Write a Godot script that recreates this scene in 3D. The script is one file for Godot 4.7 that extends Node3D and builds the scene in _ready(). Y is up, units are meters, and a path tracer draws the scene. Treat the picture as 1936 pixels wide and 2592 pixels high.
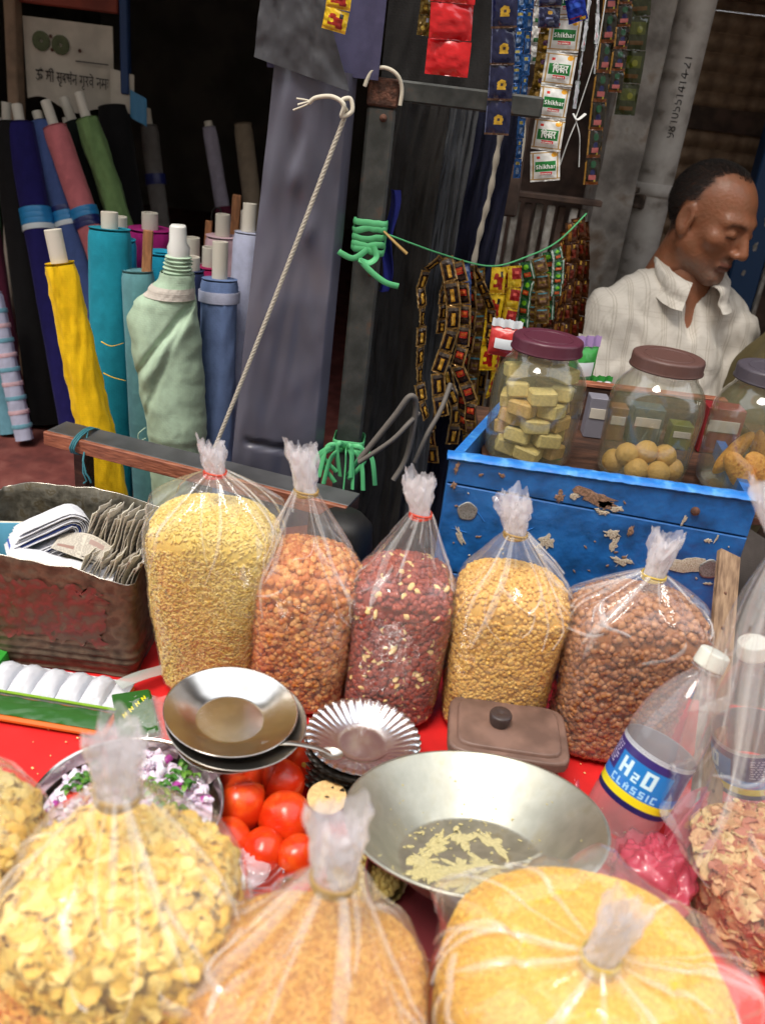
extends Node3D
# A bazaar stall: snack bags, steel ware and jars on a vendor's table in front of a cloth shop.
# World: y up, x right along the stall, z negative away from the street. Metres.

const TOP := 0.804            # top of the red sheet on the vendor's table
var M := {}
var taken := {}
var rng := RandomNumberGenerator.new()
var fn := FastNoiseLite.new()

# ---------------------------------------------------------------- helpers
class MB:
	var v := PackedVector3Array()
	var n := PackedVector3Array()
	var uv := PackedVector2Array()
	var c := PackedColorArray()
	var ix := PackedInt32Array()
	var colored := false

	func grid(nu: int, nv: int, f: Callable, closed := false, col = null) -> void:
		var b := v.size()
		var w := nu + 1
		for j in nv + 1:
			for i in w:
				v.append(f.call(float(i % nu if closed else i) / nu, float(j) / nv))
				uv.append(Vector2(float(i) / nu, float(j) / nv))
				if col != null:
					colored = true
					c.append(col.call(float(i) / nu, float(j) / nv) if col is Callable else col)
				elif colored:
					c.append(Color.WHITE)
		for j in nv + 1:
			for i in w:
				var i0 := i - 1
				var i1 := i + 1
				if closed:
					i0 = (i - 1 + nu) % nu
					i1 = (i + 1) % nu
				else:
					i0 = maxi(i0, 0)
					i1 = mini(i1, nu)
				var du := v[b + j * w + i1] - v[b + j * w + i0]
				var dv := v[b + mini(j + 1, nv) * w + i] - v[b + maxi(j - 1, 0) * w + i]
				var q := du.cross(dv)
				if q.length_squared() < 1e-20:
					var jj := 1 if j == 0 else (nv - 1 if j == nv else j)
					du = v[b + jj * w + i1] - v[b + jj * w + i0]
					q = du.cross(dv)
					if q.length_squared() < 1e-20:
						q = Vector3.UP
				n.append(q.normalized())
		for j in nv:
			for i in nu:
				var a := b + j * w + i
				ix.append_array([a, a + w + 1, a + 1, a, a + w, a + w + 1])

	func tri(p: Vector3, q: Vector3, r: Vector3) -> void:
		var b := v.size()
		var m := (q - p).cross(r - p).normalized()
		v.append_array([p, q, r])
		n.append_array([m, m, m])
		uv.append_array([Vector2(0, 0), Vector2(1, 0), Vector2(1, 1)])
		if colored:
			c.append_array([Color.WHITE, Color.WHITE, Color.WHITE])
		ix.append_array([b, b + 2, b + 1])

	func quad(p: Vector3, q: Vector3, r: Vector3, s: Vector3) -> void:
		var b := v.size()
		var m := (q - p).cross(s - p).normalized()
		v.append_array([p, q, r, s])
		n.append_array([m, m, m, m])
		uv.append_array([Vector2(0, 1), Vector2(1, 1), Vector2(1, 0), Vector2(0, 0)])
		if colored:
			c.append_array([Color.WHITE, Color.WHITE, Color.WHITE, Color.WHITE])
		ix.append_array([b, b + 2, b + 1, b, b + 3, b + 2])

	# a box with chamfered edges
	func box(o: Vector3, size: Vector3, bv := 0.0, t := Basis()) -> void:
		var h := size * 0.5
		bv = minf(bv, minf(h.x, minf(h.y, h.z)) * 0.9)
		var ax := [Vector3.RIGHT, Vector3.UP, Vector3.BACK]
		for k in 3:
			var a: Vector3 = ax[k]
			var p: Vector3 = ax[(k + 1) % 3]
			var q: Vector3 = ax[(k + 2) % 3]
			var hp: float = h[(k + 1) % 3] - bv
			var hq: float = h[(k + 2) % 3] - bv
			for s in [-1.0, 1.0]:
				var m: Vector3 = a * h[k] * s
				quad(o + t * (m - p * hp * s - q * hq), o + t * (m + p * hp * s - q * hq), o + t * (m + p * hp * s + q * hq), o + t * (m - p * hp * s + q * hq))
			if bv > 0.0:
				for s1 in [-1.0, 1.0]:
					for s2 in [-1.0, 1.0]:
						var e1: Vector3 = p * h[(k + 1) % 3] * s1 + q * hq * s2
						var e2: Vector3 = p * hp * s1 + q * h[(k + 2) % 3] * s2
						var l: Vector3 = a * (h[k] - bv)
						if s1 * s2 > 0:
							quad(o + t * (e1 - l), o + t * (e2 - l), o + t * (e2 + l), o + t * (e1 + l))
						else:
							quad(o + t * (e2 - l), o + t * (e1 - l), o + t * (e1 + l), o + t * (e2 + l))
		if bv > 0.0:
			for sx in [-1.0, 1.0]:
				for sy in [-1.0, 1.0]:
					for sz in [-1.0, 1.0]:
						var sg := Vector3(sx, sy, sz)
						var i := h - Vector3(bv, bv, bv)
						var p1 := o + t * (Vector3(h.x, i.y, i.z) * sg)
						var p2 := o + t * (Vector3(i.x, h.y, i.z) * sg)
						var p3 := o + t * (Vector3(i.x, i.y, h.z) * sg)
						if sx * sy * sz > 0:
							tri(p1, p2, p3)
						else:
							tri(p1, p3, p2)

	# a round tube through points; rad is a number or a Callable(t)
	func tube(pts: Array, rad, seg := 8, caps := true, flat := 1.0) -> void:
		var m := pts.size()
		var fr := []
		var up := Vector3.UP
		for i in m:
			var d: Vector3 = (pts[mini(i + 1, m - 1)] - pts[maxi(i - 1, 0)]).normalized()
			if i == 0 and absf(d.dot(up)) > 0.95:
				up = Vector3.RIGHT
			var s := d.cross(up).normalized()
			up = s.cross(d).normalized()
			fr.append([s, up])
		var f := func(u: float, t: float) -> Vector3:
			var k := mini(int(round(t * (m - 1))), m - 1)
			var r: float = rad.call(t) if rad is Callable else rad
			var a := -u * TAU
			return pts[k] + fr[k][0] * cos(a) * r + fr[k][1] * sin(a) * r * flat
		grid(seg, m - 1, f, true)
		if caps:
			for e in [0, m - 1]:
				var fc := func(u: float, t: float) -> Vector3:
					var r: float = (rad.call(0.0 if e == 0 else 1.0) if rad is Callable else rad) * (t if e == 0 else 1.0 - t)
					var a := -u * TAU
					return pts[e] + fr[e][0] * cos(a) * r + fr[e][1] * sin(a) * r * flat
				grid(seg, 1, fc, true)

	# profile points (radius, height) turned round y
	func lathe(pr: Array, seg := 32, o := Vector3.ZERO, t := Basis(), wob = null) -> void:
		var m := pr.size()
		var f := func(u: float, s: float) -> Vector3:
			var p: Vector2 = pr[mini(int(round(s * (m - 1))), m - 1)]
			var a := -u * TAU
			var k := 1.0
			if wob != null:
				k = wob.call(u, s)
			return o + t * Vector3(p.x * cos(a) * k, p.y, p.x * sin(a) * k)
		grid(seg, m - 1, f, true)

	func add(o: MB, x := Transform3D()) -> void:
		var b := v.size()
		for p in o.v: v.append(x * p)
		for p in o.n: n.append((x.basis * p).normalized())
		uv.append_array(o.uv)
		if colored:
			for i in o.v.size(): c.append(o.c[i] if o.colored else Color.WHITE)
		for i in o.ix: ix.append(b + i)

	func mesh() -> ArrayMesh:
		var a := []
		a.resize(Mesh.ARRAY_MAX)
		a[Mesh.ARRAY_VERTEX] = v
		a[Mesh.ARRAY_NORMAL] = n
		a[Mesh.ARRAY_TEX_UV] = uv
		if colored:
			a[Mesh.ARRAY_COLOR] = c
		a[Mesh.ARRAY_INDEX] = ix
		var m := ArrayMesh.new()
		m.add_surface_from_arrays(Mesh.PRIMITIVE_TRIANGLES, a)
		return m

func numbered(n: String) -> String:
	taken[n] = taken.get(n, -1) + 1
	return n if taken[n] == 0 else "%s_%03d" % [n, taken[n]]

func tag(o: Node3D, label: String, category: String, group := "") -> Node3D:
	o.set_meta("label", label)
	o.set_meta("category", category)
	if group: o.set_meta("group", group)
	return o

func thing(n: String, label: String, category: String, at := Vector3.ZERO, group := "") -> Node3D:
	var o := Node3D.new()
	o.name = numbered(n)
	add_child(o)
	o.position = at
	return tag(o, label, category, group)

func part(n: String, m, mt: Material, parent: Node3D, x := Transform3D()) -> MeshInstance3D:
	var o := MeshInstance3D.new()
	o.name = n
	o.mesh = m.mesh() if m is MB else m
	o.material_override = mt
	o.transform = x
	parent.add_child(o, true)
	return o

func single(n: String, m, mt: Material, label: String, category: String, x := Transform3D(), group := "") -> MeshInstance3D:
	var o := part(numbered(n), m, mt, self, x)
	tag(o, label, category, group)
	return o

func struct(n: String, m, mt: Material, x := Transform3D()) -> MeshInstance3D:
	var o := part(numbered(n), m, mt, self, x)
	o.set_meta("kind", "structure")
	return o

func rgb(r: float, g: float, b: float) -> Color:
	return Color(r / 255.0, g / 255.0, b / 255.0)

func sm(key: String, col: Color, rough := 0.7, metal := 0.0, spec := 0.5) -> StandardMaterial3D:
	var m := StandardMaterial3D.new()
	m.resource_name = key
	m.albedo_color = col
	m.roughness = rough
	m.metallic = metal
	m.metallic_specular = spec
	M[key] = m
	return m

func noise(freq: float, sd: int, oct := 4, type := FastNoiseLite.TYPE_SIMPLEX_SMOOTH) -> FastNoiseLite:
	var q := FastNoiseLite.new()
	q.seed = sd
	q.noise_type = type
	q.frequency = freq
	q.fractal_octaves = oct
	return q

func ntex(q: FastNoiseLite, stops: Array, size := 512, h := 0) -> NoiseTexture2D:
	var t := NoiseTexture2D.new()
	t.width = size
	t.height = h if h else size
	t.seamless = true
	t.noise = q
	var g := Gradient.new()
	var off := PackedFloat32Array()
	var cs := PackedColorArray()
	for s in stops:
		off.append(s[0])
		cs.append(s[1])
	g.offsets = off
	g.colors = cs
	t.color_ramp = g
	return t

# soft grey patterns shared by many materials, which tint them
var shared := {}
func grey_tex(kind: int, lo: float) -> NoiseTexture2D:
	var key := "%d_%.2f" % [kind, lo]
	if not shared.has(key):
		shared[key] = ntex(noise([0.006, 0.012, 0.03][kind], 31 + kind * 7, 5), [[0.25, Color(lo, lo, lo)], [0.75, Color.WHITE]], 256)
	return shared[key]

func relief_tex(freq: float) -> NoiseTexture2D:
	var k := 0 if freq < 0.016 else 1
	var key := "relief_%d" % k
	if not shared.has(key):
		shared[key] = ntex(noise([0.024, 0.045][k], 61 + k, 5), [[0.0, Color.BLACK], [1.0, Color.WHITE]])
	return shared[key]

# a material mottled with noise, mapped by its own axes so that it needs no uv
func mottled(key: String, stops: Array, rough: float, scale: float, freq := 0.01, sd := 1, metal := 0.0, relief := 0.0, oct := 5) -> StandardMaterial3D:
	var m := sm(key, Color.WHITE, rough, metal)
	if stops.size() == 2:
		m.albedo_color = stops[1][1]
		var k: float = (stops[0][1].get_luminance() + 0.001) / (stops[1][1].get_luminance() + 0.001)
		m.albedo_texture = grey_tex(1 if freq < 0.016 else 2, snappedf(k, 0.1))
	else:
		m.albedo_texture = ntex(noise(freq, sd, oct), stops)
	m.uv1_triplanar = true
	m.uv1_scale = Vector3.ONE * scale
	if relief > 0.0:
		m.heightmap_enabled = true
		m.heightmap_texture = relief_tex(freq)
		m.heightmap_scale = relief
	return m

# woven cloth: fine thread relief over a soft change of dye
func cloth(key: String, col: Color, rough := 0.9, thread := 60.0, vary := 0.06) -> StandardMaterial3D:
	var m := sm(key, col, rough, 0.0, 0.3)
	m.albedo_texture = grey_tex(0, 0.9)
	m.uv1_triplanar = true
	m.uv1_scale = Vector3.ONE * 15.0
	m.rim_enabled = true
	m.rim = 0.35
	m.heightmap_enabled = true
	m.heightmap_texture = M["weave_relief"]
	m.heightmap_scale = 0.04
	return m

func film(key: String, alpha: float, rough: float, tint := Color(1, 1, 1)) -> StandardMaterial3D:
	var m := sm(key, Color(tint.r, tint.g, tint.b, alpha), rough, 0.0, 0.5)
	m.transparency = BaseMaterial3D.TRANSPARENCY_ALPHA
	return m

func bez(p: Array, k := 12) -> Array:
	# Catmull-Rom through the points, k steps between each pair
	var out := []
	for i in p.size() - 1:
		var a: Vector3 = p[maxi(i - 1, 0)]
		var b: Vector3 = p[i]
		var c: Vector3 = p[i + 1]
		var d: Vector3 = p[mini(i + 2, p.size() - 1)]
		for j in k:
			out.append(b.cubic_interpolate(c, a, d, float(j) / k))
	out.append(p[-1])
	return out

func lean(from: Vector3, to: Vector3) -> Basis:
	# a basis whose y runs from -> to
	var y := (to - from).normalized()
	var x := y.cross(Vector3.BACK).normalized()
	return Basis(x, y, x.cross(y)).orthonormalized()

func sheet(f: Callable, nu: int, nv: int, thick := 0.0008) -> MB:
	# a cloth or paper sheet with real thickness: both faces and its four edges
	var m := MB.new()
	m.grid(nu, nv, f)
	var cnt := m.v.size()
	var pv := m.v.duplicate()
	var pn := m.n.duplicate()
	for i in cnt:
		m.v.append(pv[i] - pn[i] * thick)
		m.n.append(-pn[i])
		m.uv.append(m.uv[i])
	var old := m.ix.duplicate()
	for i in range(0, old.size(), 3):
		m.ix.append_array([old[i] + cnt, old[i + 2] + cnt, old[i + 1] + cnt])
	var w := nu + 1
	for j in nv:
		for e in [0, nu]:
			var a := j * w + int(e)
			var b := a + w
			if e == 0:
				m.quad(pv[a] - pn[a] * thick, pv[a], pv[b], pv[b] - pn[b] * thick)
			else:
				m.quad(pv[a], pv[a] - pn[a] * thick, pv[b] - pn[b] * thick, pv[b])
	for i in nu:
		for e in [0, nv]:
			var a := int(e) * w + i
			if e == 0:
				m.quad(pv[a], pv[a] - pn[a] * thick, pv[a + 1] - pn[a + 1] * thick, pv[a + 1])
			else:
				m.quad(pv[a] - pn[a] * thick, pv[a], pv[a + 1], pv[a + 1] - pn[a + 1] * thick)
	return m

# ---------------------------------------------------------------- scene
func _ready() -> void:
	rng.seed = 11
	fn.seed = 5
	fn.frequency = 1.0
	fn.fractal_octaves = 3
	# camera: hand held, tipped down and a little askew
	var cam := Camera3D.new()
	cam.name = "camera"
	add_child(cam)
	var lens := CameraAttributesPhysical.new()
	lens.frustum_focal_length = 20.37
	lens.frustum_focus_distance = 1.35
	lens.frustum_near = 0.05
	lens.frustum_far = 400.0
	lens.exposure_aperture = 3.2
	cam.attributes = lens
	cam.fov = 61.0
	cam.near = 0.05
	cam.far = 400.0
	cam.transform = Transform3D(Basis(Vector3.RIGHT, deg_to_rad(-26.0)) * Basis(Vector3.BACK, deg_to_rad(7.0)), Vector3(0, 1.55, 0))
	cam.current = true
	# overcast sky over a narrow lane
	var env := Environment.new()
	env.background_mode = Environment.BG_SKY
	var sk := ProceduralSkyMaterial.new()
	sk.sky_top_color = rgb(226, 231, 238)
	sk.sky_horizon_color = rgb(214, 216, 219)
	sk.sky_curve = 0.15
	sk.ground_bottom_color = rgb(90, 84, 78)
	sk.ground_horizon_color = rgb(150, 145, 140)
	sk.sky_energy_multiplier = 1.0
	var sky := Sky.new()
	sky.sky_material = sk
	env.sky = sky
	env.background_energy_multiplier = 1.0
	env.tonemap_mode = Environment.TONE_MAPPER_LINEAR
	env.tonemap_exposure = 2.75
	env.ssao_enabled = true
	env.ssil_enabled = true
	env.sdfgi_enabled = true
	var we := WorldEnvironment.new()
	we.name = "environment"
	we.environment = env
	add_child(we)
	var sun := DirectionalLight3D.new()
	sun.name = "sun"
	sun.light_color = rgb(255, 247, 236)
	sun.light_energy = 0.4
	sun.light_angular_distance = 22.0
	sun.shadow_enabled = true
	add_child(sun)
	sun.look_at_from_position(Vector3(-1.3, 5, 1.9), Vector3.ZERO)

	make_materials()
	build_setting()
	print("setting ", Time.get_ticks_msec())
	build_cloth_shop()
	print("shop ", Time.get_ticks_msec())
	build_right_side()
	print("right ", Time.get_ticks_msec())
	build_sachets()
	print("sachets ", Time.get_ticks_msec())
	build_person()
	print("person ", Time.get_ticks_msec())
	build_table_things()
	print("table ", Time.get_ticks_msec())
	build_bags()
	print("bags ", Time.get_ticks_msec())

func make_materials() -> void:
	# fine woven relief shared by every cloth
	var im := Image.create(64, 64, false, Image.FORMAT_RGB8)
	for y in 64:
		for x in 64:
			var a := 0.5 + 0.5 * sin(x * TAU / 4.0)
			var b := 0.5 + 0.5 * sin(y * TAU / 4.0)
			var q := (a if (x / 4 + y / 4) % 2 == 0 else b) * 0.8 + 0.2 * rng.randf()
			im.set_pixel(x, y, Color(q, q, q))
	M["weave_relief"] = ImageTexture.create_from_image(im)

	mottled("asphalt", [[0.2, rgb(52, 49, 46)], [0.8, rgb(84, 79, 74)]], 0.9, 0.8, 0.02, 3, 0.0, 0.3)
	mottled("red_floor", [[0.2, rgb(92, 44, 40)], [0.55, rgb(112, 56, 50)], [0.85, rgb(128, 74, 66)]], 0.75, 1.2, 0.02, 4, 0.0, 0.1)
	mottled("soot_wall", [[0.2, rgb(92, 84, 76)], [0.8, rgb(112, 104, 96)]], 0.9, 0.7, 0.01, 5)
	mottled("old_plaster", [[0.2, rgb(112, 106, 100)], [0.45, rgb(146, 140, 133)], [0.6, rgb(162, 156, 148)], [0.85, rgb(128, 112, 98)]], 0.92, 1.3, 0.012, 6, 0.0, 0.5)
	mottled("pole_paint", [[0.15, rgb(136, 128, 120)], [0.4, rgb(196, 190, 184)], [0.8, rgb(214, 210, 204)]], 0.7, 2.0, 0.012, 8, 0.0, 0.1)
	mottled("pole_rust", [[0.3, rgb(74, 58, 48)], [0.7, rgb(120, 104, 92)]], 0.8, 4.0, 0.02, 9, 0.0, 0.1)
	mottled("shutter_steel", [[0.2, rgb(112, 90, 70)], [0.55, rgb(142, 116, 92)], [0.8, rgb(160, 136, 112)]], 0.65, 2.5, 0.012, 10, 0.15, 0.05)
	mottled("facade", [[0.2, rgb(150, 138, 124)], [0.8, rgb(182, 170, 156)]], 0.9, 0.4, 0.01, 11)
	mottled("wood_rail", [[0.2, rgb(118, 66, 46)], [0.6, rgb(150, 88, 62)], [0.85, rgb(166, 104, 76)]], 0.6, 5.0, 0.015, 12, 0.0, 0.08)
	M["wood_rail"].uv1_scale = Vector3(3, 14, 14)
	mottled("dark_wood", [[0.2, rgb(60, 38, 28)], [0.7, rgb(92, 60, 44)]], 0.6, 4.0, 0.015, 13, 0.0, 0.08)
	M["dark_wood"].uv1_scale = Vector3(3, 12, 12)
	mottled("pale_wood", [[0.2, rgb(104, 78, 56)], [0.5, rgb(132, 104, 78)], [0.8, rgb(150, 122, 94)]], 0.65, 4.0, 0.015, 14, 0.0, 0.08)
	M["pale_wood"].uv1_scale = Vector3(16, 3, 16)
	mottled("grey_slat", [[0.2, rgb(118, 112, 104)], [0.6, rgb(160, 154, 146)], [0.85, rgb(178, 174, 168)]], 0.8, 4.0, 0.012, 15, 0.0, 0.1)
	mottled("brown_plank", [[0.2, rgb(66, 50, 42)], [0.8, rgb(92, 72, 62)]], 0.8, 4.0, 0.012, 16)
	mottled("grey_laminate", [[0.3, rgb(62, 62, 64)], [0.7, rgb(78, 78, 80)]], 0.5, 3.0, 0.01, 17)
	mottled("post_steel", [[0.2, rgb(58, 60, 58)], [0.7, rgb(76, 78, 76)], [0.93, rgb(96, 76, 66)]], 0.45, 3.0, 0.015, 18, 0.3, 0.03)
	mottled("rust", [[0.2, rgb(70, 44, 34)], [0.8, rgb(112, 74, 58)]], 0.85, 8.0, 0.02, 19, 0.0, 0.1)
	mottled("blue_paint", [[0.12, rgb(20, 74, 128)], [0.5, rgb(26, 94, 164)], [0.85, rgb(34, 106, 178)]], 0.42, 3.0, 0.012, 20, 0.0, 0.1)
	mottled("blue_worn", [[0.3, rgb(30, 106, 186)], [0.6, rgb(44, 122, 198)], [0.8, rgb(92, 156, 208)]], 0.4, 3.0, 0.02, 21, 0.0, 0.1)
	mottled("bare_chip", [[0.2, rgb(176, 160, 136)], [0.6, rgb(206, 198, 182)], [0.9, rgb(140, 104, 82)]], 0.85, 22.0, 0.02, 22, 0.0, 0.1)
	mottled("brown_chip", [[0.2, rgb(120, 84, 66)], [0.8, rgb(164, 128, 104)]], 0.85, 22.0, 0.02, 23, 0.0, 0.1)
	mottled("tin_disc", [[0.2, rgb(120, 120, 118)], [0.5, rgb(170, 170, 168)], [0.8, rgb(96, 92, 86)]], 0.5, 30.0, 0.02, 24, 0.6, 0.05)
	mottled("tin_outside", [[0.2, rgb(70, 56, 46)], [0.45, rgb(98, 82, 68)], [0.6, rgb(112, 92, 76)], [0.8, rgb(84, 62, 50)]], 0.48, 4.0, 0.012, 25, 0.35, 0.06)
	mottled("tin_red", [[0.25, rgb(92, 74, 62)], [0.4, rgb(104, 58, 50)], [0.56, rgb(128, 56, 54)], [0.66, rgb(108, 60, 54)], [0.8, rgb(100, 80, 68)]], 0.5, 4.0, 0.014, 26, 0.2, 0.05)
	mottled("tin_inside", [[0.2, rgb(92, 88, 78)], [0.55, rgb(128, 124, 112)], [0.75, rgb(104, 94, 74)], [0.9, rgb(150, 148, 140)]], 0.42, 5.0, 0.014, 27, 0.45, 0.08)
	mottled("yellow_flake", [[0.2, rgb(196, 148, 36)], [0.8, rgb(226, 180, 60)]], 0.6, 20.0, 0.02, 28)
	mottled("red_sheet", [[0.2, rgb(205, 26, 28)], [0.8, rgb(222, 36, 36)]], 0.5, 3.0, 0.01, 29)
	mottled("table_wood", [[0.2, rgb(88, 64, 48)], [0.8, rgb(120, 92, 70)]], 0.7, 3.0, 0.012, 30)
	mottled("steel", [[0.2, rgb(196, 190, 182)], [0.8, rgb(214, 209, 202)]], 0.17, 6.0, 0.012, 31, 1.0)
	mottled("steel_worn", [[0.2, rgb(168, 160, 148)], [0.8, rgb(194, 188, 178)]], 0.32, 6.0, 0.012, 32, 1.0)
	mottled("aluminium", [[0.2, rgb(168, 166, 152)], [0.6, rgb(188, 186, 172)], [0.9, rgb(178, 170, 144)]], 0.45, 5.0, 0.012, 33, 0.9)
	sm("foil", rgb(228, 230, 233), 0.2, 1.0)
	sm("lid_maroon", rgb(84, 36, 52), 0.42)
	sm("lid_brown", rgb(88, 60, 54), 0.5)
	sm("lid_violet", rgb(72, 66, 74), 0.45)
	mottled("brown_plastic", [[0.2, rgb(104, 76, 66)], [0.8, rgb(124, 96, 84)]], 0.45, 5.0, 0.012, 34)
	sm("knob_dark", rgb(58, 46, 44), 0.4)
	film("bag_film", 0.06, 0.06)
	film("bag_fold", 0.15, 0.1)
	film("bag_knot", 0.3, 0.1, rgb(248, 244, 248))
	film("jar_glass", 0.1, 0.03, rgb(150, 150, 118))
	film("bottle_plastic", 0.2, 0.08, rgb(196, 192, 194))
	var rid := noise(0.012, 77, 3)
	rid.fractal_type = FastNoiseLite.FRACTAL_RIDGED
	var crease := NoiseTexture2D.new()
	crease.width = 512
	crease.height = 512
	crease.seamless = true
	crease.noise = rid
	crease.as_normal_map = true
	crease.bump_strength = 5.0
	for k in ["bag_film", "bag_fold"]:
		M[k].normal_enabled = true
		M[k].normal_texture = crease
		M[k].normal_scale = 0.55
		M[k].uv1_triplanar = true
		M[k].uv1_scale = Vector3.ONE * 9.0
	film("bottle_water", 0.05, 0.05, rgb(220, 228, 230))
	film("pink_film", 0.6, 0.2, rgb(206, 84, 104))
	sm("core_paper", rgb(205, 198, 184), 0.8)
	sm("core_brown", rgb(150, 98, 62), 0.8)
	sm("white_plastic", rgb(226, 226, 222), 0.4)
	sm("black", rgb(20, 19, 19), 0.6)
	sm("ink", rgb(30, 28, 34), 0.8)
	sm("rope", rgb(176, 168, 154), 0.95)
	sm("rope_pale", rgb(206, 198, 180), 0.95)
	sm("green_tape", rgb(92, 186, 124), 0.5)
	M["green_tape"].backlight_enabled = true
	M["green_tape"].backlight = Color(0.3, 0.3, 0.3)
	sm("teal_string", rgb(48, 110, 120), 0.7)
	sm("wire_grey", rgb(98, 92, 86), 0.7)
	sm("band_red", rgb(196, 62, 38), 0.5)
	sm("band_tan", rgb(160, 128, 72), 0.5)
	sm("band_yellow", rgb(190, 160, 60), 0.5)

func build_setting() -> void:
	var g := MB.new()
	g.quad(Vector3(-60, 0, 60), Vector3(60, 0, 60), Vector3(60, 0, -60), Vector3(-60, 0, -60))
	struct("street_ground", g, M.asphalt)
	# the cloth shop's raised floor, its walls and the roof that runs over both shops
	var b := MB.new()
	b.box(Vector3(-1.0, 0.31, -3.9), Vector3(2.6, 0.62, 5.0), 0.01)
	struct("shop_floor", b, M.red_floor)
	b = MB.new()
	b.box(Vector3(-0.98, 1.35, -6.4), Vector3(2.7, 2.7, 0.15))
	struct("shop_wall_back", b, M.soot_wall)
	b = MB.new()
	b.box(Vector3(-2.25, 1.35, -3.9), Vector3(0.12, 2.7, 4.9))
	struct("shop_wall_left", b, M.soot_wall)
	b = MB.new()
	b.box(Vector3(0.30, 1.35, -4.5), Vector3(0.1, 2.7, 3.7))
	struct("shop_wall_right", b, M.soot_wall)
	b = MB.new()
	b.box(Vector3(-1.6, 2.66, -3.95), Vector3(3.9, 0.1, 5.1), 0.01)
	b.box(Vector3(1.9, 2.66, -4.0), Vector3(3.09, 0.1, 5.0), 0.01)
	struct("shop_ceiling", b, M.soot_wall)
	b = MB.new()
	b.box(Vector3(0.28, 1.3, -2.45), Vector3(0.42, 2.6, 0.05), 0.004)  # partition added behind the slats to shut out bright sky
	struct("added_wall_partition", b, M.brown_plank)
	# unseen facade added across the lane, behind the viewer, to cut the low sky
	b = MB.new()
	b.box(Vector3(0, 3.0, 2.9), Vector3(26, 6.0, 0.4), 0.02)
	struct("added_facade_opposite", b, M.facade)

# ---------------------------------------------------------------- the cloth shop
func V(x: float, y: float, z: float) -> Vector3:
	return Vector3(x, y, z)

# one bolt of cloth wound on a paper tube, standing or leaning; low, high: ends of the cloth's axis
func bolt(n: String, label: String, low: Vector3, high: Vector3, r: float, mt: Material, core := 0.06, cr := 0.0165, o := {}) -> Node3D:
	var t := thing(n, label, "fabric roll", low, o.get("group", "bolts of cloth in the shop"))
	var ax := lean(low, high)
	var len := (high - low).length()
	var sd := rng.randf() * 90.0
	var wr: float = o.get("wrinkle", 0.35)
	var r2: float = o.get("r_low", r)
	var m := MB.new()
	var nu := 40
	var f := func(u: float, v: float) -> Vector3:
		var a := u * TAU
		var w := fn.get_noise_3d(cos(a) * 1.2 + sd, v * len * 7.0, sin(a) * 1.2) * 0.004 * wr
		w += fn.get_noise_3d(cos(a) * 2.5 + sd, v * len * 16.0 + a * 1.5, sin(a) * 2.5) * 0.0035 * wr * wr
		# the loose outer end of the cloth makes a step round the roll
		var q := lerpf(r2, r, v) + w + (0.0025 if u > 0.62 and u < 0.97 else 0.0)
		if v > 0.985: q -= 0.0025
		return ax * V(q * cos(a), v * len, -q * sin(a))
	m.grid(nu, 46, f, true)
	var cl := part("cloth", m, mt, t)
	# the wound end: turns of cloth seen edge on, each a little proud of the next
	var e := MB.new()
	var turns := int(maxf(3.0, (r - cr) / 0.0045))
	var prof := [Vector2(cr, len - 0.001)]
	for k in turns * 2 + 1:
		var s := float(k) / (turns * 2)
		prof.append(Vector2(lerpf(cr, r - 0.001, s), len + (0.0025 if k % 2 == 0 else -0.001) + rng.randf() * 0.002))
	e.lathe(prof, 32, Vector3.ZERO, ax)
	part("wound_end", e, mt, cl)
	if core > 0.0:
		var c := MB.new()
		c.lathe([Vector2(cr * 0.78, len - 0.03), Vector2(cr * 0.78, len + core - 0.001), Vector2(cr * 0.84, len + core), Vector2(cr * 0.97, len + core), Vector2(cr, len + core - 0.0012), Vector2(cr, len - 0.03)], 24, Vector3.ZERO, ax)
		part("core_tube", c, o.get("core_mat", M.core_paper), t)
	if o.has("band"):
		var b: Array = o.band      # [height from the top, width, [colours from top to bottom]]
		var k: int = b[2].size()
		for i in k:
			var s := MB.new()
			var h1: float = len - b[0] - b[1] * i / k
			var h0: float = h1 - b[1] / k
			var rr := lerpf(r2, r, h1 / len) + 0.0045
			s.lathe([Vector2(rr - 0.002, h1), Vector2(rr, h1 - 0.0003), Vector2(rr, h0 + 0.0003), Vector2(rr - 0.002, h0)], 36, Vector3.ZERO, ax)
			part("label_band", s, b[2][i], cl)
	return t

func stick(label: String, low: Vector3, high: Vector3, w: float) -> void:
	var b := MB.new()
	var l := (high - low).length()
	b.box(V(0, l * 0.5, 0), V(w, l, w * 0.45), 0.001)
	single("wooden_stick", b, M.core_stick, label, "stick", Transform3D(lean(low, high), low), "wooden sticks in the cloth rolls")

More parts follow.
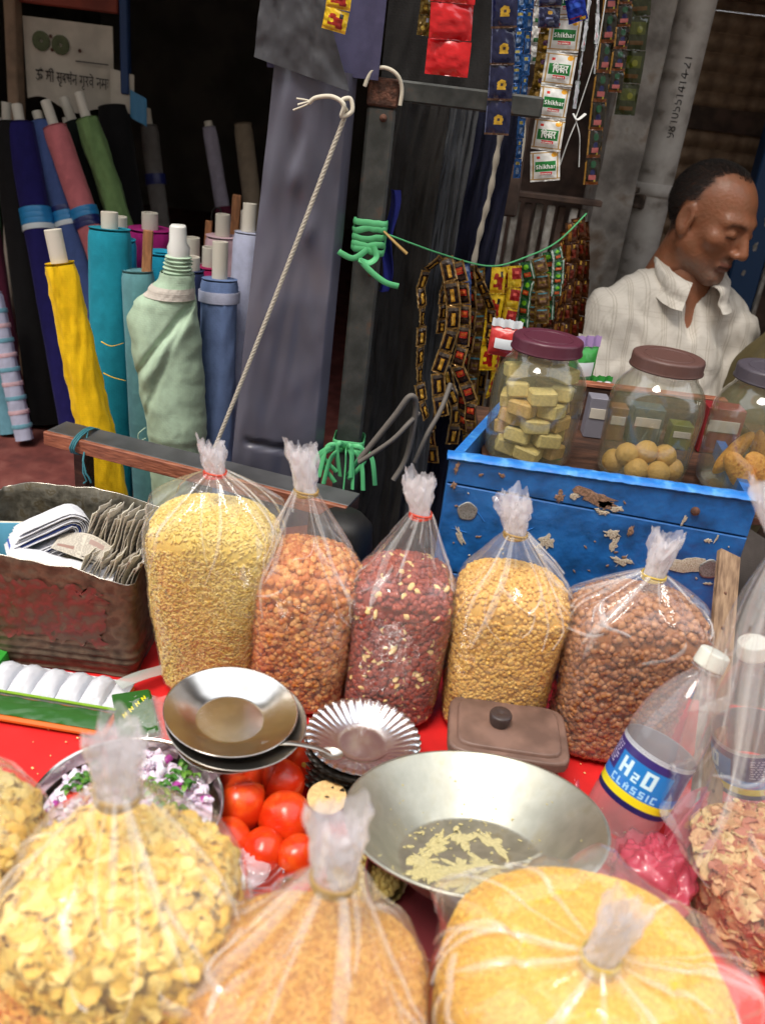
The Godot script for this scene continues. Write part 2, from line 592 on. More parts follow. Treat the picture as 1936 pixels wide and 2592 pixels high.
func build_cloth_shop() -> void:
	mottled("core_stick", [[0.2, rgb(140, 86, 52)], [0.8, rgb(172, 116, 76)]], 0.7, 8.0, 0.015, 40)
	M.core_stick.uv1_scale = V(30, 6, 30)
	var dye := {"navy": rgb(34, 30, 92), "slate": rgb(74, 94, 146), "pink": rgb(206, 118, 122), "bottle": rgb(28, 36, 32), "leaf": rgb(116, 146, 92), "jet": rgb(26, 25, 26), "smoke": rgb(112, 108, 104), "ash": rgb(150, 144, 158), "sand": rgb(132, 118, 100), "sea": rgb(34, 84, 92), "wine": rgb(88, 32, 52), "sky": rgb(120, 176, 196), "yellow": rgb(238, 192, 20), "teal": rgb(34, 148, 172), "aqua": rgb(104, 156, 164), "mint": rgb(188, 214, 188), "denim": rgb(112, 134, 180), "lilac": rgb(196, 200, 226), "magenta": rgb(172, 36, 122), "cyan": rgb(36, 160, 196), "blush": rgb(226, 190, 200), "rose": rgb(170, 32, 92), "ivory": rgb(214, 206, 196), "indigo": rgb(52, 62, 100)}
	for k in dye: cloth("dye_" + k, dye[k])
	sm("tape_blue", rgb(38, 132, 190), 0.35)
	sm("tape_dark", rgb(28, 36, 96), 0.35)
	sm("tape_white", rgb(210, 220, 222), 0.35)
	var B := [M.tape_dark, M.tape_blue, M.tape_blue, M.tape_white]
	# leaning against the side wall, at the back
	bolt("fabric_roll", "deep violet blue cloth roll with a bright blue label band, leaning back", V(-0.821, 0.625, -2.092), V(-1.013, 1.360, -2.320), 0.035, M.dye_navy, 0.05, 0.013, {"band": [0.2, 0.055, [M.tape_blue, M.tape_blue, M.tape_blue, M.tape_white]]})
	bolt("fabric_roll", "slate blue cloth roll with a blue label band between violet blue and pink rolls", V(-0.691, 0.625, -2.119), V(-0.979, 1.367, -2.360), 0.031, M.dye_slate, 0.03, 0.013, {"band": [0.21, 0.05, B]})
	bolt("fabric_roll", "dusty pink cloth roll with blue label band leaning in the shop", V(-0.591, 0.625, -2.125), V(-0.933, 1.360, -2.340), 0.031, M.dye_pink, 0.07, 0.013, {"band": [0.2, 0.05, [M.tape_blue, M.tape_blue, M.tape_dark, M.tape_dark]]})
	bolt("fabric_roll", "blackish green cloth roll leaning between the pink and leaf green rolls", V(-0.559, 0.625, -2.242), V(-0.927, 1.367, -2.450), 0.031, M.dye_bottle, 0.07, 0.013)
	bolt("fabric_roll", "leaf green cloth roll with slack folds leaning in the shop", V(-0.539, 0.625, -2.192), V(-0.872, 1.384, -2.400), 0.03, M.dye_leaf, 0.07, 0.013, {"wrinkle": 1.2})
	bolt("fabric_roll", "fat jet black cloth roll leaning below the blue poster scrap", V(-0.703, 0.625, -2.428), V(-0.872, 1.410, -2.600), 0.042, M.dye_jet, 0.0)
	bolt("fabric_roll", "grey cloth roll with a dark band in the dim back of the shop", V(-0.676, 0.625, -2.606), V(-0.818, 1.364, -2.750), 0.026, M.dye_smoke, 0.05, 0.012, {"band": [0.13, 0.03, [M.tape_dark]]})
	bolt("fabric_roll", "ash lilac cloth roll with a wine red band in the dim back", V(-0.439, 0.625, -2.590), V(-0.640, 1.380, -2.750), 0.021, M.dye_ash, 0.02, 0.012, {"band": [0.22, 0.03, [M.dye_wine]]})
	bolt("fabric_roll", "plain sand brown cloth roll in the dim back of the shop", V(-0.369, 0.625, -2.562), V(-0.541, 1.399, -2.750), 0.027, M.dye_sand, 0.0)
	# the dark group by the side wall
	bolt("fabric_roll", "thick black cloth roll standing on the bare red floor", V(-0.938, 0.627, -2.192), V(-1.042, 1.36, -2.33), 0.046, M.dye_jet, 0.0)
	bolt("fabric_roll", "thin dark sea green cloth roll behind the thick black one", V(-0.916, 0.625, -2.247), V(-1.099, 1.317, -2.400), 0.024, M.dye_sea, 0.05, 0.011)
	bolt("fabric_roll", "short wine red cloth roll beside the thick black roll", V(-0.988, 0.625, -2.130), V(-1.095, 1.12, -2.28), 0.026, M.dye_wine, 0.0)
	var st := bolt("fabric_roll", "white cloth roll striped with pale blue and pink rings", V(-0.935, 0.635, -2.043), V(-1.018, 0.985, -2.11), 0.022, M.dye_lilac, 0.0)
	for k in 9:
		var rg := MB.new()
		rg.lathe([Vector2(0.0225, 0.03 + k * 0.036), Vector2(0.0256, 0.031 + k * 0.036), Vector2(0.0256, 0.041 + k * 0.036), Vector2(0.0225, 0.042 + k * 0.036)], 28, Vector3.ZERO, lean(V(-0.935, 0.635, -2.043), V(-1.018, 0.985, -2.11)))
		part("stripe", rg, M.dye_sky if k % 2 == 0 else M.dye_blush, st)
	bolt("fabric_roll", "short sky blue cloth roll beside the ring striped one", V(-0.998, 0.625, -2.098), V(-1.063, 0.93, -2.150), 0.026, M.dye_sky, 0.0)
	# standing behind the rail
	var ye := bolt("fabric_roll", "bright yellow cloth roll with creased loose end behind the rail", V(-0.535, 0.625, -1.572), V(-0.642, 1.191, -1.600), 0.0275, M.dye_yellow, 0.062, 0.0155, {"wrinkle": 1.25, "r_low": 0.041})
	for k in 3:
		var th := MB.new()
		var a0: Vector3 = [V(0.012, 0.445, 0.02), V(0.02, 0.385, 0.02), V(0.045, 0.27, 0.03)][k]
		th.tube(bez([a0, a0 + V(0.02, -0.004, 0.006), a0 + V(0.045, 0.006 - 0.012 * k, 0.01)], 6), func(q): return 0.0012 * (1.0 - 0.7 * q), 5)
		part("loose_thread", th, M.dye_yellow, ye, Transform3D(Basis(), V(-0.03 - 0.02 * k * 0.3, 0, 0)))
	bolt("fabric_roll", "thick teal cloth roll standing right behind the yellow one", V(-0.603, 0.625, -1.733), V(-0.610, 1.231, -1.780), 0.042, M.dye_teal, 0.035, 0.0165, {"wrinkle": 0.6})
	bolt("fabric_roll", "dull aqua cloth roll half hidden by the mint green one", V(-0.516, 0.625, -1.715), V(-0.545, 1.161, -1.750), 0.032, M.dye_aqua, 0.0, 0.014)
	bolt("fabric_roll", "faded denim blue cloth roll next to the mint green one", V(-0.369, 0.625, -1.712), V(-0.380, 1.165, -1.750), 0.037, M.dye_denim, 0.075, 0.0155, {"wrinkle": 0.8, "band": [0.02, 0.022, [M.dye_lilac]]})
	bolt("fabric_roll", "white and lilac checked cloth roll behind the hanging violet sheet", V(-0.350, 0.625, -1.807), V(-0.345, 1.245, -1.850), 0.03, M.dye_lilac, 0.06, 0.014)
	bolt("fabric_roll", "magenta cloth roll with frayed end and white tube", V(-0.594, 0.625, -2.000), V(-0.594, 1.202, -2.000), 0.05, M.dye_magenta, 0.038, 0.018, {"wrinkle": 1.6})
	bolt("fabric_roll", "cyan cloth roll between the teal and magenta rolls", V(-0.535, 0.625, -1.885), V(-0.535, 1.176, -1.885), 0.038, M.dye_cyan, 0.0)
	bolt("fabric_roll", "pale blush pink cloth roll behind the denim blue one", V(-0.431, 0.625, -2.000), V(-0.431, 1.206, -2.000), 0.038, M.dye_blush, 0.05, 0.016, {"wrinkle": 1.2})
	bolt("fabric_roll", "rose red cloth roll sunk between paler rolls", V(-0.435, 0.625, -1.90), V(-0.435, 1.155, -1.90), 0.031, M.dye_rose, 0.045, 0.0165)
	bolt("fabric_roll", "ivory cloth roll with a tall tube behind the blush pink roll", V(-0.395, 0.625, -2.100), V(-0.395, 1.205, -2.100), 0.03, M.dye_ivory, 0.05, 0.016)
	bolt("fabric_roll", "dark indigo cloth roll tight against the denim blue one", V(-0.449, 0.625, -1.80), V(-0.449, 1.165, -1.80), 0.027, M.dye_indigo, 0.03, 0.0165)
	bolt("fabric_roll", "royal blue cloth roll whose tube shows beside the magenta roll", V(-0.63, 0.625, -1.90), V(-0.63, 1.19, -1.90), 0.035, M.dye_cyan, 0.05, 0.0165)
	bolt("fabric_roll", "short ivory cloth roll whose tube stands by the mint one", V(-0.482, 0.625, -1.93), V(-0.482, 1.15, -1.93), 0.03, M.dye_ivory, 0.06, 0.017)
	stick("flat brown stick standing in the dull aqua roll", V(-0.528, 1.12, -1.745), V(-0.523, 1.245, -1.75), 0.019)
	stick("flat brown stick beside the blush pink roll", V(-0.47, 1.15, -2.02), V(-0.466, 1.235, -2.02), 0.015)
	stick("flat brown stick behind the ivory roll's tube", V(-0.43, 1.15, -2.12), V(-0.425, 1.285, -2.12), 0.02)
	mint_roll()
	shop_rail()
	shop_front()
	shop_back()

# the mint green roll: its loose outer end hangs round it in a wide slack fold
func mint_roll() -> void:
	var t := thing("fabric_roll", "mint green cloth roll draped in a wide slack fold of its loose end", "fabric roll", V(-0.44, 0.625, -1.66), "bolts of cloth in the shop")
	# outline rows: height, left x, right x, depth half, all in metres from the base
	var rows := [[0.0, -0.045, 0.055, 0.04], [0.22, -0.058, 0.058, 0.05], [0.24, -0.06, 0.06, 0.055], [0.33, -0.075, 0.055, 0.056], [0.42, -0.092, 0.047, 0.055], [0.465, -0.098, 0.043, 0.052], [0.50, -0.085, 0.036, 0.048], [0.53, -0.055, 0.033, 0.043], [0.555, -0.034, 0.03, 0.036], [0.565, -0.032, 0.028, 0.034]]
	var pick := func(h: float) -> Array:
		for i in rows.size() - 1:
			if h <= rows[i + 1][0]:
				var s: float = smoothstep(0.0, 1.0, (h - rows[i][0]) / (rows[i + 1][0] - rows[i][0]))
				return [lerpf(rows[i][1], rows[i + 1][1], s), lerpf(rows[i][2], rows[i + 1][2], s), lerpf(rows[i][3], rows[i + 1][3], s)]
		return [rows[-1][1], rows[-1][2], rows[-1][3]]
	var m := MB.new()
	m.grid(72, 90, func(u: float, v: float) -> Vector3:
		var h := v * 0.565
		var q: Array = pick.call(h)
		var a := u * TAU
		var x: float = (q[0] + q[1]) * 0.5 + cos(a) * (q[1] - q[0]) * 0.5
		var z: float = -sin(a) * q[2]
		if z > 0.0 and h > 0.2:
			# two long diagonal creases from the slack shoulder
			var d1 := (x + 0.095) * 0.9 - (h - 0.33) * 0.62
			var d2 := (x + 0.06) * 0.95 - (h - 0.27) * 0.36
			var s := smoothstep(0.0, 0.02, z)
			z -= s * 0.010 * exp(-pow(d1 / 0.007, 2.0))
			z += s * 0.008 * exp(-pow((d1 - 0.02) / 0.014, 2.0))
			z -= s * 0.006 * exp(-pow(d2 / 0.006, 2.0))
		z += fn.get_noise_3d(x * 18.0, h * 10.0, 3.0) * 0.004
		x += fn.get_noise_3d(x * 8.0, h * 24.0, 9.0 + z * 10.0) * 0.003
		return V(x, h, z), true)
	part("cloth", m, M.dye_mint, t)
	var hem := MB.new()
	hem.grid(60, 8, func(u: float, v: float) -> Vector3:
		var a := PI + u * PI
		var h := lerpf(0.519, 0.541, v)
		var q: Array = pick.call(h)
		return V((q[0] + q[1]) * 0.5 + cos(a) * (q[1] - q[0]) * 0.505, h, -sin(a) * q[2] * 1.03 + 0.0022 + fn.get_noise_2d(u * 9.0, h * 60.0) * 0.0012))
	part("selvedge", hem, M.dye_ivory, t)
	var col := MB.new()
	var pr := []
	for k in 19:
		pr.append(Vector2(0.0275 + 0.0035 * sin(k * 1.9) - k * 0.0003, 0.558 + k * 0.0021))
	pr.append(Vector2(0.015, 0.597))
	col.lathe(pr, 36, V(0.0, 0, 0), Basis(), func(u, s): return 1.0 + 0.05 * sin(u * TAU * 3.0 + s * 9.0))
	part("wound_end", col, M.dye_mint, t)
	var cr := MB.new()
	cr.lathe([Vector2(0.02, 0.59), Vector2(0.021, 0.612), Vector2(0.016, 0.622), Vector2(0.0155, 0.648), Vector2(0.0125, 0.652), Vector2(0.0, 0.652)], 28, Vector3.ZERO, Basis(), func(u, s): return 1.0 + 0.06 * sin(u * 19.0 + s * 7.0))
	part("plastic_wrapped_core", cr, M.white_plastic, t)
	var th := MB.new()
	th.tube(bez([V(-0.05, 0.262, 0.05), V(-0.062, 0.25, 0.058), V(-0.06, 0.236, 0.058), V(-0.048, 0.242, 0.056)], 8), 0.0009, 5)
	part("loose_thread", th, M.dye_mint, t)

# the low wooden rail in front of the rolls
func shop_rail() -> void:
	var t := thing("bench_rail", "low bench rail with grey top and bare wood edge, teal string on it", "rail", V(-0.617, 0.62, -1.435))
	var a := V(0, 0.31, 0)
	var b := V(0.56, 0.31, 0.158)
	var d := (b - a).normalized()
	var s := d.cross(Vector3.UP)
	var bs := Basis(d, Vector3.UP, -s if s.z < 0 else s)
	var l := (b - a).length()
	var m := MB.new()
	m.box((a + b) * 0.5 + V(0, -0.003, 0) - bs.z * 0.03, V(l, 0.006, 0.055), 0.001, bs)
	part("grey_top", m, M.grey_laminate, t)
	m = MB.new()
	m.box((a + b) * 0.5 + V(0, -0.017, 0) - bs.z * 0.03, V(l, 0.021, 0.054), 0.001, bs)
	part("rail_board", m, M.dark_wood, t)
	m = MB.new()
	m.box((a + b) * 0.5 + V(0, -0.012, 0) + bs.z * 0.0045, V(l, 0.026, 0.009), 0.0015, bs)
	part("wood_edging", m, M.wood_rail, t)
	for k in [0.055, 0.30, 0.52]:
		var lg := MB.new()
		lg.box(a + d * k + V(0, -0.17, 0) - bs.z * 0.03, V(0.024, 0.283, 0.03), 0.002, bs)
		part("leg", lg, M.dark_wood, t)
	var g := MB.new()
	var e := a + d * 0.068
	var lp := []
	for k in 3:
		for i in 13:
			var q := i / 12.0 * TAU
			lp.append(e + bs * V(0.004 * k - 0.004 + 0.002 * sin(q * 2.0), -0.012 + 0.021 * cos(q), -0.022 + 0.042 * sin(q)))
	lp.append_array([e + V(0.016, -0.03, 0.025), e + V(0.022, -0.052, 0.03), e + V(0.027, -0.058, 0.031), e + V(0.03, -0.07, 0.028)])
	g.tube(lp, 0.0018, 6)
	g.tube([e + V(0.016, -0.03, 0.025), e + V(0.018, -0.05, 0.032), e + V(0.023, -0.066, 0.03), e + V(0.017, -0.072, 0.03)], 0.0016, 6)
	part("teal_string", g, M.teal_string, t)
	# things lying on the step beside it
	var cb := thing("cardboard_sheet", "torn beige cardboard sheet lying on the shop step", "cardboard", V(-0.80, 0.66, -1.62))
	var sh := sheet(func(u: float, v: float) -> Vector3:
		var x := lerpf(-0.02 - 0.015 * v, 0.26, u)
		return V(x + fn.get_noise_2d(v * 40.0, u) * 0.004, 0.004 + 0.006 * sin(u * 3.0) + fn.get_noise_2d(u * 8.0, v * 5.0) * 0.004, lerpf(0.075, -0.05, v) + (fn.get_noise_2d(u * 30.0, 4.0) * 0.005 if v > 0.9 or v < 0.1 else 0.0) + u * 0.03), 30, 8, 0.004)
	mottled("cardboard", [[0.2, rgb(168, 148, 120)], [0.7, rgb(190, 172, 144)]], 0.9, 6.0, 0.012, 41)
	part("board", sh, M.cardboard, cb)
	# checked cloth folded on a magenta one
	var im := Image.create(128, 128, false, Image.FORMAT_RGB8)
	im.fill(rgb(226, 216, 230))
	for k in 4:
		im.fill_rect(Rect2i(0, k * 32 + 8, 128, 1), rgb(206, 176, 190))
		im.fill_rect(Rect2i(k * 32 + 20, 0, 1, 128), rgb(196, 170, 182))
	for k in 2:
		im.fill_rect(Rect2i(k * 64 + 6, 0, 4, 128), rgb(214, 52, 96))
		im.fill_rect(Rect2i(0, k * 64 + 24, 128, 2), rgb(220, 96, 126))
	var ck := sm("checked_cloth", Color.WHITE, 0.9, 0.0, 0.3)
	ck.albedo_texture = ImageTexture.create_from_image(im)
	ck.uv1_scale = V(2.2, 1.4, 1)
	var mg := sheet(func(u: float, v: float) -> Vector3: return V(lerpf(-0.32, 0.14, u), 0.012 + 0.03 * sin(v * PI) + fn.get_noise_2d(u * 5.0, v * 4.0) * 0.012, lerpf(0.16, -0.1, v)), 24, 20, 0.012)
	single("folded_cloth", mg, M.dye_magenta, "magenta cloth lying folded under the checked one", "cloth", Transform3D(Basis(Vector3.UP, 0.3), V(-0.66, 0.745, -1.28)))
	var fo := MB.new()
	fo.grid(40, 40, func(u: float, v: float) -> Vector3:
		var a2 := v * TAU
		return V(lerpf(-0.26, 0.0, u), 0.032 + 0.03 * sin(a2) * (1.0 + 0.2 * fn.get_noise_2d(u * 6.0, v * 4.0)) * (1.0 if u < 0.95 else 0.9), 0.075 * cos(a2) * (1.0 + 0.15 * fn.get_noise_2d(u * 5.0, 9.0)) + 0.004 * sin(u * 30.0)))
	single("checked_cloth_fold", fo, ck, "white cloth with red check lines folded on the magenta cloth", "cloth", Transform3D(Basis(Vector3.UP, 0.35), V(-0.50, 0.80, -1.305)))
	var lo := MB.new()
	lo.box(V(0, 0.06, 0), V(0.5, 0.12, 0.3), 0.006)
	lo.box(V(0, 0.31, -0.02), V(0.02, 0.0, 0.02))
	single("wooden_crate", step_crate(), M.dark_wood, "low dark wooden crate under the folded cloths", "crate", Transform3D(Basis(Vector3.UP, 0.3), V(-0.72, 0.0, -1.25)))

func step_crate() -> MB:
	var m := MB.new()
	for s in [-1.0, 1.0]:
		for k in 6:
			m.box(V(0, 0.06 + k * 0.12, s * 0.13), V(0.5, 0.112, 0.012), 0.002)
			m.box(V(s * 0.25, 0.06 + k * 0.12, 0), V(0.012, 0.112, 0.248), 0.002)
	m.box(V(0, 0.727, 0), V(0.52, 0.012, 0.275), 0.003)
	return m

# post, beam, hanging sheets, ropes at the shop's front
func shop_front() -> void:
	var p := thing("steel_post", "dark square steel post with a rusty top at the shop front", "post", V(-0.076, 0.0, -1.475))
	var m := MB.new()
	m.box(V(0, 0.76, 0), V(0.044, 1.52, 0.044), 0.004)
	part("tube", m, M.post_steel, p)
	m = MB.new()
	m.box(V(0.0, 1.54, 0.001), V(0.047, 0.04, 0.047), 0.003)
	part("rusty_bracket", m, M.rust, p)
	m = MB.new()
	m.lathe([Vector2(0, 0.006), Vector2(0.004, 0.005), Vector2(0.006, 0.0)], 12, V(0.004, 1.505, 0.0225), Basis(Vector3.RIGHT, PI / 2))
	part("bolt_head", m, M.rust, p)
	m = MB.new()
	m.lathe([Vector2(0, 0.004), Vector2(0.003, 0.003), Vector2(0.004, 0.0)], 10, V(0.008, 1.27, 0.0225), Basis(Vector3.RIGHT, PI / 2))
	part("bolt_head", m, M.rust, p)
	var bm := MB.new()
	bm.box(V(0.085, 0, 0), V(0.26, 0.03, 0.04), 0.003)
	single("steel_beam", bm, M.post_steel, "dark steel cross beam from the post's top, sachet strips before it", "beam", Transform3D(Basis(), V(-0.05, 1.545, -1.475)))
	# violet grey rexine sheet hanging full length
	var rex := sm("rexine", Color.WHITE, 0.34, 0.0, 0.5)
	rex.albedo_texture = ntex(noise(0.006, 51, 4), [[0.2, rgb(82, 81, 93)], [0.5, rgb(91, 90, 104)], [0.8, rgb(98, 94, 104)]], 256)
	rex.uv1_triplanar = true
	rex.uv1_scale = V(2, 2, 2)
	rex.heightmap_enabled = true
	rex.heightmap_texture = ntex(noise(0.03, 52, 3), [[0.0, Color.BLACK], [1.0, Color.WHITE]], 256)
	rex.heightmap_scale = 0.04
	var sh := sheet(func(u: float, v: float) -> Vector3:
		var y := lerpf(0.80, 1.56, v)
		var xl := lerpf(-0.285, -0.238, v)
		var xr := lerpf(-0.122, -0.117, v)
		var x := lerpf(xl, xr, u)
		var z := -1.43 + 0.014 * sin(u * 3.4 + 0.4) + 0.004 * sin(u * 6.0 + v * 2.0)
		# gathered at the rope, dented below it
		z -= 0.010 * exp(-(pow((v - 0.87) / 0.05, 2.0) + pow((u - 0.35) / 0.12, 2.0)))
		z += 0.007 * exp(-(pow((v - 0.80) / 0.03, 2.0) + pow((u - 0.4) / 0.10, 2.0)))
		z += 0.006 * exp(-(pow((v - 0.70) / 0.03, 2.0) + pow((u - 0.62) / 0.08, 2.0)))
		z -= 0.012 * exp(-pow((v - 0.225 + 0.035 * u) / 0.006, 2.0)) * smoothstep(0.08, 0.2, u)
		if u > 0.92: z -= (u - 0.92) * 0.35
		z += fn.get_noise_2d(u * 1.2, y * 2.5) * 0.014
		return V(x, y, z), 60, 120, 0.0012)
	single("hanging_sheet", sh, rex, "long violet grey rexine sheet hanging beside the steel post", "rexine sheet")
	var up := sheet(func(u: float, v: float) -> Vector3:
		return V(lerpf(-0.25 - 0.01 * v, -0.085 + 0.005 * v, u), lerpf(1.555, 1.86, v), -1.435 + 0.008 * sin(u * 5.0 + v * 2.0) + 0.012 * v), 30, 40, 0.0012)
	cloth("rexine_blue", rgb(84, 82, 112), 0.5)
	single("hanging_sheet", up, M.rexine_blue, "short blue violet sheet above the beam, behind the grey flap", "rexine sheet")
	var fl := sheet(func(u: float, v: float) -> Vector3:
		var lo := V(-0.268, 1.566, 0).lerp(V(-0.122, 1.536, 0), u)
		var hi := V(-0.25, 1.78, 0).lerp(V(-0.222, 1.78, 0), u)
		var q := lo.lerp(hi, v)
		q.z = -1.405 + 0.012 * sin(u * 2.5 + v) - 0.02 * (1.0 - u) + fn.get_noise_2d(u * 3.0, v * 4.0) * 0.006
		return q, 30, 36, 0.0016)
	cloth("grey_flap", rgb(74, 74, 78), 0.55)
	single("folded_flap", fl, M.grey_flap, "charcoal flap of a sheet folded down across the blue violet one", "rexine sheet")
	for k in ["rexine_blue", "grey_flap"]: M[k].heightmap_enabled = false
	# dark drapes on the beam, deep folds
	cloth("drape_charcoal", rgb(46, 44, 43), 0.9)
	cloth("drape_slate", rgb(72, 74, 78), 0.8)
	cloth("drape_ink", rgb(24, 26, 46), 0.9)
	var D := [[-0.06, 0.03, M.drape_charcoal, "charcoal drape hanging from the beam next to the post", -1.56], [0.025, 0.075, M.drape_slate, "slate grey drape with one pale fold hanging behind the sachets", -1.60], [0.07, 0.15, M.drape_ink, "inky blue drape hanging beside the weathered slats", -1.66], [-0.1, 0.12, M.drape_charcoal, "wide blackish drape filling the gap behind the others", -1.72]]
	for k in D.size():
		var q: Array = D[k]
		var ds := sheet(func(u: float, v: float) -> Vector3:
			return V(lerpf(q[0], q[1], u) + 0.004 * sin(v * 6.0 + k), lerpf(0.66, 1.532 if k != 3 else 1.80, v), q[4] + 0.012 * sin(u * (6.0 if k != 1 else 3.5) + k + v) + fn.get_noise_2d(u * 4.0 + k * 9.0, v * 5.0) * 0.012), 40, 50, 0.001)
		single("hanging_drape", ds, q[2], q[3], "drape")
	var bs := sheet(func(u: float, v: float) -> Vector3: return V(lerpf(-0.052, -0.036, u) + 0.004 * sin(v * 9.0), lerpf(1.235, 1.40, v), -1.50 + 0.006 * sin(u * 5.0 + v * 6.0)), 8, 24, 0.001)
	cloth("royal_strip", rgb(38, 44, 128), 0.7)
	single("cloth_strip", bs, M.royal_strip, "narrow royal blue cloth strip behind the green tie", "cloth strip")
	# rope from the bracket slanting down across the sheet
	var rp := thing("rope", "twisted cotton rope slanting down across the violet grey sheet", "rope", V(-0.122, 1.511, -1.385))
	var a := V(0, 0, 0)
	var b := V(-0.166, -0.527, 0.06)
	for s in 3:
		var pts := []
		for i in 181:
			var q := i / 180.0
			var an := q * 170.0 + s * TAU / 3.0
			var d := a.lerp(b, q) + V(0, -0.006 * sin(q * PI), 0)
			pts.append(d + V(cos(an), 0.25 * cos(an), sin(an)) * 0.0019)
		var mm := MB.new()
		mm.tube(pts, 0.0022, 6)
		part("strand", mm, M.rope, rp)
	var kn := MB.new()
	kn.tube(bez([V(0.0, 0.0, 0.004), V(-0.008, 0.012, 0.01), V(0.004, 0.016, 0.008), V(0.008, 0.0, 0.01), V(-0.006, -0.008, 0.012), V(-0.004, 0.008, 0.016), V(-0.022, 0.016, 0.012), V(-0.045, 0.012, 0.008), V(-0.055, 0.004, 0.006)], 8), 0.0032, 7)
	part("knot", kn, M.rope_pale, rp)
	for k in 9:
		var fr := MB.new()
		fr.tube(bez([V(-0.052, 0.006, 0.006), V(-0.06, 0.004 + 0.004 * sin(k * 2.1), 0.006 + 0.004 * cos(k * 2.1)), V(-0.07 - 0.004 * (k % 3), 0.0 + 0.009 * sin(k * 2.1), 0.006 + 0.008 * cos(k * 2.1))], 5), 0.0014, 5)
		part("frayed_end", fr, M.rope_pale, rp)
	var lp := MB.new()
	lp.tube(bez([V(-0.104, 1.545, -1.443), V(-0.096, 1.566, -1.445), V(-0.078, 1.573, -1.446), V(-0.058, 1.566, -1.445), V(-0.0485, 1.548, -1.448), V(-0.0485, 1.525, -1.448)], 8), 0.003, 8)
	single("rope_loop", lp, M.rope_pale, "pale rope looped over the rusty bracket of the post", "rope")
	# green plastic ties
	var g := thing("plastic_tie", "green plastic tape tied round the post with a loose end", "tie", V(-0.076, 1.33, -1.475))
	for k in 5:
		var tm := MB.new()
		var y := 0.018 - k * 0.0095
		var pts := []
		for i in 29:
			var q := i / 28.0 * TAU
			var sq := 1.0 / maxf(absf(cos(q)), absf(sin(q)))
			pts.append(V(cos(q) * 0.0262 * minf(sq, 1.28), y + 0.004 * sin(q + k) + fn.get_noise_2d(q, k * 3.0) * 0.004, sin(q) * 0.0262 * minf(sq, 1.28)))
		tm.tube(pts, 0.0016, 6, false, 3.6)
		part("wrap", tm, M.green_tape, g)
	for e in [[V(0.0, -0.02, 0.03), V(-0.02, -0.035, 0.036), V(-0.04, -0.03, 0.036), V(-0.045, -0.027, 0.034)], [V(0.01, -0.015, 0.028), V(0.016, -0.03, 0.03), V(0.005, -0.04, 0.034), V(-0.012, -0.036, 0.036)], [V(-0.01, -0.036, 0.036), V(0.01, -0.052, 0.04), V(0.035, -0.066, 0.042), V(0.057, -0.07, 0.04)]]:
		var tm := MB.new()
		tm.tube(bez(e, 8), 0.0018, 6, true, 3.0)
		part("loose_end", tm, M.green_tape, g)
	var g2 := thing("plastic_tie", "bunch of green plastic tape knotted at the foot of the post", "tie", V(-0.078, 0.965, -1.43))
	for k in 13:
		var an := k * 2.4
		var r := 0.035 + 0.02 * rng.randf()
		var tm := MB.new()
		var dr := V(cos(an) * r, 0.3 * r * sin(an), 0.012)
		tm.tube(bez([V(0.0, 0, 0.0), dr * 0.5 + V(0, 0.014, 0.02), dr + V(0, 0.004 - 0.02 * rng.randf(), 0.016), dr * (1.25 if k % 3 else 0.3) + V(0, -0.03 - 0.025 * rng.randf(), 0.02)], 7), 0.0016, 6, true, 2.8)
		part("tape_end", tm, M.green_tape, g2)
	var pw := MB.new()
	for k in 2:
		var pts := []
		for i in 29:
			var q := i / 28.0 * TAU
			var sq := 1.0 / maxf(absf(cos(q)), absf(sin(q)))
			pts.append(V(0.002 + cos(q) * 0.027 * minf(sq, 1.28), -0.004 + k * 0.009, -0.045 + sin(q) * 0.027 * minf(sq, 1.28)))
		pw.tube(pts, 0.0016, 6, false, 3.4)
	part("wrap", pw, M.green_tape, g2)
	# bent grey cables
	var W := [[V(-0.05, 0.975, -1.37), V(0.0, 1.06, -1.37), V(0.022, 1.098, -1.37), V(0.034, 1.075, -1.38), V(0.03, 0.99, -1.38), V(0.012, 0.945, -1.37)], [V(-0.05, 0.972, -1.365), V(0.0, 1.02, -1.36), V(0.026, 1.052, -1.37), V(0.04, 1.06, -1.40)], [V(0.045, 0.97, -1.40), V(0.06, 1.02, -1.41), V(0.078, 1.06, -1.43), V(0.09, 1.10, -1.46)]]
	for k in 3:
		var wm := MB.new()
		wm.tube(bez(W[k], 10), 0.0052 if k == 0 else 0.0042, 8)
		single("cable", wm, M.wire_grey, ["thick grey cable bent in a loop from the green knot", "grey cable rising straight from the green knot", "short grey cable hanging free below the gold sachets"][k], "cable")
	var jg := MB.new()
	jg.lathe([Vector2(0.0, 0.0), Vector2(0.035, 0.0), Vector2(0.045, 0.01), Vector2(0.05, 0.06), Vector2(0.046, 0.1), Vector2(0.03, 0.118), Vector2(0.0, 0.12)], 32, Vector3.ZERO, Basis(), func(u, s): return 1.0 + 0.03 * sin(u * TAU * 5.0))
	single("cable_coil", jg, M.black, "black coil at the foot of the post below the green knot", "coil", Transform3D(Basis(), V(-0.06, 0.81, -1.25)))

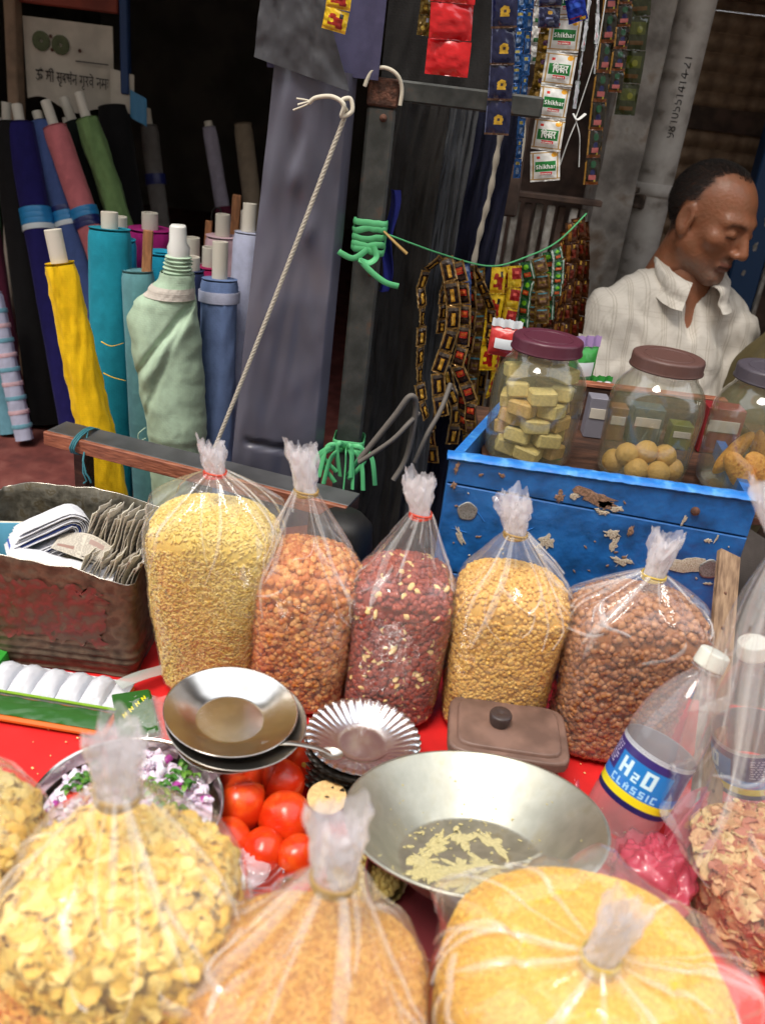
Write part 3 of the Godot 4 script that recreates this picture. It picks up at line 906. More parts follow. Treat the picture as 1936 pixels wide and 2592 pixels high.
# notice board and clutter on the shop's dim side
func shop_back() -> void:
	mottled("notice_paper", [[0.2, rgb(176, 166, 150)], [0.7, rgb(196, 188, 174)]], 0.8, 3.0, 0.012, 60)
	mottled("red_board", [[0.2, rgb(112, 44, 32)], [0.8, rgb(140, 60, 44)]], 0.7, 2.0, 0.012, 61)
	mottled("old_frame", [[0.2, rgb(112, 92, 74)], [0.8, rgb(146, 122, 100)]], 0.8, 3.0, 0.012, 62)
	sm("blue_frame", rgb(28, 58, 104), 0.6)
	sm("green_door", rgb(38, 70, 42), 0.6)
	var t := thing("notice_board", "cream notice board with two shiny discs and a hand painted line", "notice board", V(-0.985, 1.535, -2.6))
	var sh := sheet(func(u: float, v: float) -> Vector3:
		return V(lerpf(-0.125, 0.115, u), lerpf(-0.125 - 0.02 * u + 0.012 * sin(u * 9.0), 0.075, v), 0.004 * sin(u * 5.0)), 24, 20, 0.004)
	part("panel", sh, M.notice_paper, t)
	sm("disc_mirror", rgb(70, 74, 56), 0.12, 1.0)
	for k in 2:
		var d := MB.new()
		d.lathe([Vector2(0.004, 0.0), Vector2(0.004, 0.002), Vector2(0.024, 0.002), Vector2(0.024, 0.0)], 32, V(-0.075 + 0.052 * k, 0.02 - 0.004 * k, 0.007), Basis(Vector3.RIGHT, PI / 2))
		part("shiny_disc", d, M.disc_mirror, t)
	for k in 3:
		var d := MB.new()
		d.lathe([Vector2(0.0, 0.002), Vector2(0.004, 0.0015), Vector2(0.005, 0.0)], 10, [V(-0.049, 0.034, 0.006), V(-0.047, 0.002, 0.006), V(0.028, 0.008, 0.006)][k], Basis(Vector3.RIGHT, PI / 2))
		part("pin", d, M.rust, t)
	var ln := MB.new()
	ln.box(V(0.06, -0.018, 0.0065), V(0.09, 0.0025, 0.001))
	part("ruled_line", ln, M.ink, t)
	part("lettering", script_line("OmSriSudarshanGuraveNamah", 0.2, 0.0021), M.ink, t, Transform3D(Basis(Vector3.BACK, -0.02), V(-0.095, -0.075, 0.008)))
	var rb := MB.new()
	rb.box(V(0, 0, 0), V(0.27, 0.15, 0.03), 0.004)
	single("red_board", rb, M.red_board, "brick red board above the cream notice board", "board", Transform3D(Basis(), V(-0.985, 1.715, -2.6)))
	var fr := MB.new()
	fr.box(V(0, 0, 0), V(0.03, 1.4, 0.05), 0.004)
	single("door_frame", fr, M.old_frame, "weathered wooden frame post beside the notice board", "door frame", Transform3D(Basis(Vector3.BACK, -0.03), V(-1.135, 1.32, -2.58)))
	fr = MB.new()
	fr.box(V(0, 0, 0), V(0.022, 0.7, 0.03), 0.003)
	single("door_frame", fr, M.blue_frame, "narrow dark blue upright beside the notice board", "door frame", Transform3D(Basis(), V(-0.835, 1.80, -2.6)))
	fr = MB.new()
	fr.box(V(0, 0, 0), V(0.16, 1.9, 0.03), 0.004)
	fr.box(V(0, 0.3, 0.018), V(0.1, 0.5, 0.008), 0.003)
	fr.box(V(0, -0.4, 0.018), V(0.1, 0.6, 0.008), 0.003)
	single("green_door", fr, M.green_door, "dark green panelled door leaf at the shop's side", "door", Transform3D(Basis(Vector3.UP, 0.5), V(-1.28, 1.57, -2.56)))
	sm("scrap_blue", rgb(70, 130, 170), 0.6)
	var ps := sheet(func(u: float, v: float) -> Vector3: return V(lerpf(-0.03, 0.035, u), lerpf(-0.05, 0.05, v) - 0.01 * u, 0.004 * sin(u * 6.0)), 8, 8, 0.0006)
	single("poster_scrap", ps, M.notice_paper, "torn cream poster scrap pinned under the notice board", "poster", Transform3D(Basis(), V(-0.845, 1.46, -2.59)))
	ps = sheet(func(u: float, v: float) -> Vector3: return V(lerpf(-0.02, 0.025, u), lerpf(-0.035, 0.035, v) - 0.02 * u, 0.004 * sin(u * 6.0)), 8, 8, 0.0006)
	single("poster_scrap", ps, M.scrap_blue, "torn blue poster scrap hanging above the fat black roll", "poster", Transform3D(Basis(), V(-0.80, 1.43, -2.585)))
	# cream tubes poking up behind the leaning rolls
	for k in 4:
		var c := MB.new()
		var r := 0.012
		c.lathe([Vector2(r * 0.75, 0.0), Vector2(r * 0.75, 0.78), Vector2(r, 0.78), Vector2(r, 0.0)], 18)
		var lo: Vector3 = [V(-0.73, 0.625, -2.38), V(-0.66, 0.625, -2.36), V(-1.13, 0.625, -2.4), V(-0.80, 0.625, -2.45)][k]
		var hi: Vector3 = [V(-0.955, 1.42, -2.52), V(-0.90, 1.44, -2.5), V(-1.105, 1.37, -2.45), V(-0.985, 1.38, -2.55)][k]
		single("paper_tube", c, M.core_paper, ["empty paper tube leaning behind the pink roll", "empty paper tube leaning behind the leaf green roll", "empty paper tube behind the violet blue roll", "empty paper tube below the notice board"][k], "paper tube", Transform3D(lean(lo, hi), lo))
	var hk := MB.new()
	hk.tube(bez([V(0, 0, 0), V(0.0, 0.05, 0), V(0.02, 0.055, 0), V(0.024, 0.0, 0.0)], 8), 0.0022, 6)
	single("wire_hook", hk, M.black, "thin black wire hook standing among the rolls", "hook", Transform3D(Basis(), V(-0.50, 1.18, -2.2)))

# ---------------------------------------------------------------- lettering drawn with a brush
# strokes of a few Devanagari signs in a box one unit high; each sign: [advance, [polyline, ...]]
func deva(k: String) -> Array:
	match k:
		"sha": return [0.75, [[0.62, 1, 0.62, 0], [0.1, 0.95, 0.3, 0.9, 0.34, 0.72, 0.2, 0.6, 0.1, 0.66, 0.14, 0.8], [0.2, 0.6, 0.42, 0.2], [0.3, 0.62, 0.62, 0.62]]]
		"i": return [0.3, [[0.2, 1, 0.2, 0], [0.2, 1, 0.22, 1.22, 0.45, 1.32, 0.72, 1.2, 0.78, 1.0]]]
		"ii": return [0.3, [[0.15, 1, 0.15, 0], [0.15, 1, 0.12, 1.25, -0.1, 1.32, -0.3, 1.2, -0.34, 1.0]]]
		"kha": return [0.95, [[0.82, 1, 0.82, 0], [0.16, 1, 0.3, 0.82, 0.28, 0.6, 0.1, 0.52, 0.3, 0.3, 0.4, 0.05], [0.82, 0.62, 0.58, 0.66, 0.46, 0.45, 0.6, 0.25, 0.82, 0.32]]]
		"ra": return [0.5, [[0.15, 0.98, 0.34, 0.84, 0.32, 0.62, 0.1, 0.52, 0.22, 0.5, 0.42, 0.05]]]
		"sa": return [0.75, [[0.62, 1, 0.62, 0], [0.12, 0.98, 0.28, 0.82, 0.26, 0.6, 0.08, 0.52, 0.36, 0.08], [0.22, 0.52, 0.62, 0.56]]]
		"u": return [0.0, [[-0.2, 0.0, -0.36, -0.12, -0.3, -0.3, -0.1, -0.32]]]
		"da": return [0.6, [[0.4, 1, 0.4, 0.8, 0.18, 0.72, 0.14, 0.45, 0.34, 0.36, 0.42, 0.5, 0.3, 0.55, 0.45, 0.1]]]
		"repha": return [0.0, [[-0.15, 1.0, -0.05, 1.2, -0.22, 1.3]]]
		"na": return [0.7, [[0.56, 1, 0.56, 0], [0.56, 0.55, 0.28, 0.55, 0.14, 0.45, 0.2, 0.34, 0.3, 0.42]]]
		"ga": return [0.75, [[0.6, 1, 0.6, 0], [0.28, 1, 0.28, 0.42, 0.16, 0.36, 0.1, 0.46, 0.2, 0.54]]]
		"va": return [0.7, [[0.56, 1, 0.56, 0], [0.56, 0.66, 0.26, 0.7, 0.14, 0.48, 0.28, 0.28, 0.56, 0.4]]]
		"e": return [0.0, [[-0.14, 1.0, -0.24, 1.2, -0.5, 1.34]]]
		"ma": return [0.75, [[0.6, 1, 0.6, 0], [0.2, 1, 0.2, 0.4, 0.1, 0.34, 0.12, 0.48, 0.6, 0.48]]]
		"h": return [0.25, [[0.1, 0.7, 0.13, 0.66], [0.1, 0.3, 0.13, 0.26]]]
		"om": return [1.0, [[0.1, 0.9, 0.34, 0.95, 0.4, 0.7, 0.2, 0.56, 0.44, 0.5, 0.46, 0.16, 0.2, 0.04, 0.06, 0.2], [0.44, 0.5, 0.7, 0.62, 0.86, 0.4, 0.74, 0.2, 0.62, 0.3], [0.55, 1.16, 0.72, 1.04, 0.9, 1.16], [0.72, 1.24, 0.75, 1.28]]]
		"shri": return [0.85, [[0.66, 1, 0.66, 0], [0.12, 0.95, 0.32, 0.86, 0.3, 0.62, 0.14, 0.6], [0.24, 0.6, 0.66, 0.62], [0.3, 0.5, 0.1, 0.2]]]
	return [0.5, []]

func brush(keys: Array, height: float, w: float) -> MB:
	var m := MB.new()
	var x := 0.0
	var bar := 0.0
	for k in keys:
		if k == " ":
			if x > bar:
				stroke(m, [V(bar, 1, 0) * height, V(x, 1, 0) * height], w)
			x += 0.35
			bar = x
			continue
		var g: Array = deva(k)
		for pl in g[1]:
			var pts := []
			for i in range(0, pl.size(), 2):
				pts.append(V(x + pl[i], pl[i + 1], 0) * height)
			stroke(m, bez(pts, 4) if pts.size() > 2 else pts, w)
		x += g[0]
	if x > bar:
		stroke(m, [V(bar, 1, 0) * height, V(x, 1, 0) * height], w)
	return m

func stroke(m: MB, p: Array, w: float) -> void:
	for i in p.size() - 1:
		var a: Vector3 = p[i]
		var b: Vector3 = p[i + 1]
		var d := (b - a).normalized() * w * 0.5
		var s := V(-d.y, d.x, 0)
		var z := V(0, 0, 0.00002 * (i % 5))
		m.quad(a - s - d * 0.6 + z, b - s + d * 0.6 + z, b + s + d * 0.6 + z, a + s - d * 0.6 + z)

func script_line(_words: String, width: float, w: float) -> MB:
	var m := brush(["om", " ", "shri", "ii", " ", "sa", "u", "da", "sha", "repha", "na", " ", "ga", "u", "ra", "va", "e", " ", "na", "ma", "h"], 1.0, w / 0.019)
	var hi := 0.0
	for p in m.v: hi = maxf(hi, p.x)
	var s := width / hi
	for i in m.v.size(): m.v[i] = V(m.v[i].x * s, m.v[i].y * 0.024, m.v[i].z * 0.02)
	return m

# ---------------------------------------------------------------- the neighbouring stall
func blob(r: float, sx: float, sy: float, sd: float, rough := 0.45, seg := 22, thick := 0.0006) -> MB:
	# a flat ragged flake lying in the xy plane
	var m := MB.new()
	m.grid(seg, 2, func(u: float, v: float) -> Vector3:
		var a := -u * TAU
		var q := r * (1.0 + rough * fn.get_noise_3d(cos(a) * 1.4 + sd, sin(a) * 1.4, sd) * 1.6 + rough * 0.5 * fn.get_noise_3d(cos(a) * 5.0, sin(a) * 5.0 + sd, 2.0))
		if v < 0.4: return V(0, 0, thick)
		if v < 0.9: return V(cos(a) * q * sx, sin(a) * q * sy, thick)
		return V(cos(a) * q * sx, sin(a) * q * sy, -0.0005), true)
	return m

func jar(n: String, label: String, at: Vector3, lid: Material) -> Node3D:
	var t := thing(n, label, "jar", at, "glass jars on the blue stall")
	var pr := [Vector2(0.0, 0.004), Vector2(0.05, 0.003), Vector2(0.057, 0.006), Vector2(0.0605, 0.014), Vector2(0.0615, 0.03), Vector2(0.0625, 0.07), Vector2(0.0635, 0.11), Vector2(0.0635, 0.128), Vector2(0.062, 0.142), Vector2(0.058, 0.156), Vector2(0.0515, 0.168), Vector2(0.046, 0.175), Vector2(0.0435, 0.182), Vector2(0.0435, 0.186), Vector2(0.045, 0.187), Vector2(0.045, 0.189), Vector2(0.0425, 0.191), Vector2(0.0425, 0.203)]
	var m := MB.new()
	m.lathe(pr, 64, Vector3.ZERO, Basis(), func(u, s): return 1.0 + 0.006 * sin(u * TAU * 2.0 + s * 4.0))
	part("glass_body", m, M.jar_glass, t)
	var mi := MB.new()
	var ip := []
	for p in pr: ip.append(Vector2(maxf(p.x - 0.0022, 0.0), p.y + (0.004 if p.y < 0.02 else 0.0)))
	mi.lathe(ip, 64)
	part("glass_inside", mi, M.jar_glass, t)
	t.scale = V(1.03, 0.85, 1.03)
	var g := MB.new()
	g.lathe([Vector2(0.0, 0.0008), Vector2(0.05, 0.0), Vector2(0.0555, 0.003), Vector2(0.05, 0.0065), Vector2(0.0, 0.0075)], 48)
	part("glass_base", g, M.jar_glass, t)
	var l := MB.new()
	var lp := [Vector2(0.0, 0.2115), Vector2(0.034, 0.2115), Vector2(0.0375, 0.213), Vector2(0.044, 0.2128), Vector2(0.0468, 0.211), Vector2(0.0475, 0.208), Vector2(0.0475, 0.194), Vector2(0.0488, 0.1925), Vector2(0.0488, 0.190), Vector2(0.045, 0.190)]
	lp.reverse()
	l.lathe(lp, 96, Vector3.ZERO, Basis(), func(u, s): return 1.0 + (0.006 * signf(sin(u * TAU * 48.0)) if s > 0.35 and s < 0.5 else 0.0))
	var lo := part("lid", l, lid, t)
	var gr := MB.new()
	gr.lathe([Vector2(0.0335, 0.2112), Vector2(0.0335, 0.2123), Vector2(0.0325, 0.2126), Vector2(0.0315, 0.2123), Vector2(0.0315, 0.2112)], 64)
	part("lid_ring", gr, lid, lo)
	return t

func build_right_side() -> void:
	var t := thing("blue_stall", "blue painted wooden stall box with chipped boards and two tin discs", "stall", V(0.28, 0, -1.06))
	var x0 := -0.2
	var x1 := 0.21
	# three front boards; the joint below the first one slants
	var bd := [[1.121, 1.114, 1.0885, 1.062], [1.0865, 1.060, 0.955, 0.93], [0.953, 0.928, 0.70, 0.70], [0.698, 0.698, 0.40, 0.40]]
	for b in bd:
		var m := MB.new()
		var zf := 0.0
		var zb := -0.02
		var P := [V(x0, b[2], zf), V(x1, b[3], zf), V(x1, b[1], zf), V(x0, b[0], zf)]
		var Q := []
		for p in P: Q.append(p + V(0, 0, zb))
		var c := 0.0015
		var F := [P[0] + V(c, c, 0), P[1] + V(-c, c, 0), P[2] + V(-c, -c, 0), P[3] + V(c, -c, 0)]
		var R := [P[0] - V(0, 0, c), P[1] - V(0, 0, c), P[2] - V(0, 0, c), P[3] - V(0, 0, c)]
		m.quad(F[0], F[1], F[2], F[3])
		for i in 4:
			var j := (i + 1) % 4
			m.quad(R[i], R[j], F[j], F[i])
			m.quad(Q[i], Q[j], R[j], R[i])
		m.quad(Q[1], Q[0], Q[3], Q[2])
		part("front_board", m, M.blue_paint, t)
	var rim := MB.new()
	rim.grid(60, 10, func(u: float, v: float) -> Vector3:
		var a := v * TAU
		var y := lerpf(1.1235, 1.1165, u) + fn.get_noise_2d(u * 30.0, 1.0) * 0.0012
		return V(lerpf(x0 - 0.004, x1 + 0.004, u), y + 0.005 * sin(a), -0.009 + 0.0125 * cos(a) + fn.get_noise_2d(u * 24.0, 5.0) * 0.001))
	part("top_rim", rim, M.blue_worn, t)
	for s in 2:
		var m := MB.new()
		var xa := x0 if s == 0 else x1
		var xb := xa + (0.10 if s == 0 else 0.05)
		var hb := 1.10
		var w := 0.014 if s == 0 else -0.014
		var P := [V(xa, 0.4, -0.0215), V(xb, 0.4, -0.36), V(xb, hb, -0.36), V(xa, 1.118, -0.0215)]
		var Q := []
		for p in P: Q.append(p + V(w, 0, 0))
		m.quad(P[0], P[1], P[2], P[3])
		m.quad(Q[1], Q[0], Q[3], Q[2])
		for i in 4:
			var j := (i + 1) % 4
			m.quad(P[j], P[i], Q[i], Q[j])
		part("side_board", m, M.blue_worn if s == 0 else M.blue_paint, t)
	var fl := MB.new()
	fl.box(V(0.06, 1.0755, -0.19), V(0.41, 0.012, 0.33), 0.001)
	part("tray_floor", fl, M.dark_wood, t)
	var bk := MB.new()
	bk.box(V(0.085, 1.015, -0.352), V(0.36, 0.25, 0.016), 0.002)
	part("back_board", bk, M.dark_wood, t)
	bk = MB.new()
	bk.box(V(0.085, 1.1435, -0.352), V(0.36, 0.006, 0.02), 0.001)
	part("back_edge", bk, M.wood_rail, t)
	for k in 4:
		var lg := MB.new()
		lg.box(V([-0.17, 0.18, -0.08, 0.2][k], 0.2, [-0.05, -0.05, -0.32, -0.32][k]), V(0.04, 0.4, 0.04), 0.003)
		part("leg", lg, M.dark_wood, t)
	# places where the paint has come off: x, y, radius, stretch x, y, bare colour
	var C := [[-0.049, 1.087, 0.006, 0.9, 1.1, M.brown_chip], [-0.004, 1.094, 0.013, 2.0, 0.7, M.brown_chip], [0.014, 1.084, 0.008, 1.5, 0.7, M.brown_chip], [0.03, 1.080, 0.006, 1.2, 0.8, M.bare_chip], [0.012, 1.072, 0.006, 1.6, 0.5, M.bare_chip], [-0.03, 1.091, 0.005, 1.3, 0.8, M.bare_chip], [0.03, 1.043, 0.008, 1.2, 0.9, M.bare_chip], [0.037, 1.029, 0.008, 0.7, 1.4, M.bare_chip], [0.055, 1.05, 0.005, 0.7, 1.4, M.brown_chip], [-0.054, 1.018, 0.010, 1.1, 1.2, M.bare_chip], [0.055, 1.003, 0.008, 1.7, 0.6, M.bare_chip], [0.145, 1.01, 0.015, 2.3, 0.6, M.bare_chip], [-0.171, 1.012, 0.004, 0.9, 3.2, M.bare_chip], [0.095, 1.04, 0.003, 1.0, 1.0, M.brown_chip], [0.115, 1.035, 0.003, 1.0, 1.0, M.brown_chip], [-0.19, 1.11, 0.005, 0.6, 1.6, M.brown_chip], [-0.19, 1.085, 0.004, 0.8, 1.0, M.brown_chip], [-0.13, 1.108, 0.003, 1.4, 0.8, M.brown_chip], [0.16, 1.05, 0.004, 1.2, 0.7, M.bare_chip], [0.17, 1.055, 0.002, 0.6, 3.0, M.bare_chip], [-0.115, 1.05, 0.0035, 1.2, 0.8, M.bare_chip], [0.12, 1.075, 0.004, 0.5, 1.8, M.bare_chip], [0.06, 0.98, 0.004, 1.2, 0.7, M.bare_chip], [0.178, 0.985, 0.004, 1.5, 0.5, M.bare_chip]]
	for k in C.size():
		var q: Array = C[k]
		part("bare_patch", blob(q[2], q[3], q[4], k * 3.7, 0.6), q[5], t, Transform3D(Basis(Vector3.BACK, 0.5 if k == 12 else rng.randf_range(-0.3, 0.1)), V(q[0], q[1], 0.0006)))
	for k in 46:
		var cx := rng.randf_range(x0 + 0.01, x1 - 0.01)
		part("bare_patch", blob(rng.randf_range(0.0007, 0.0022), rng.randf_range(0.7, 2.2), 0.8, k * 5.1, 0.6, 10), M.bare_chip if k % 2 else M.brown_chip, t, Transform3D(Basis(Vector3.BACK, rng.randf_range(-1, 1)), V(cx, rng.randf_range(0.95, 1.112), 0.0005)))
	for k in 16:
		part("scratch", blob(rng.randf_range(0.004, 0.014), 1.0, rng.randf_range(0.03, 0.07), k * 9.1, 0.5, 14, 0.0003), M.blue_worn if k % 3 else M.bare_chip, t, Transform3D(Basis(Vector3.BACK, rng.randf_range(-1.2, 1.2)), V(rng.randf_range(x0 + 0.02, x1 - 0.02), rng.randf_range(0.96, 1.055), 0.0005)))
	for k in 2:
		var d := MB.new()
		d.lathe([Vector2(0.0134 if k == 0 else 0.0145, 0.0), Vector2(0.0134 if k == 0 else 0.0145, 0.0016), Vector2(0.012, 0.0022), Vector2(0.004, 0.0014), Vector2(0.0, 0.0014)], 32, Vector3.ZERO, Basis(Vector3.RIGHT, PI / 2), func(u, s): return 1.0 + 0.04 * sin(u * 31.0))
		part("tin_disc", d, M.tin_disc, t, Transform3D(Basis(), [V(-0.167, 1.05, 0.0), V(0.173, 1.008, 0.0)][k]))
	var nl := MB.new()
	nl.lathe([Vector2(0.006, 0.0), Vector2(0.006, 0.003), Vector2(0.0045, 0.006), Vector2(0.0, 0.0065)], 16, Vector3.ZERO, Basis(Vector3.RIGHT, PI / 2))
	part("nail_head", nl, M.rust, t, Transform3D(Basis(), V(0.131, 1.091, 0)))

	# jars and what they hold
	jar("glass_jar", "round glass jar of pale yellow cubes under a maroon lid", V(0.199, 1.0835, -1.2), M.lid_maroon)
	jar("glass_jar", "round glass jar with a few round balls under a brown lid", V(0.362, 1.0835, -1.18), M.lid_brown)
	jar("glass_jar", "round glass jar holding golden rusks under a violet lid", V(0.507, 1.0835, -1.18), M.lid_violet)
	mottled("sweet_pale", [[0.2, rgb(206, 178, 96)], [0.7, rgb(222, 200, 124)]], 0.6, 20.0, 0.02, 70, 0.0, 0.05)
	mottled("sweet_tan", [[0.2, rgb(196, 152, 84)], [0.7, rgb(214, 176, 104)]], 0.6, 20.0, 0.02, 71, 0.0, 0.05)
	var cube := MB.new()
	cube.box(Vector3.ZERO, V(0.036, 0.0205, 0.029), 0.0025)
	var cm := cube.mesh()
	for l in 6:
		for k in 5:
			if l == 5 and k > 2: continue
			var a := k / 5.0 * TAU + l * 0.6 + 0.4
			var r := 0.034 + rng.randf_range(-0.002, 0.003)
			var y := 1.0925 + 0.0112 + l * 0.0212
			var bs := Basis(Vector3.UP, -a + PI / 2 + rng.randf_range(-0.4, 0.4)) * Basis(V(rng.randf() - 0.5, 0, rng.randf() - 0.5).normalized(), rng.randf_range(0, 0.22))
			single("sweet_cube", cm, M.sweet_pale if (k + l) % 3 else M.sweet_tan, "pale yellow square sweet inside the maroon lidded jar", "sweet", Transform3D(bs, V(0.199 + cos(a) * r, y, -1.2 + sin(a) * r)), "square sweets in the jar")
	mottled("ball_gold", [[0.2, rgb(188, 138, 62)], [0.7, rgb(206, 164, 86)]], 0.65, 14.0, 0.02, 72, 0.0, 0.1)
	var bl := MB.new()
	bl.grid(28, 16, func(u: float, v: float) -> Vector3:
		var a := -u * TAU
		var p := V(sin(v * PI) * cos(a), -cos(v * PI), sin(v * PI) * sin(a))
		return p * 0.0165 * (1.0 + 0.06 * fn.get_noise_3d(p.x * 2.0, p.y * 2.0, p.z * 2.0)), true)
	var bmesh := bl.mesh()
	for p in [V(-0.043, 0, 0.012), V(-0.016, 0, 0.038), V(0.014, 0, 0.04), V(0.038, 0, 0.02), V(-0.008, 0.002, 0.003), V(0.024, 0.018, 0.018), V(-0.004, 0.022, 0.022), V(0.03, 0.0, -0.015), V(-0.03, 0.016, 0.024)]:
		single("sweet_ball", bmesh, M.ball_gold, "golden round sweet ball at the bottom of the brown lidded jar", "sweet", Transform3D(Basis(p.normalized() if p.length() > 0 else Vector3.UP, p.x * 60.0), V(0.362, 1.107, -1.18) + p), "round sweets in the jar")
	mottled("rusk_gold", [[0.2, rgb(200, 132, 44)], [0.6, rgb(224, 164, 70)], [0.85, rgb(178, 104, 34)]], 0.7, 10.0, 0.015, 73, 0.0, 0.15)
	for k in 4:
		var rk := MB.new()
		rk.grid(32, 20, func(u: float, v: float) -> Vector3:
			var a := -u * TAU
			var s := sin(v * PI)
			var p := V(signf(cos(a)) * pow(absf(cos(a)), 0.8) * s * 0.017, -cos(v * PI) * 0.04, sin(a) * s * 0.011)
			return p * (1.0 + 0.1 * fn.get_noise_3d(p.x * 40.0 + k, p.y * 40.0, p.z * 40.0)), true)
		single("rusk", rk, M.rusk_gold, "golden long rusk leaning inside the violet lidded jar", "rusk", Transform3D(Basis(Vector3.BACK, [0.75, 0.9, -0.5, 0.2][k]) * Basis(Vector3.UP, 0.4 * k), V(0.507, 1.0835, -1.18) + [V(-0.014, 0.034, 0.034), V(0.022, 0.036, 0.02), V(-0.012, 0.045, -0.02), V(0.025, 0.045, -0.024)][k]), "rusks in the jar")
	# cartons standing behind the jars
	var K := [[0.318, 1.09, -1.335, 0.03, 0.066, 0.03, rgb(120, 118, 128), "pale lilac carton"], [0.352, 1.082, -1.335, 0.028, 0.055, 0.03, rgb(116, 78, 50), "tan carton"], [0.398, 1.084, -1.335, 0.05, 0.06, 0.035, rgb(58, 72, 72), "grey green carton"], [0.455, 1.075, -1.33, 0.034, 0.04, 0.03, rgb(92, 96, 30), "olive yellow carton"], [0.515, 1.095, -1.335, 0.06, 0.075, 0.04, rgb(120, 28, 32), "red carton"], [0.57, 1.08, -1.32, 0.035, 0.05, 0.04, rgb(80, 60, 34), "brown carton"]]
	for q in K:
		var c := MB.new()
		c.box(Vector3.ZERO, V(q[3], q[4], q[5]), 0.001)
		var cmt := sm("carton_" + str(q[0]), q[6], 0.5)
		var o := thing("carton", "small " + q[7] + " standing behind the jars", "carton", V(q[0], 1.0825 + q[4] * 0.5, q[2]))
		part("box", c, cmt, o)
		var f := MB.new()
		f.box(V(0, q[4] * 0.12, q[5] * 0.5 + 0.0006), V(q[3] * 0.8, q[4] * 0.25, 0.0012), 0.0003)
		part("label_panel", f, M.notice_paper, o)
	# bright pouches behind the maroon lidded jar
	sm("pouch_green", rgb(58, 150, 66), 0.3)
	sm("pouch_lilac", rgb(176, 146, 200), 0.3)
	sm("pouch_white", rgb(226, 232, 236), 0.3)
	sm("pouch_red", rgb(188, 54, 52), 0.3)
	pouch("green and lilac crimped pouch standing behind the maroon lidded jar", V(0.30, 1.132, -1.43), 0.055, 0.085, M.pouch_green, M.pouch_lilac, 0.5)
	pouch("white pouch lying low beside the green one", V(0.335, 1.11, -1.44), 0.05, 0.04, M.pouch_white, M.pouch_green, 0.3)
	pouch("red and clear pouch left of the maroon lid", V(0.165, 1.17, -1.42), 0.05, 0.06, M.pouch_red, M.pouch_white, -0.2)

	# the wall of the shop next door: rough column, drain pipe, rolling shutter, blue door
	var col := MB.new()
	for s in 4:
		var nx: Array = [[V(-0.045, 0, 0.06), V(0.045, 0, 0.06)], [V(0.045, 0, 0.06), V(0.045, 0, -0.1)], [V(0.045, 0, -0.1), V(-0.045, 0, -0.1)], [V(-0.045, 0, -0.1), V(-0.045, 0, 0.06)]][s]
		col.grid(14, 150, func(u: float, v: float) -> Vector3:
			var p: Vector3 = nx[0].lerp(nx[1], u)
			p.y = v * 2.65
			var e := minf(u, 1.0 - u)
			var g := fn.get_noise_3d(p.x * 30.0, p.y * 11.0, p.z * 30.0)
			return p + V(p.x * (0.13 * g - (0.1 * maxf(0.0, g) if e < 0.1 else 0.0)), 0, p.z * 0.06 * g))
	single("plaster_column", col, M.old_plaster, "rough grey plaster column with broken edges beside the pipe", "column", Transform3D(Basis(), V(0.457, 0, -2.28)))
	var pp := thing("drain_pipe", "whitewashed thick drain pipe with a scribbled number", "pipe", V(0.578, 0, -2.37))
	var pm := MB.new()
	pm.lathe([Vector2(0.0485, 0.0), Vector2(0.0485, 1.385)], 40)
	pm.lathe([Vector2(0.047, 1.40), Vector2(0.047, 2.65)], 40)
	part("pipe", pm, M.pole_paint, pp)
	var pj := MB.new()
	pj.lathe([Vector2(0.047, 1.375), Vector2(0.0525, 1.377), Vector2(0.0535, 1.39), Vector2(0.052, 1.402), Vector2(0.047, 1.405)], 40, Vector3.ZERO, Basis(), func(u, s): return 1.0 + 0.03 * sin(u * 17.0))
	part("joint", pj, M.pole_paint, pp)
	pj = MB.new()
	pj.box(V(-0.035, 1.36, 0.038), V(0.03, 0.035, 0.012), 0.003, Basis(Vector3.UP, -0.7))
	pj.box(V(-0.07, 1.385, 0.03), V(0.08, 0.012, 0.008), 0.002)
	part("rusty_clamp", pj, M.pole_rust, pp)
	var num := TextMesh.new()
	num.text = "9810551414-2T"
	num.font_size = 26
	num.pixel_size = 0.001
	num.depth = 0.0006
	num.curve_step = 1.0
	var fo := SystemFont.new()
	fo.font_names = PackedStringArray(["Droid Sans"])
	num.font = fo
	part("scribbled_number", num, M.ink, pp, Transform3D(Basis(Vector3.UP, -0.2) * Basis(Vector3.BACK, PI / 2), V(0.0, 1.60, 0.0475)))
	var sh := thing("rolling_shutter", "brown rolling shutter of ribbed steel slats behind the man", "shutter", V(0.86, 0.0, -2.72))
	var sl := MB.new()
	sl.grid(1, 10, func(u: float, v: float) -> Vector3:
		return V(lerpf(-0.3, 0.3, u), v * 0.047, 0.010 * sin(v * PI) * (1.0 if v < 0.9 else 0.6)))
	sl.box(V(0, 0.0455, 0.001), V(0.6, 0.004, 0.004), 0.001)
	var slm := sl.mesh()
	for k in 38:
		if k == 31: continue
		part("slat", slm, M.shutter_steel, sh, Transform3D(Basis(), V(0, 0.05 + k * 0.048, 0)))
	var bp := MB.new()
	bp.box(V(0.0, 1.565, 0.004), V(0.6, 0.06, 0.02), 0.002)
	part("lock_plate", bp, M.brown_plank, sh)
	var bb := MB.new()
	bb.box(V(0, 0.9, -0.02), V(0.62, 1.8, 0.02))
	part("backing", bb, M.brown_plank, sh)
	var hb := MB.new()
	hb.box(V(0.0, 1.95, 0.04), V(0.62, 0.2, 0.12), 0.01)
	part("roll_box", hb, M.shutter_steel, sh)
	sm("door_blue", rgb(26, 62, 104), 0.55)
	var dr := thing("blue_door_post", "dark blue painted door post with scuffs behind the man", "door post", V(0.905, 0, -2.5))
	var dm := MB.new()
	dm.box(V(0, 1.3, 0), V(0.085, 2.6, 0.06), 0.004)
	part("post", dm, M.door_blue, dr)
	dm = MB.new()
	dm.box(V(0.05, 1.3, 0.01), V(0.012, 2.6, 0.05), 0.002)
	part("edge_strip", dm, M.grey_slat, dr)
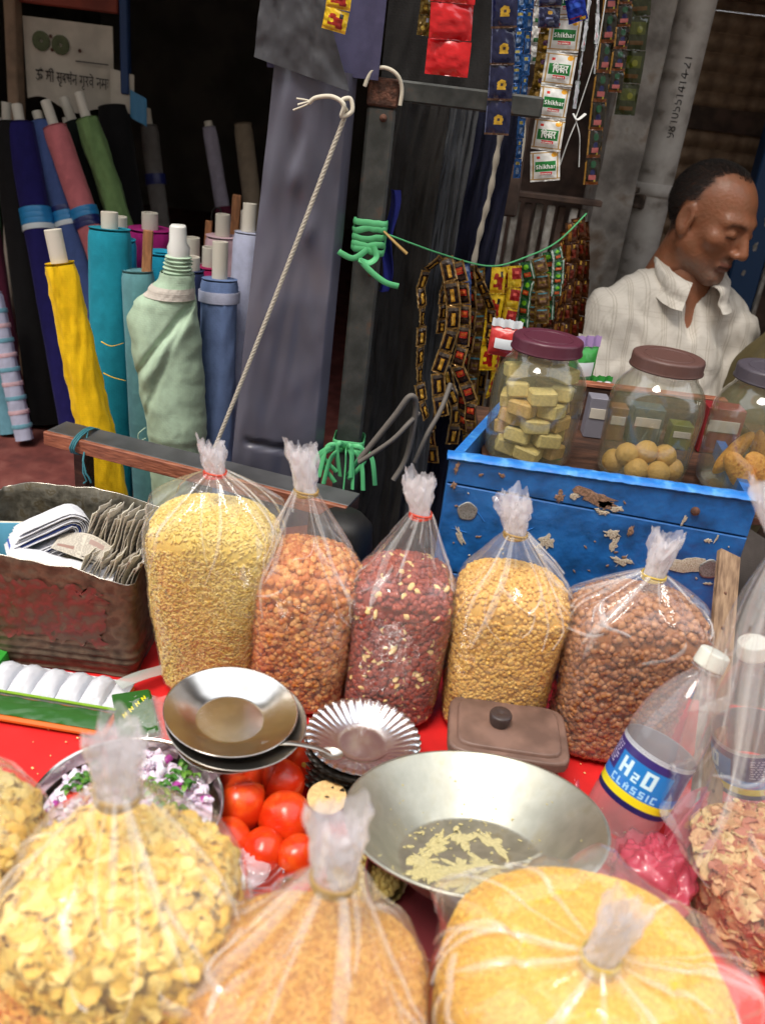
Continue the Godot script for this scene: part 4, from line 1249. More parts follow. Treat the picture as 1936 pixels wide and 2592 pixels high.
	for k in 5:
		part("scuff", blob(0.004 + 0.002 * k, 0.8, 1.4, k * 7.0), M.grey_slat, dr, Transform3D(Basis(), V(-0.02 + 0.012 * k, 1.13 + 0.07 * k, 0.0305)))
	var iv := MB.new()
	iv.box(V(1.35, 1.3, -2.62), V(0.75, 2.6, 0.06))
	struct("wall_next_door", iv, M.brown_plank)
	var ivr := MB.new()
	ivr.box(V(1.75, 1.3, -2.0), V(0.08, 2.6, 1.4))
	struct("wall_next_door_side", ivr, M.brown_plank)
	# weathered slats behind the sachets
	var sp := thing("slat_screen", "screen of weathered grey wooden slats under a brown ledge", "screen", V(0.15, 0.62, -1.97))
	for k in 8:
		var w: float = 0.036 if k == 0 else 0.016
		var m := MB.new()
		m.box(V(0.019 if k == 0 else 0.03 + k * 0.0245, 0.37, -0.012 * (k % 2)), V(w, 0.74, 0.012), 0.002)
		part("slat", m, M.grey_slat if k % 3 != 2 else M.brown_plank, sp)
	var lm := MB.new()
	lm.box(V(0.13, 0.756, 0.004), V(0.2, 0.012, 0.03), 0.002)
	part("ledge", lm, M.brown_plank, sp)
	var lw := MB.new()
	lw.box(V(0.1, 0.2, 0.012), V(0.23, 0.03, 0.012), 0.002)
	part("crossbar", lw, M.dark_wood, sp)
	var pk := MB.new()
	pk.box(V(0, 0, 0), V(0.04, 0.22, 0.01), 0.004)
	single("hanging_plank", pk, M.brown_plank, "short dark brown plank hanging beside the frayed rope", "plank", Transform3D(Basis(Vector3.BACK, 0.03), V(0.158, 1.465, -1.72)))
	var fr := MB.new()
	fr.tube(bez([V(0.125, 1.78, -1.62), V(0.13, 1.66, -1.62), V(0.128, 1.58, -1.62), V(0.122, 1.5, -1.63), V(0.12, 1.4, -1.64), V(0.112, 1.3, -1.65), V(0.11, 1.15, -1.66)], 10), func(q): return 0.0048 + 0.0014 * sin(q * 90.0), 7)
	single("frayed_rope", fr, M.rope, "frayed pale rope hanging between the navy sachets and the plank", "rope")
	# an olive bundle hangs at the edge of the next stall
	cloth("olive_cloth", rgb(96, 86, 58), 0.9)
	cloth("dull_pink", rgb(176, 120, 122), 0.8)
	var ob := thing("cloth_bundle", "olive cloth bundle with a dull pink knot beside the white shirt", "cloth bundle", V(0.84, 0.62, -1.95))
	var om := MB.new()
	om.grid(40, 40, func(u: float, v: float) -> Vector3:
		var a := -u * TAU
		var r := 0.1 * sin(minf(v * 1.15, 1.0) * PI * 0.5 + 0.5) * (1.0 - pow(v, 6.0) * 0.6)
		r *= 1.0 + 0.12 * sin(a * 5.0 + v * 3.0) + 0.1 * fn.get_noise_3d(cos(a), v * 4.0, sin(a))
		return V(cos(a) * r * (1.0 - smoothstep(0.75, 1.0, v) * 0.6), v * 0.6, sin(a) * r * (1.0 - smoothstep(0.75, 1.0, v) * 0.6)), true)
	part("cloth", om, M.olive_cloth, ob)
	var on := MB.new()
	on.grid(20, 12, func(u: float, v: float) -> Vector3:
		var a := -u * TAU
		return V(sin(v * PI) * cos(a) * 0.02, 0.615 - cos(v * PI) * 0.03, sin(v * PI) * sin(a) * 0.02) * V(1.0 + 0.2 * sin(a * 4.0), 1, 1), true)
	part("knot", on, M.dull_pink, ob)
	var cst := MB.new()
	for k in 5:
		cst.box(V(0.84, 0.06 + k * 0.124, -1.95), V(0.24, 0.115, 0.2), 0.006)
	single("crate_stack", cst, M.dark_wood, "dark wooden stand under the olive bundle", "stand")

func pouch(label: String, at: Vector3, w: float, h: float, m1: Material, m2: Material, turn: float) -> void:
	var t := thing("snack_pouch", label, "pouch", at)
	t.rotation.y = turn
	for s in [1.0, -1.0]:
		var m := MB.new()
		m.grid(16, 20, func(u: float, v: float) -> Vector3:
			var q := sin(u * PI) * sin(clampf((v - 0.06) / 0.88, 0.0, 1.0) * PI)
			return V((u - 0.5) * w * s, v * h * 0.8, s * (0.010 * sqrt(maxf(q, 0.0)) + 0.0006) + fn.get_noise_2d(u * 6.0, v * 6.0 + w * 90.0) * 0.003 * q))
		part("body", m, m1, t)
	var c := MB.new()
	c.grid(24, 3, func(u: float, v: float) -> Vector3: return V((u - 0.5) * w, h * (0.8 + 0.2 * v) + 0.002 * absf(sin(u * 26.0)) * v, 0.003 * sin(u * 20.0)))
	part("crimped_top", c, m2, t)
	var b := MB.new()
	b.grid(10, 10, func(u: float, v: float) -> Vector3:
		var uu := 0.5 + (u - 0.5) * 0.6
		var vv := 0.3 + v * 0.35
		var q := sin(uu * PI) * sin(vv * PI)
		return V((uu - 0.5) * w, vv * h * 0.8, 0.011 * sqrt(q) + 0.0018))
	part("printed_panel", b, M.pouch_white, t)

# ---------------------------------------------------------------- strips of sachets
func print_image(k: String, i: int) -> Image:
	var im := Image.create(48, 64, false, Image.FORMAT_RGB8)
	var r := func(x: int, y: int, w: int, h: int, c: Color) -> void: im.fill_rect(Rect2i(x, y, w, h), c)
	var dot := func(cx: float, cy: float, q: float, c: Color) -> void:
		for y in 64:
			for x in 48:
				if Vector2(x - cx, y - cy).length() < q: im.set_pixel(x, y, c)
	match k:
		"gold", "goldred":
			im.fill(rgb(150, 112, 58)); r.call(6, 5, 36, 54, rgb(44, 28, 20)); r.call(6, 5, 36, 9, rgb(96, 84, 74))
			if k == "goldred": r.call(10, 18, 28, 20, rgb(190, 52, 34)); r.call(14, 22, 20, 10, rgb(226, 110, 50)); r.call(10, 42, 28, 10, rgb(60, 40, 30))
			else: r.call(18, 20, 13, 34, rgb(218, 158, 50)); r.call(21, 24, 4, 26, rgb(236, 190, 92))
			r.call(0, 0, 2, 64, rgb(196, 164, 110)); r.call(46, 0, 2, 64, rgb(196, 164, 110))
		"bronze":
			im.fill(rgb(116, 88, 34)); r.call(5, 6, 38, 50, rgb(84, 58, 30)); r.call(8, 8, 32, 5, rgb(70, 130, 140)); r.call(12, 24, 24, 20, rgb(134, 98, 74)); r.call(15, 28, 18, 8, rgb(170, 140, 60))
		"blue": im.fill(rgb(52, 76, 128)); r.call(8, 8, 32, 14, rgb(120, 130, 160)); r.call(8, 30, 32, 24, rgb(78, 106, 160))
		"bluefoil": im.fill(rgb(40, 88, 150)); r.call(10, 10, 24, 10, rgb(176, 160, 90)); r.call(12, 30, 22, 20, rgb(120, 140, 170))
		"bluebright": im.fill(rgb(30, 56, 160)); r.call(10, 14, 28, 14, rgb(54, 92, 200)); r.call(30, 54, 14, 8, rgb(226, 190, 60)); r.call(6, 50, 30, 3, rgb(176, 50, 60))
		"yellow", "yellowbig":
			im.fill(rgb(226, 186, 30)); r.call(8, 22, 30, 26, rgb(160, 34, 26)); dot.call(16, 20, 7, rgb(170, 44, 26)); dot.call(32, 48, 8, rgb(150, 28, 24)); r.call(0, 54, 48, 8, rgb(204, 148, 30)); r.call(30, 10, 8, 14, rgb(30, 24, 20))
			dot.call(13, 34, 6, rgb(236, 206, 40))
		"yellowred": im.fill(rgb(216, 176, 34)); r.call(14, 6, 34, 34, rgb(158, 34, 34)); r.call(6, 44, 20, 14, rgb(228, 196, 60)); r.call(24, 16, 14, 8, rgb(222, 90, 80))
		"green": im.fill(rgb(34, 92, 54)); r.call(0, 0, 7, 64, rgb(196, 208, 200)); r.call(41, 0, 4, 64, rgb(196, 208, 200)); dot.call(24, 18, 9, rgb(116, 190, 40)); r.call(12, 38, 24, 16, rgb(198, 70, 40)); r.call(16, 42, 14, 6, rgb(226, 130, 60))
		"amber": im.fill(rgb(78, 44, 22)); r.call(8, 6, 14, 52, rgb(150, 96, 30)); r.call(26, 20, 14, 26, rgb(110, 36, 22)); r.call(30, 4, 6, 12, rgb(190, 150, 60))
		"white":
			im.fill(rgb(222, 222, 218)); r.call(0, 3, 48, 2, rgb(178, 138, 76)); r.call(0, 58, 48, 2, rgb(178, 138, 76)); r.call(3, 3, 2, 56, rgb(178, 138, 76)); r.call(43, 3, 2, 56, rgb(178, 138, 76))
			r.call(7, 22, 34, 21, rgb(28, 120, 52)); r.call(15, 44, 20, 6, rgb(204, 44, 56)); dot.call(12, 13, 3, rgb(206, 56, 44)); dot.call(38, 9, 5, rgb(236, 168, 50))
		"whiteback": im.fill(rgb(206, 202, 196)); r.call(4, 0, 3, 64, rgb(140, 92, 84)); r.call(14, 40, 20, 14, rgb(52, 100, 60)); r.call(30, 0, 3, 64, rgb(140, 92, 84))
		"whiteedge": im.fill(rgb(216, 216, 220)); r.call(40, 0, 8, 64, rgb(150, 170, 160)); r.call(14, 40, 10, 12, rgb(190, 120, 130))
		"navy", "navydark":
			im.fill(rgb(20, 24, 58)); r.call(0, 0, 2, 64, rgb(84, 90, 120)); r.call(0, 60, 48, 4, rgb(86, 60, 44))
			if k == "navy":
				for a in 7: dot.call(25 + cos(a * 0.9) * 6.0, 34 + sin(a * 0.9) * 6.0, 4.0, rgb(190, 150, 44))
				dot.call(25, 34, 3, rgb(60, 50, 50)); r.call(16, 40, 18, 4, rgb(190, 150, 44))
			else: dot.call(24, 16, 6, rgb(170, 130, 50)); r.call(16, 30, 16, 6, rgb(120, 130, 170)); dot.call(28, 48, 8, rgb(64, 66, 84))
		"red": im.fill(rgb(196, 24, 30))
		"goldplain": im.fill(rgb(104, 84, 36)); dot.call(20, 40, 8, rgb(168, 140, 60)); r.call(30, 8, 10, 14, rgb(140, 140, 150))
		"goldviolet": im.fill(rgb(112, 86, 30)); dot.call(22, 14, 8, rgb(170, 134, 70)); dot.call(22, 32, 9, rgb(96, 66, 96)); dot.call(22, 48, 7, rgb(184, 140, 40))
		"greenpink": im.fill(rgb(44, 40, 30)); r.call(0, 0, 5, 64, rgb(186, 136, 60)); dot.call(26, 14, 9, rgb(34, 84, 54)); dot.call(26, 34, 8, rgb(44, 48, 96)); r.call(14, 40, 24, 12, rgb(196, 106, 104)); r.call(6, 56, 40, 8, rgb(120, 66, 30)); dot.call(34, 54, 3, rgb(190, 170, 50))
		"olive": im.fill(rgb(46, 52, 18)); r.call(6, 10, 36, 24, rgb(78, 84, 20)); dot.call(28, 24, 7, rgb(126, 126, 34)); r.call(8, 46, 32, 8, rgb(96, 66, 24))
	return im

func build_sachets() -> void:
	var S := [
		["narrow gold and black sachet strip swinging free at the line's end", "gold", 0.025, 1.00, 9, [V(0.048, 1.297, -1.540), V(0.027, 1.275, -1.540), V(0.013, 1.258, -1.540), V(0.023, 1.227, -1.540), V(0.030, 1.161, -1.540), V(0.035, 1.093, -1.540), V(0.043, 1.050, -1.540), V(0.060, 1.002, -1.540)]],
		["gold and black sachet strip with long yellow bars, kinked halfway", "gold", 0.027, 0.15, 7, [V(0.055, 1.294, -1.560), V(0.068, 1.260, -1.560), V(0.085, 1.188, -1.560), V(0.078, 1.128, -1.560), V(0.070, 1.083, -1.560), V(0.082, 1.030, -1.560), V(0.090, 1.003, -1.560)]],
		["red marked black sachet strip kinked outwards above the cables", "goldred", 0.025, -0.25, 8, [V(0.075, 1.287, -1.570), V(0.097, 1.229, -1.570), V(0.108, 1.146, -1.570), V(0.101, 1.110, -1.570), V(0.124, 1.069, -1.570), V(0.141, 1.034, -1.570), V(0.144, 0.997, -1.570)]],
		["dark gold sachet strip crossing behind the kinked ones", "gold", 0.026, 0.50, 8, [V(0.070, 1.249, -1.620), V(0.070, 1.146, -1.620), V(0.092, 1.058, -1.620), V(0.118, 1.005, -1.620), V(0.120, 0.927, -1.620)]],
		["dark gold sachet strip hanging lowest near the blue stall", "gold", 0.026, -0.60, 9, [V(0.053, 1.209, -1.640), V(0.059, 1.103, -1.640), V(0.062, 1.010, -1.640), V(0.090, 0.874, -1.640)]],
		["blue foil sachet strip on the green line", "blue", 0.018, 0.30, 4, [V(0.090, 1.283, -1.580), V(0.103, 1.228, -1.580), V(0.109, 1.135, -1.580)]],
		["bronze sachet strip with blue dashes, hanging full length", "bronze", 0.027, 0.20, 9, [V(0.119, 1.270, -1.630), V(0.137, 1.169, -1.630), V(0.141, 1.061, -1.630), V(0.156, 0.908, -1.630)]],
		["tan sachet strip turned edgewise across the bronze one", "gold", 0.020, -0.70, 6, [V(0.105, 1.277, -1.600), V(0.139, 1.228, -1.600), V(0.155, 1.196, -1.600), V(0.157, 1.144, -1.600), V(0.165, 1.123, -1.600)]],
		["yellow sachet strip with red scarves nearest the white plank", "yellow", 0.029, 0.20, 4, [V(0.155, 1.280, -1.610), V(0.158, 1.228, -1.610), V(0.158, 1.159, -1.610), V(0.163, 1.088, -1.610)]],
		["yellow sachet strip turned edgewise between two others", "yellow", 0.018, 0.90, 5, [V(0.171, 1.280, -1.630), V(0.179, 1.209, -1.630), V(0.183, 1.121, -1.630), V(0.175, 1.028, -1.630)]],
		["red and yellow sachet strip beside the green ones", "yellowred", 0.025, -0.10, 3, [V(0.183, 1.284, -1.620), V(0.190, 1.230, -1.620), V(0.187, 1.169, -1.620)]],
		["white edged green sachet strip beside the red and yellow one", "green", 0.026, -0.60, 4, [V(0.202, 1.290, -1.640), V(0.216, 1.255, -1.640), V(0.214, 1.220, -1.640), V(0.220, 1.159, -1.640)]],
		["green sachet strip with lime dots high on the line", "green", 0.024, 0.30, 4, [V(0.258, 1.316, -1.670), V(0.268, 1.289, -1.670), V(0.275, 1.230, -1.670)]],
		["brown and yellow sachet strip above the maroon lid", "bronze", 0.029, 0.10, 4, [V(0.227, 1.298, -1.660), V(0.244, 1.254, -1.660), V(0.256, 1.177, -1.660)]],
		["dark green sachet strip bent over the line's upper end", "green", 0.026, -0.40, 4, [V(0.245, 1.306, -1.680), V(0.256, 1.269, -1.680), V(0.268, 1.182, -1.680)]],
		["glossy amber sachet strip bunched by the plaster column", "amber", 0.028, 0.20, 6, [V(0.289, 1.357, -1.740), V(0.301, 1.289, -1.740), V(0.306, 1.219, -1.740), V(0.318, 1.127, -1.740)]],
		["glossy amber sachet strip doubled over a nail", "amber", 0.026, -0.40, 6, [V(0.302, 1.364, -1.760), V(0.318, 1.306, -1.760), V(0.326, 1.217, -1.760), V(0.338, 1.134, -1.760)]],
		["dark amber sachet strip behind the glossy ones", "amber", 0.030, 0.50, 6, [V(0.290, 1.333, -1.790), V(0.298, 1.244, -1.790), V(0.314, 1.133, -1.790)]],
		["dark amber sachet strip nearest the plaster column", "amber", 0.024, -0.70, 6, [V(0.316, 1.355, -1.780), V(0.338, 1.269, -1.780), V(0.352, 1.140, -1.780)]],
		["white sachet strip with green name panels and red ribbons", "white", 0.047, -0.05, 6, [V(0.176, 1.715, -1.500), V(0.184, 1.656, -1.500), V(0.185, 1.581, -1.500), V(0.186, 1.482, -1.500), V(0.194, 1.440, -1.500)]],
		["navy sachet strip with gold crests hanging alone", "navy", 0.037, 0.10, 4, [V(0.083, 1.689, -1.450), V(0.092, 1.620, -1.450), V(0.098, 1.559, -1.450), V(0.102, 1.500, -1.450)]],
		["large glossy red packet strip before the dark drapes", "red", 0.062, 0.10, 3, [V(0.009, 1.707, -1.400), V(0.010, 1.666, -1.400), V(0.013, 1.621, -1.400), V(0.014, 1.571, -1.400)]],
		["narrow yellow and red packet strip over the violet sheet", "yellowbig", 0.034, 0.15, 3, [V(-0.146, 1.691, -1.380), V(-0.145, 1.648, -1.380), V(-0.150, 1.609, -1.380)]],
		["short dull gold sachet strip beside the red packets", "goldplain", 0.018, 0.20, 3, [V(-0.028, 1.697, -1.420), V(-0.026, 1.664, -1.420), V(-0.026, 1.619, -1.420)]],
		["navy sachet strip over the white one", "navydark", 0.033, 0.00, 3, [V(0.146, 1.733, -1.480), V(0.152, 1.687, -1.480), V(0.156, 1.651, -1.480)]],
		["bright blue sachet hanging over the white strip's side", "bluebright", 0.030, -0.30, 2, [V(0.175, 1.725, -1.480), V(0.187, 1.691, -1.480), V(0.198, 1.664, -1.480)]],
		["gold and violet sachet strip tucked behind the white one", "goldviolet", 0.026, 0.20, 5, [V(0.159, 1.674, -1.530), V(0.162, 1.631, -1.530), V(0.163, 1.579, -1.530), V(0.159, 1.544, -1.530)]],
		["brown edged white sachet strip behind the gold one", "whiteback", 0.026, 0.40, 4, [V(0.144, 1.712, -1.560), V(0.146, 1.668, -1.560), V(0.151, 1.605, -1.560)]],
		["long thin blue foil strip twisting beside the frayed rope", "bluefoil", 0.014, 0.60, 9, [V(0.124, 1.706, -1.520), V(0.133, 1.627, -1.520), V(0.141, 1.544, -1.520), V(0.145, 1.497, -1.520), V(0.150, 1.438, -1.520)]],
		["silvery blue foil strip beside the frayed rope", "bluefoil", 0.016, -0.50, 6, [V(0.116, 1.703, -1.560), V(0.123, 1.628, -1.560), V(0.131, 1.549, -1.560)]],
		["green and pink sachet strip hanging longest by the plaster column", "greenpink", 0.030, 0.00, 7, [V(0.306, 1.770, -1.920), V(0.319, 1.664, -1.920), V(0.326, 1.559, -1.920), V(0.342, 1.413, -1.920)]],
		["green and pink sachet strip beside the longest one", "greenpink", 0.030, 0.10, 5, [V(0.332, 1.773, -1.920), V(0.344, 1.682, -1.920), V(0.351, 1.586, -1.920)]],
		["dark olive green sachet strip against the plaster column", "olive", 0.042, 0.00, 4, [V(0.365, 1.779, -1.950), V(0.377, 1.703, -1.950), V(0.382, 1.623, -1.950), V(0.386, 1.548, -1.950)]],
		["white ribbon like sachet strip turned edgewise", "whiteedge", 0.012, 1.10, 4, [V(0.217, 1.712, -1.550), V(0.221, 1.651, -1.550), V(0.224, 1.586, -1.550), V(0.226, 1.549, -1.550)]],
		["thin white sachet edge strip beside the plaster column", "whiteedge", 0.010, 1.00, 3, [V(0.234, 1.731, -1.600), V(0.243, 1.681, -1.600), V(0.255, 1.603, -1.600)]],
		["short gold strip overlapping the swinging one", "gold", 0.022, 0.60, 5, [V(0.064, 1.289, -1.570), V(0.063, 1.225, -1.570), V(0.066, 1.158, -1.570)]],
		["thin gold strip folded behind the yellow ones", "gold", 0.022, -0.40, 7, [V(0.145, 1.266, -1.660), V(0.162, 1.183, -1.660), V(0.161, 1.082, -1.660), V(0.162, 0.996, -1.660)]],
		["thin bronze strip beside the folded gold one", "bronze", 0.022, 0.50, 7, [V(0.133, 1.261, -1.670), V(0.156, 1.162, -1.670), V(0.160, 1.070, -1.670), V(0.158, 0.973, -1.670)]],
		["dark amber strip behind the red and yellow one", "amber", 0.022, 0.30, 6, [V(0.198, 1.277, -1.680), V(0.209, 1.202, -1.680), V(0.209, 1.129, -1.680)]],
		["brown strip between the green ones", "bronze", 0.022, -0.30, 5, [V(0.222, 1.285, -1.700), V(0.238, 1.219, -1.700), V(0.244, 1.147, -1.700)]],
		["amber strip hanging behind the brown and yellow one", "amber", 0.024, 0.10, 6, [V(0.251, 1.294, -1.720), V(0.269, 1.218, -1.720), V(0.281, 1.128, -1.720)]],
		["amber strip twisted beside the lime dotted one", "amber", 0.022, 0.70, 6, [V(0.275, 1.323, -1.730), V(0.295, 1.237, -1.730), V(0.299, 1.137, -1.730)]],
		["gold strip with its sachets turned to the blue stall", "goldred", 0.024, -0.80, 8, [V(0.099, 1.278, -1.600), V(0.119, 1.192, -1.600), V(0.120, 1.086, -1.600), V(0.136, 0.966, -1.600)]],
		["dark gold strip furthest back by the cables", "gold", 0.024, 0.20, 8, [V(0.054, 1.236, -1.680), V(0.064, 1.130, -1.680), V(0.072, 1.008, -1.680)]],
		["dim bronze strip behind the kinked pair", "bronze", 0.026, -0.20, 8, [V(0.084, 1.246, -1.690), V(0.094, 1.131, -1.690), V(0.108, 0.999, -1.690)]],
		["dim gold strip behind the blue foil one", "gold", 0.024, 0.40, 7, [V(0.104, 1.245, -1.700), V(0.115, 1.150, -1.700), V(0.123, 1.027, -1.700)]],
		["dim amber strip behind the yellow strips", "amber", 0.026, 0.00, 7, [V(0.171, 1.256, -1.710), V(0.181, 1.164, -1.710), V(0.191, 1.042, -1.710)]],
		["dim amber strip behind the tan edgewise strip", "amber", 0.026, 0.30, 7, [V(0.141, 1.244, -1.710), V(0.154, 1.152, -1.710), V(0.164, 1.019, -1.710)]],	]
	var fo := SystemFont.new()
	fo.font_names = PackedStringArray(["Droid Sans"])
	fo.font_weight = 700
	sm("print_white", rgb(232, 240, 232), 0.5)
	sm("silver_edge", rgb(206, 200, 186), 0.25, 0.6)
	var latin := TextMesh.new()
	latin.text = "Shikhar"
	latin.font = fo
	latin.font_size = 32
	latin.pixel_size = 0.00026
	latin.depth = 0.0004
	latin.curve_step = 1.0
	var small := TextMesh.new()
	small.text = "PAN MASALA"
	small.font = fo
	small.font_size = 20
	small.pixel_size = 0.00014
	small.depth = 0.0003
	small.curve_step = 1.0
	var hindi := brush(["i", "sha", "kha", "ra"], 0.0092, 0.0017).mesh()
	var mats := {}
	for row in S:
		var key: String = row[1]
		if not mats.has(key):
			var mt := sm("sachet_" + key, Color.WHITE, 0.2, 0.4 if key in ["amber", "bluefoil", "goldplain", "goldviolet", "gold", "goldred", "bluebright"] else 0.0, 0.55)
			mt.albedo_texture = ImageTexture.create_from_image(print_image(key, 0))
			mats[key] = mt
		var pts: Array = row[5]
		var line := bez(pts, 16)
		var len := 0.0
		var acc := [0.0]
		for i in line.size() - 1:
			len += (line[i + 1] - line[i]).length()
			acc.append(len)
		var at := func(d: float) -> Vector3:
			for i in line.size() - 1:
				if d <= acc[i + 1]:
					return line[i].lerp(line[i + 1], (d - acc[i]) / maxf(acc[i + 1] - acc[i], 1e-6))
			return line[-1]
		var n: int = row[4]
		var w: float = row[2]
		var h := len / n
		var t := thing("sachet_strip", row[0], "sachets", pts[0], "strips of sachets hung for sale")
		# one pillow shaped sachet with crimped ends, three slightly crumpled variants
		var vs := []
		for k in 3:
			var m := MB.new()
			for s in [1.0, -1.0]:
				m.grid(10, 12, func(u: float, v: float) -> Vector3:
					var q := sqrt(maxf(sin(u * PI), 0.0)) * sqrt(maxf(sin(clampf((v - 0.07) / 0.86, 0.0, 1.0) * PI), 0.0))
					var cr := fn.get_noise_3d(u * 4.0 + k * 7.0, v * 4.0, s) * 0.0024 + (0.0005 * sin(u * 60.0) if v < 0.08 or v > 0.92 else 0.0)
					return V((u - 0.5) * w * s * (1.0 - 0.04 * q), -v * h * 0.985, s * (w * 0.075 * q + 0.0003) + cr * s))
			if key == "white":
				for i in m.uv.size(): m.uv[i].y = m.uv[i].y
			vs.append(m.mesh())
		for i in n:
			var a: Vector3 = at.call(h * i)
			var b: Vector3 = at.call(h * (i + 1))
			var y := (a - b).normalized()
			var yaw: float = row[3] + 0.22 * sin(i * 2.3 + w * 300.0)
			var z := V(sin(yaw), 0.18 * cos(i * 3.1), cos(yaw))
			var x := y.cross(z).normalized()
			z = x.cross(y)
			var o := part("sachet", vs[i % 3], mats[key], t, Transform3D(Basis(x, y, z), a - pts[0]))
			if key == "white":
				if i % 2 == 1:
					part("name_print", latin, M.print_white, o, Transform3D(Basis(), V(0, -h * 0.51, w * 0.075 + 0.0012)))
				else:
					part("name_print", hindi, M.print_white, o, Transform3D(Basis(), V(-0.0105, -h * 0.59, w * 0.075 + 0.0014)))
				part("ribbon_print", small, M.print_white, o, Transform3D(Basis(), V(0, -h * 0.735, w * 0.07 + 0.0012)))
	# the green line they hang on
	var ln := MB.new()
	ln.tube(bez([V(-0.053, 1.338, -1.45), V(0.049, 1.300, -1.55), V(0.139, 1.281, -1.605), V(0.205, 1.300, -1.64), V(0.262, 1.326, -1.69), V(0.318, 1.372, -1.77)], 10), 0.0016, 6)
	single("green_line", ln, M.green_tape, "green plastic line strung from the post, full of sachet strips", "line")
	var tw := MB.new()
	tw.tube(bez([V(-0.055, 1.342, -1.452), V(-0.03, 1.325, -1.44), V(-0.012, 1.312, -1.44)], 6), func(q): return 0.0028 + 0.0015 * q, 6, true, 0.6)
	single("twine_end", tw, M.band_tan, "short brown twine end beside the green tie", "twine")
	# white ribbon knotted and hanging
	var rb := thing("white_ribbon", "white plastic ribbon knotted with two hanging tails", "ribbon", V(0.237, 1.532, -1.6))
	for e in [[V(0.004, 0.0, 0), V(-0.004, -0.03, 0.004), V(-0.01, -0.07, 0.0)], [V(0.0, 0.004, 0.002), V(0.012, -0.02, 0.004), V(0.018, -0.045, 0.0), V(0.022, -0.07, 0.002)], [V(-0.004, 0.01, 0), V(0.004, 0.002, 0.004), V(0.016, 0.012, 0)]]:
		var m := MB.new()
		m.tube(bez(e, 8), 0.0042, 6, true, 0.25)
		part("tail", m, M.white_plastic, rb)
	var rt := MB.new()
	rt.tube(bez([V(0.243, 1.84, -1.58), V(0.246, 1.75, -1.585), V(0.25, 1.64, -1.59), V(0.242, 1.56, -1.6), V(0.238, 1.535, -1.6)], 8), 0.0028, 6, true, 0.3)
	part("band", rt, M.white_plastic, rb, Transform3D(Basis(), -V(0.237, 1.532, -1.6)))
	# a ceiling line from which the upper strips hang
	var up := MB.new()
	up.tube(bez([V(-0.3, 1.86, -1.40), V(0.0, 1.83, -1.43), V(0.2, 1.83, -1.55), V(0.42, 1.86, -2.0)], 10), 0.003, 6)
	single("hanging_line", up, M.rope, "thin cord above, from which the upper sachet strips hang", "line")
	var kt := MB.new()
	kt.tube(bez([V(0.118, 1.57, -1.6), V(0.135, 1.555, -1.59), V(0.148, 1.54, -1.6), V(0.158, 1.5, -1.6), V(0.16, 1.46, -1.6)], 6), func(q): return 0.005 * (1.0 - 0.4 * q), 7)
	single("twine_knot", kt, M.rope_pale, "pale twine knotted to the frayed rope beside navy sachets", "twine")

# ---------------------------------------------------------------- the man behind the stall
func sd_cap(p: Vector3, a: Vector3, b: Vector3, ra: float, rb: float) -> float:
	var d := b - a
	var t := clampf((p - a).dot(d) / d.length_squared(), 0.0, 1.0)
	return p.distance_to(a + d * t) - lerpf(ra, rb, t)

func sd_ell(p: Vector3, c: Vector3, r: Vector3) -> float:
	var q := (p - c) / r
	var k := q.length()
	if k < 0.0001: return -minf(r.x, minf(r.y, r.z))
	return k * (k - 1.0) / (q / r).length()

func smin(a: float, b: float, k: float) -> float:
	var h := maxf(k - absf(a - b), 0.0) / k
	return minf(a, b) - h * h * k * 0.25

func smax(a: float, b: float, k: float) -> float:
	return -smin(-a, -b, k)

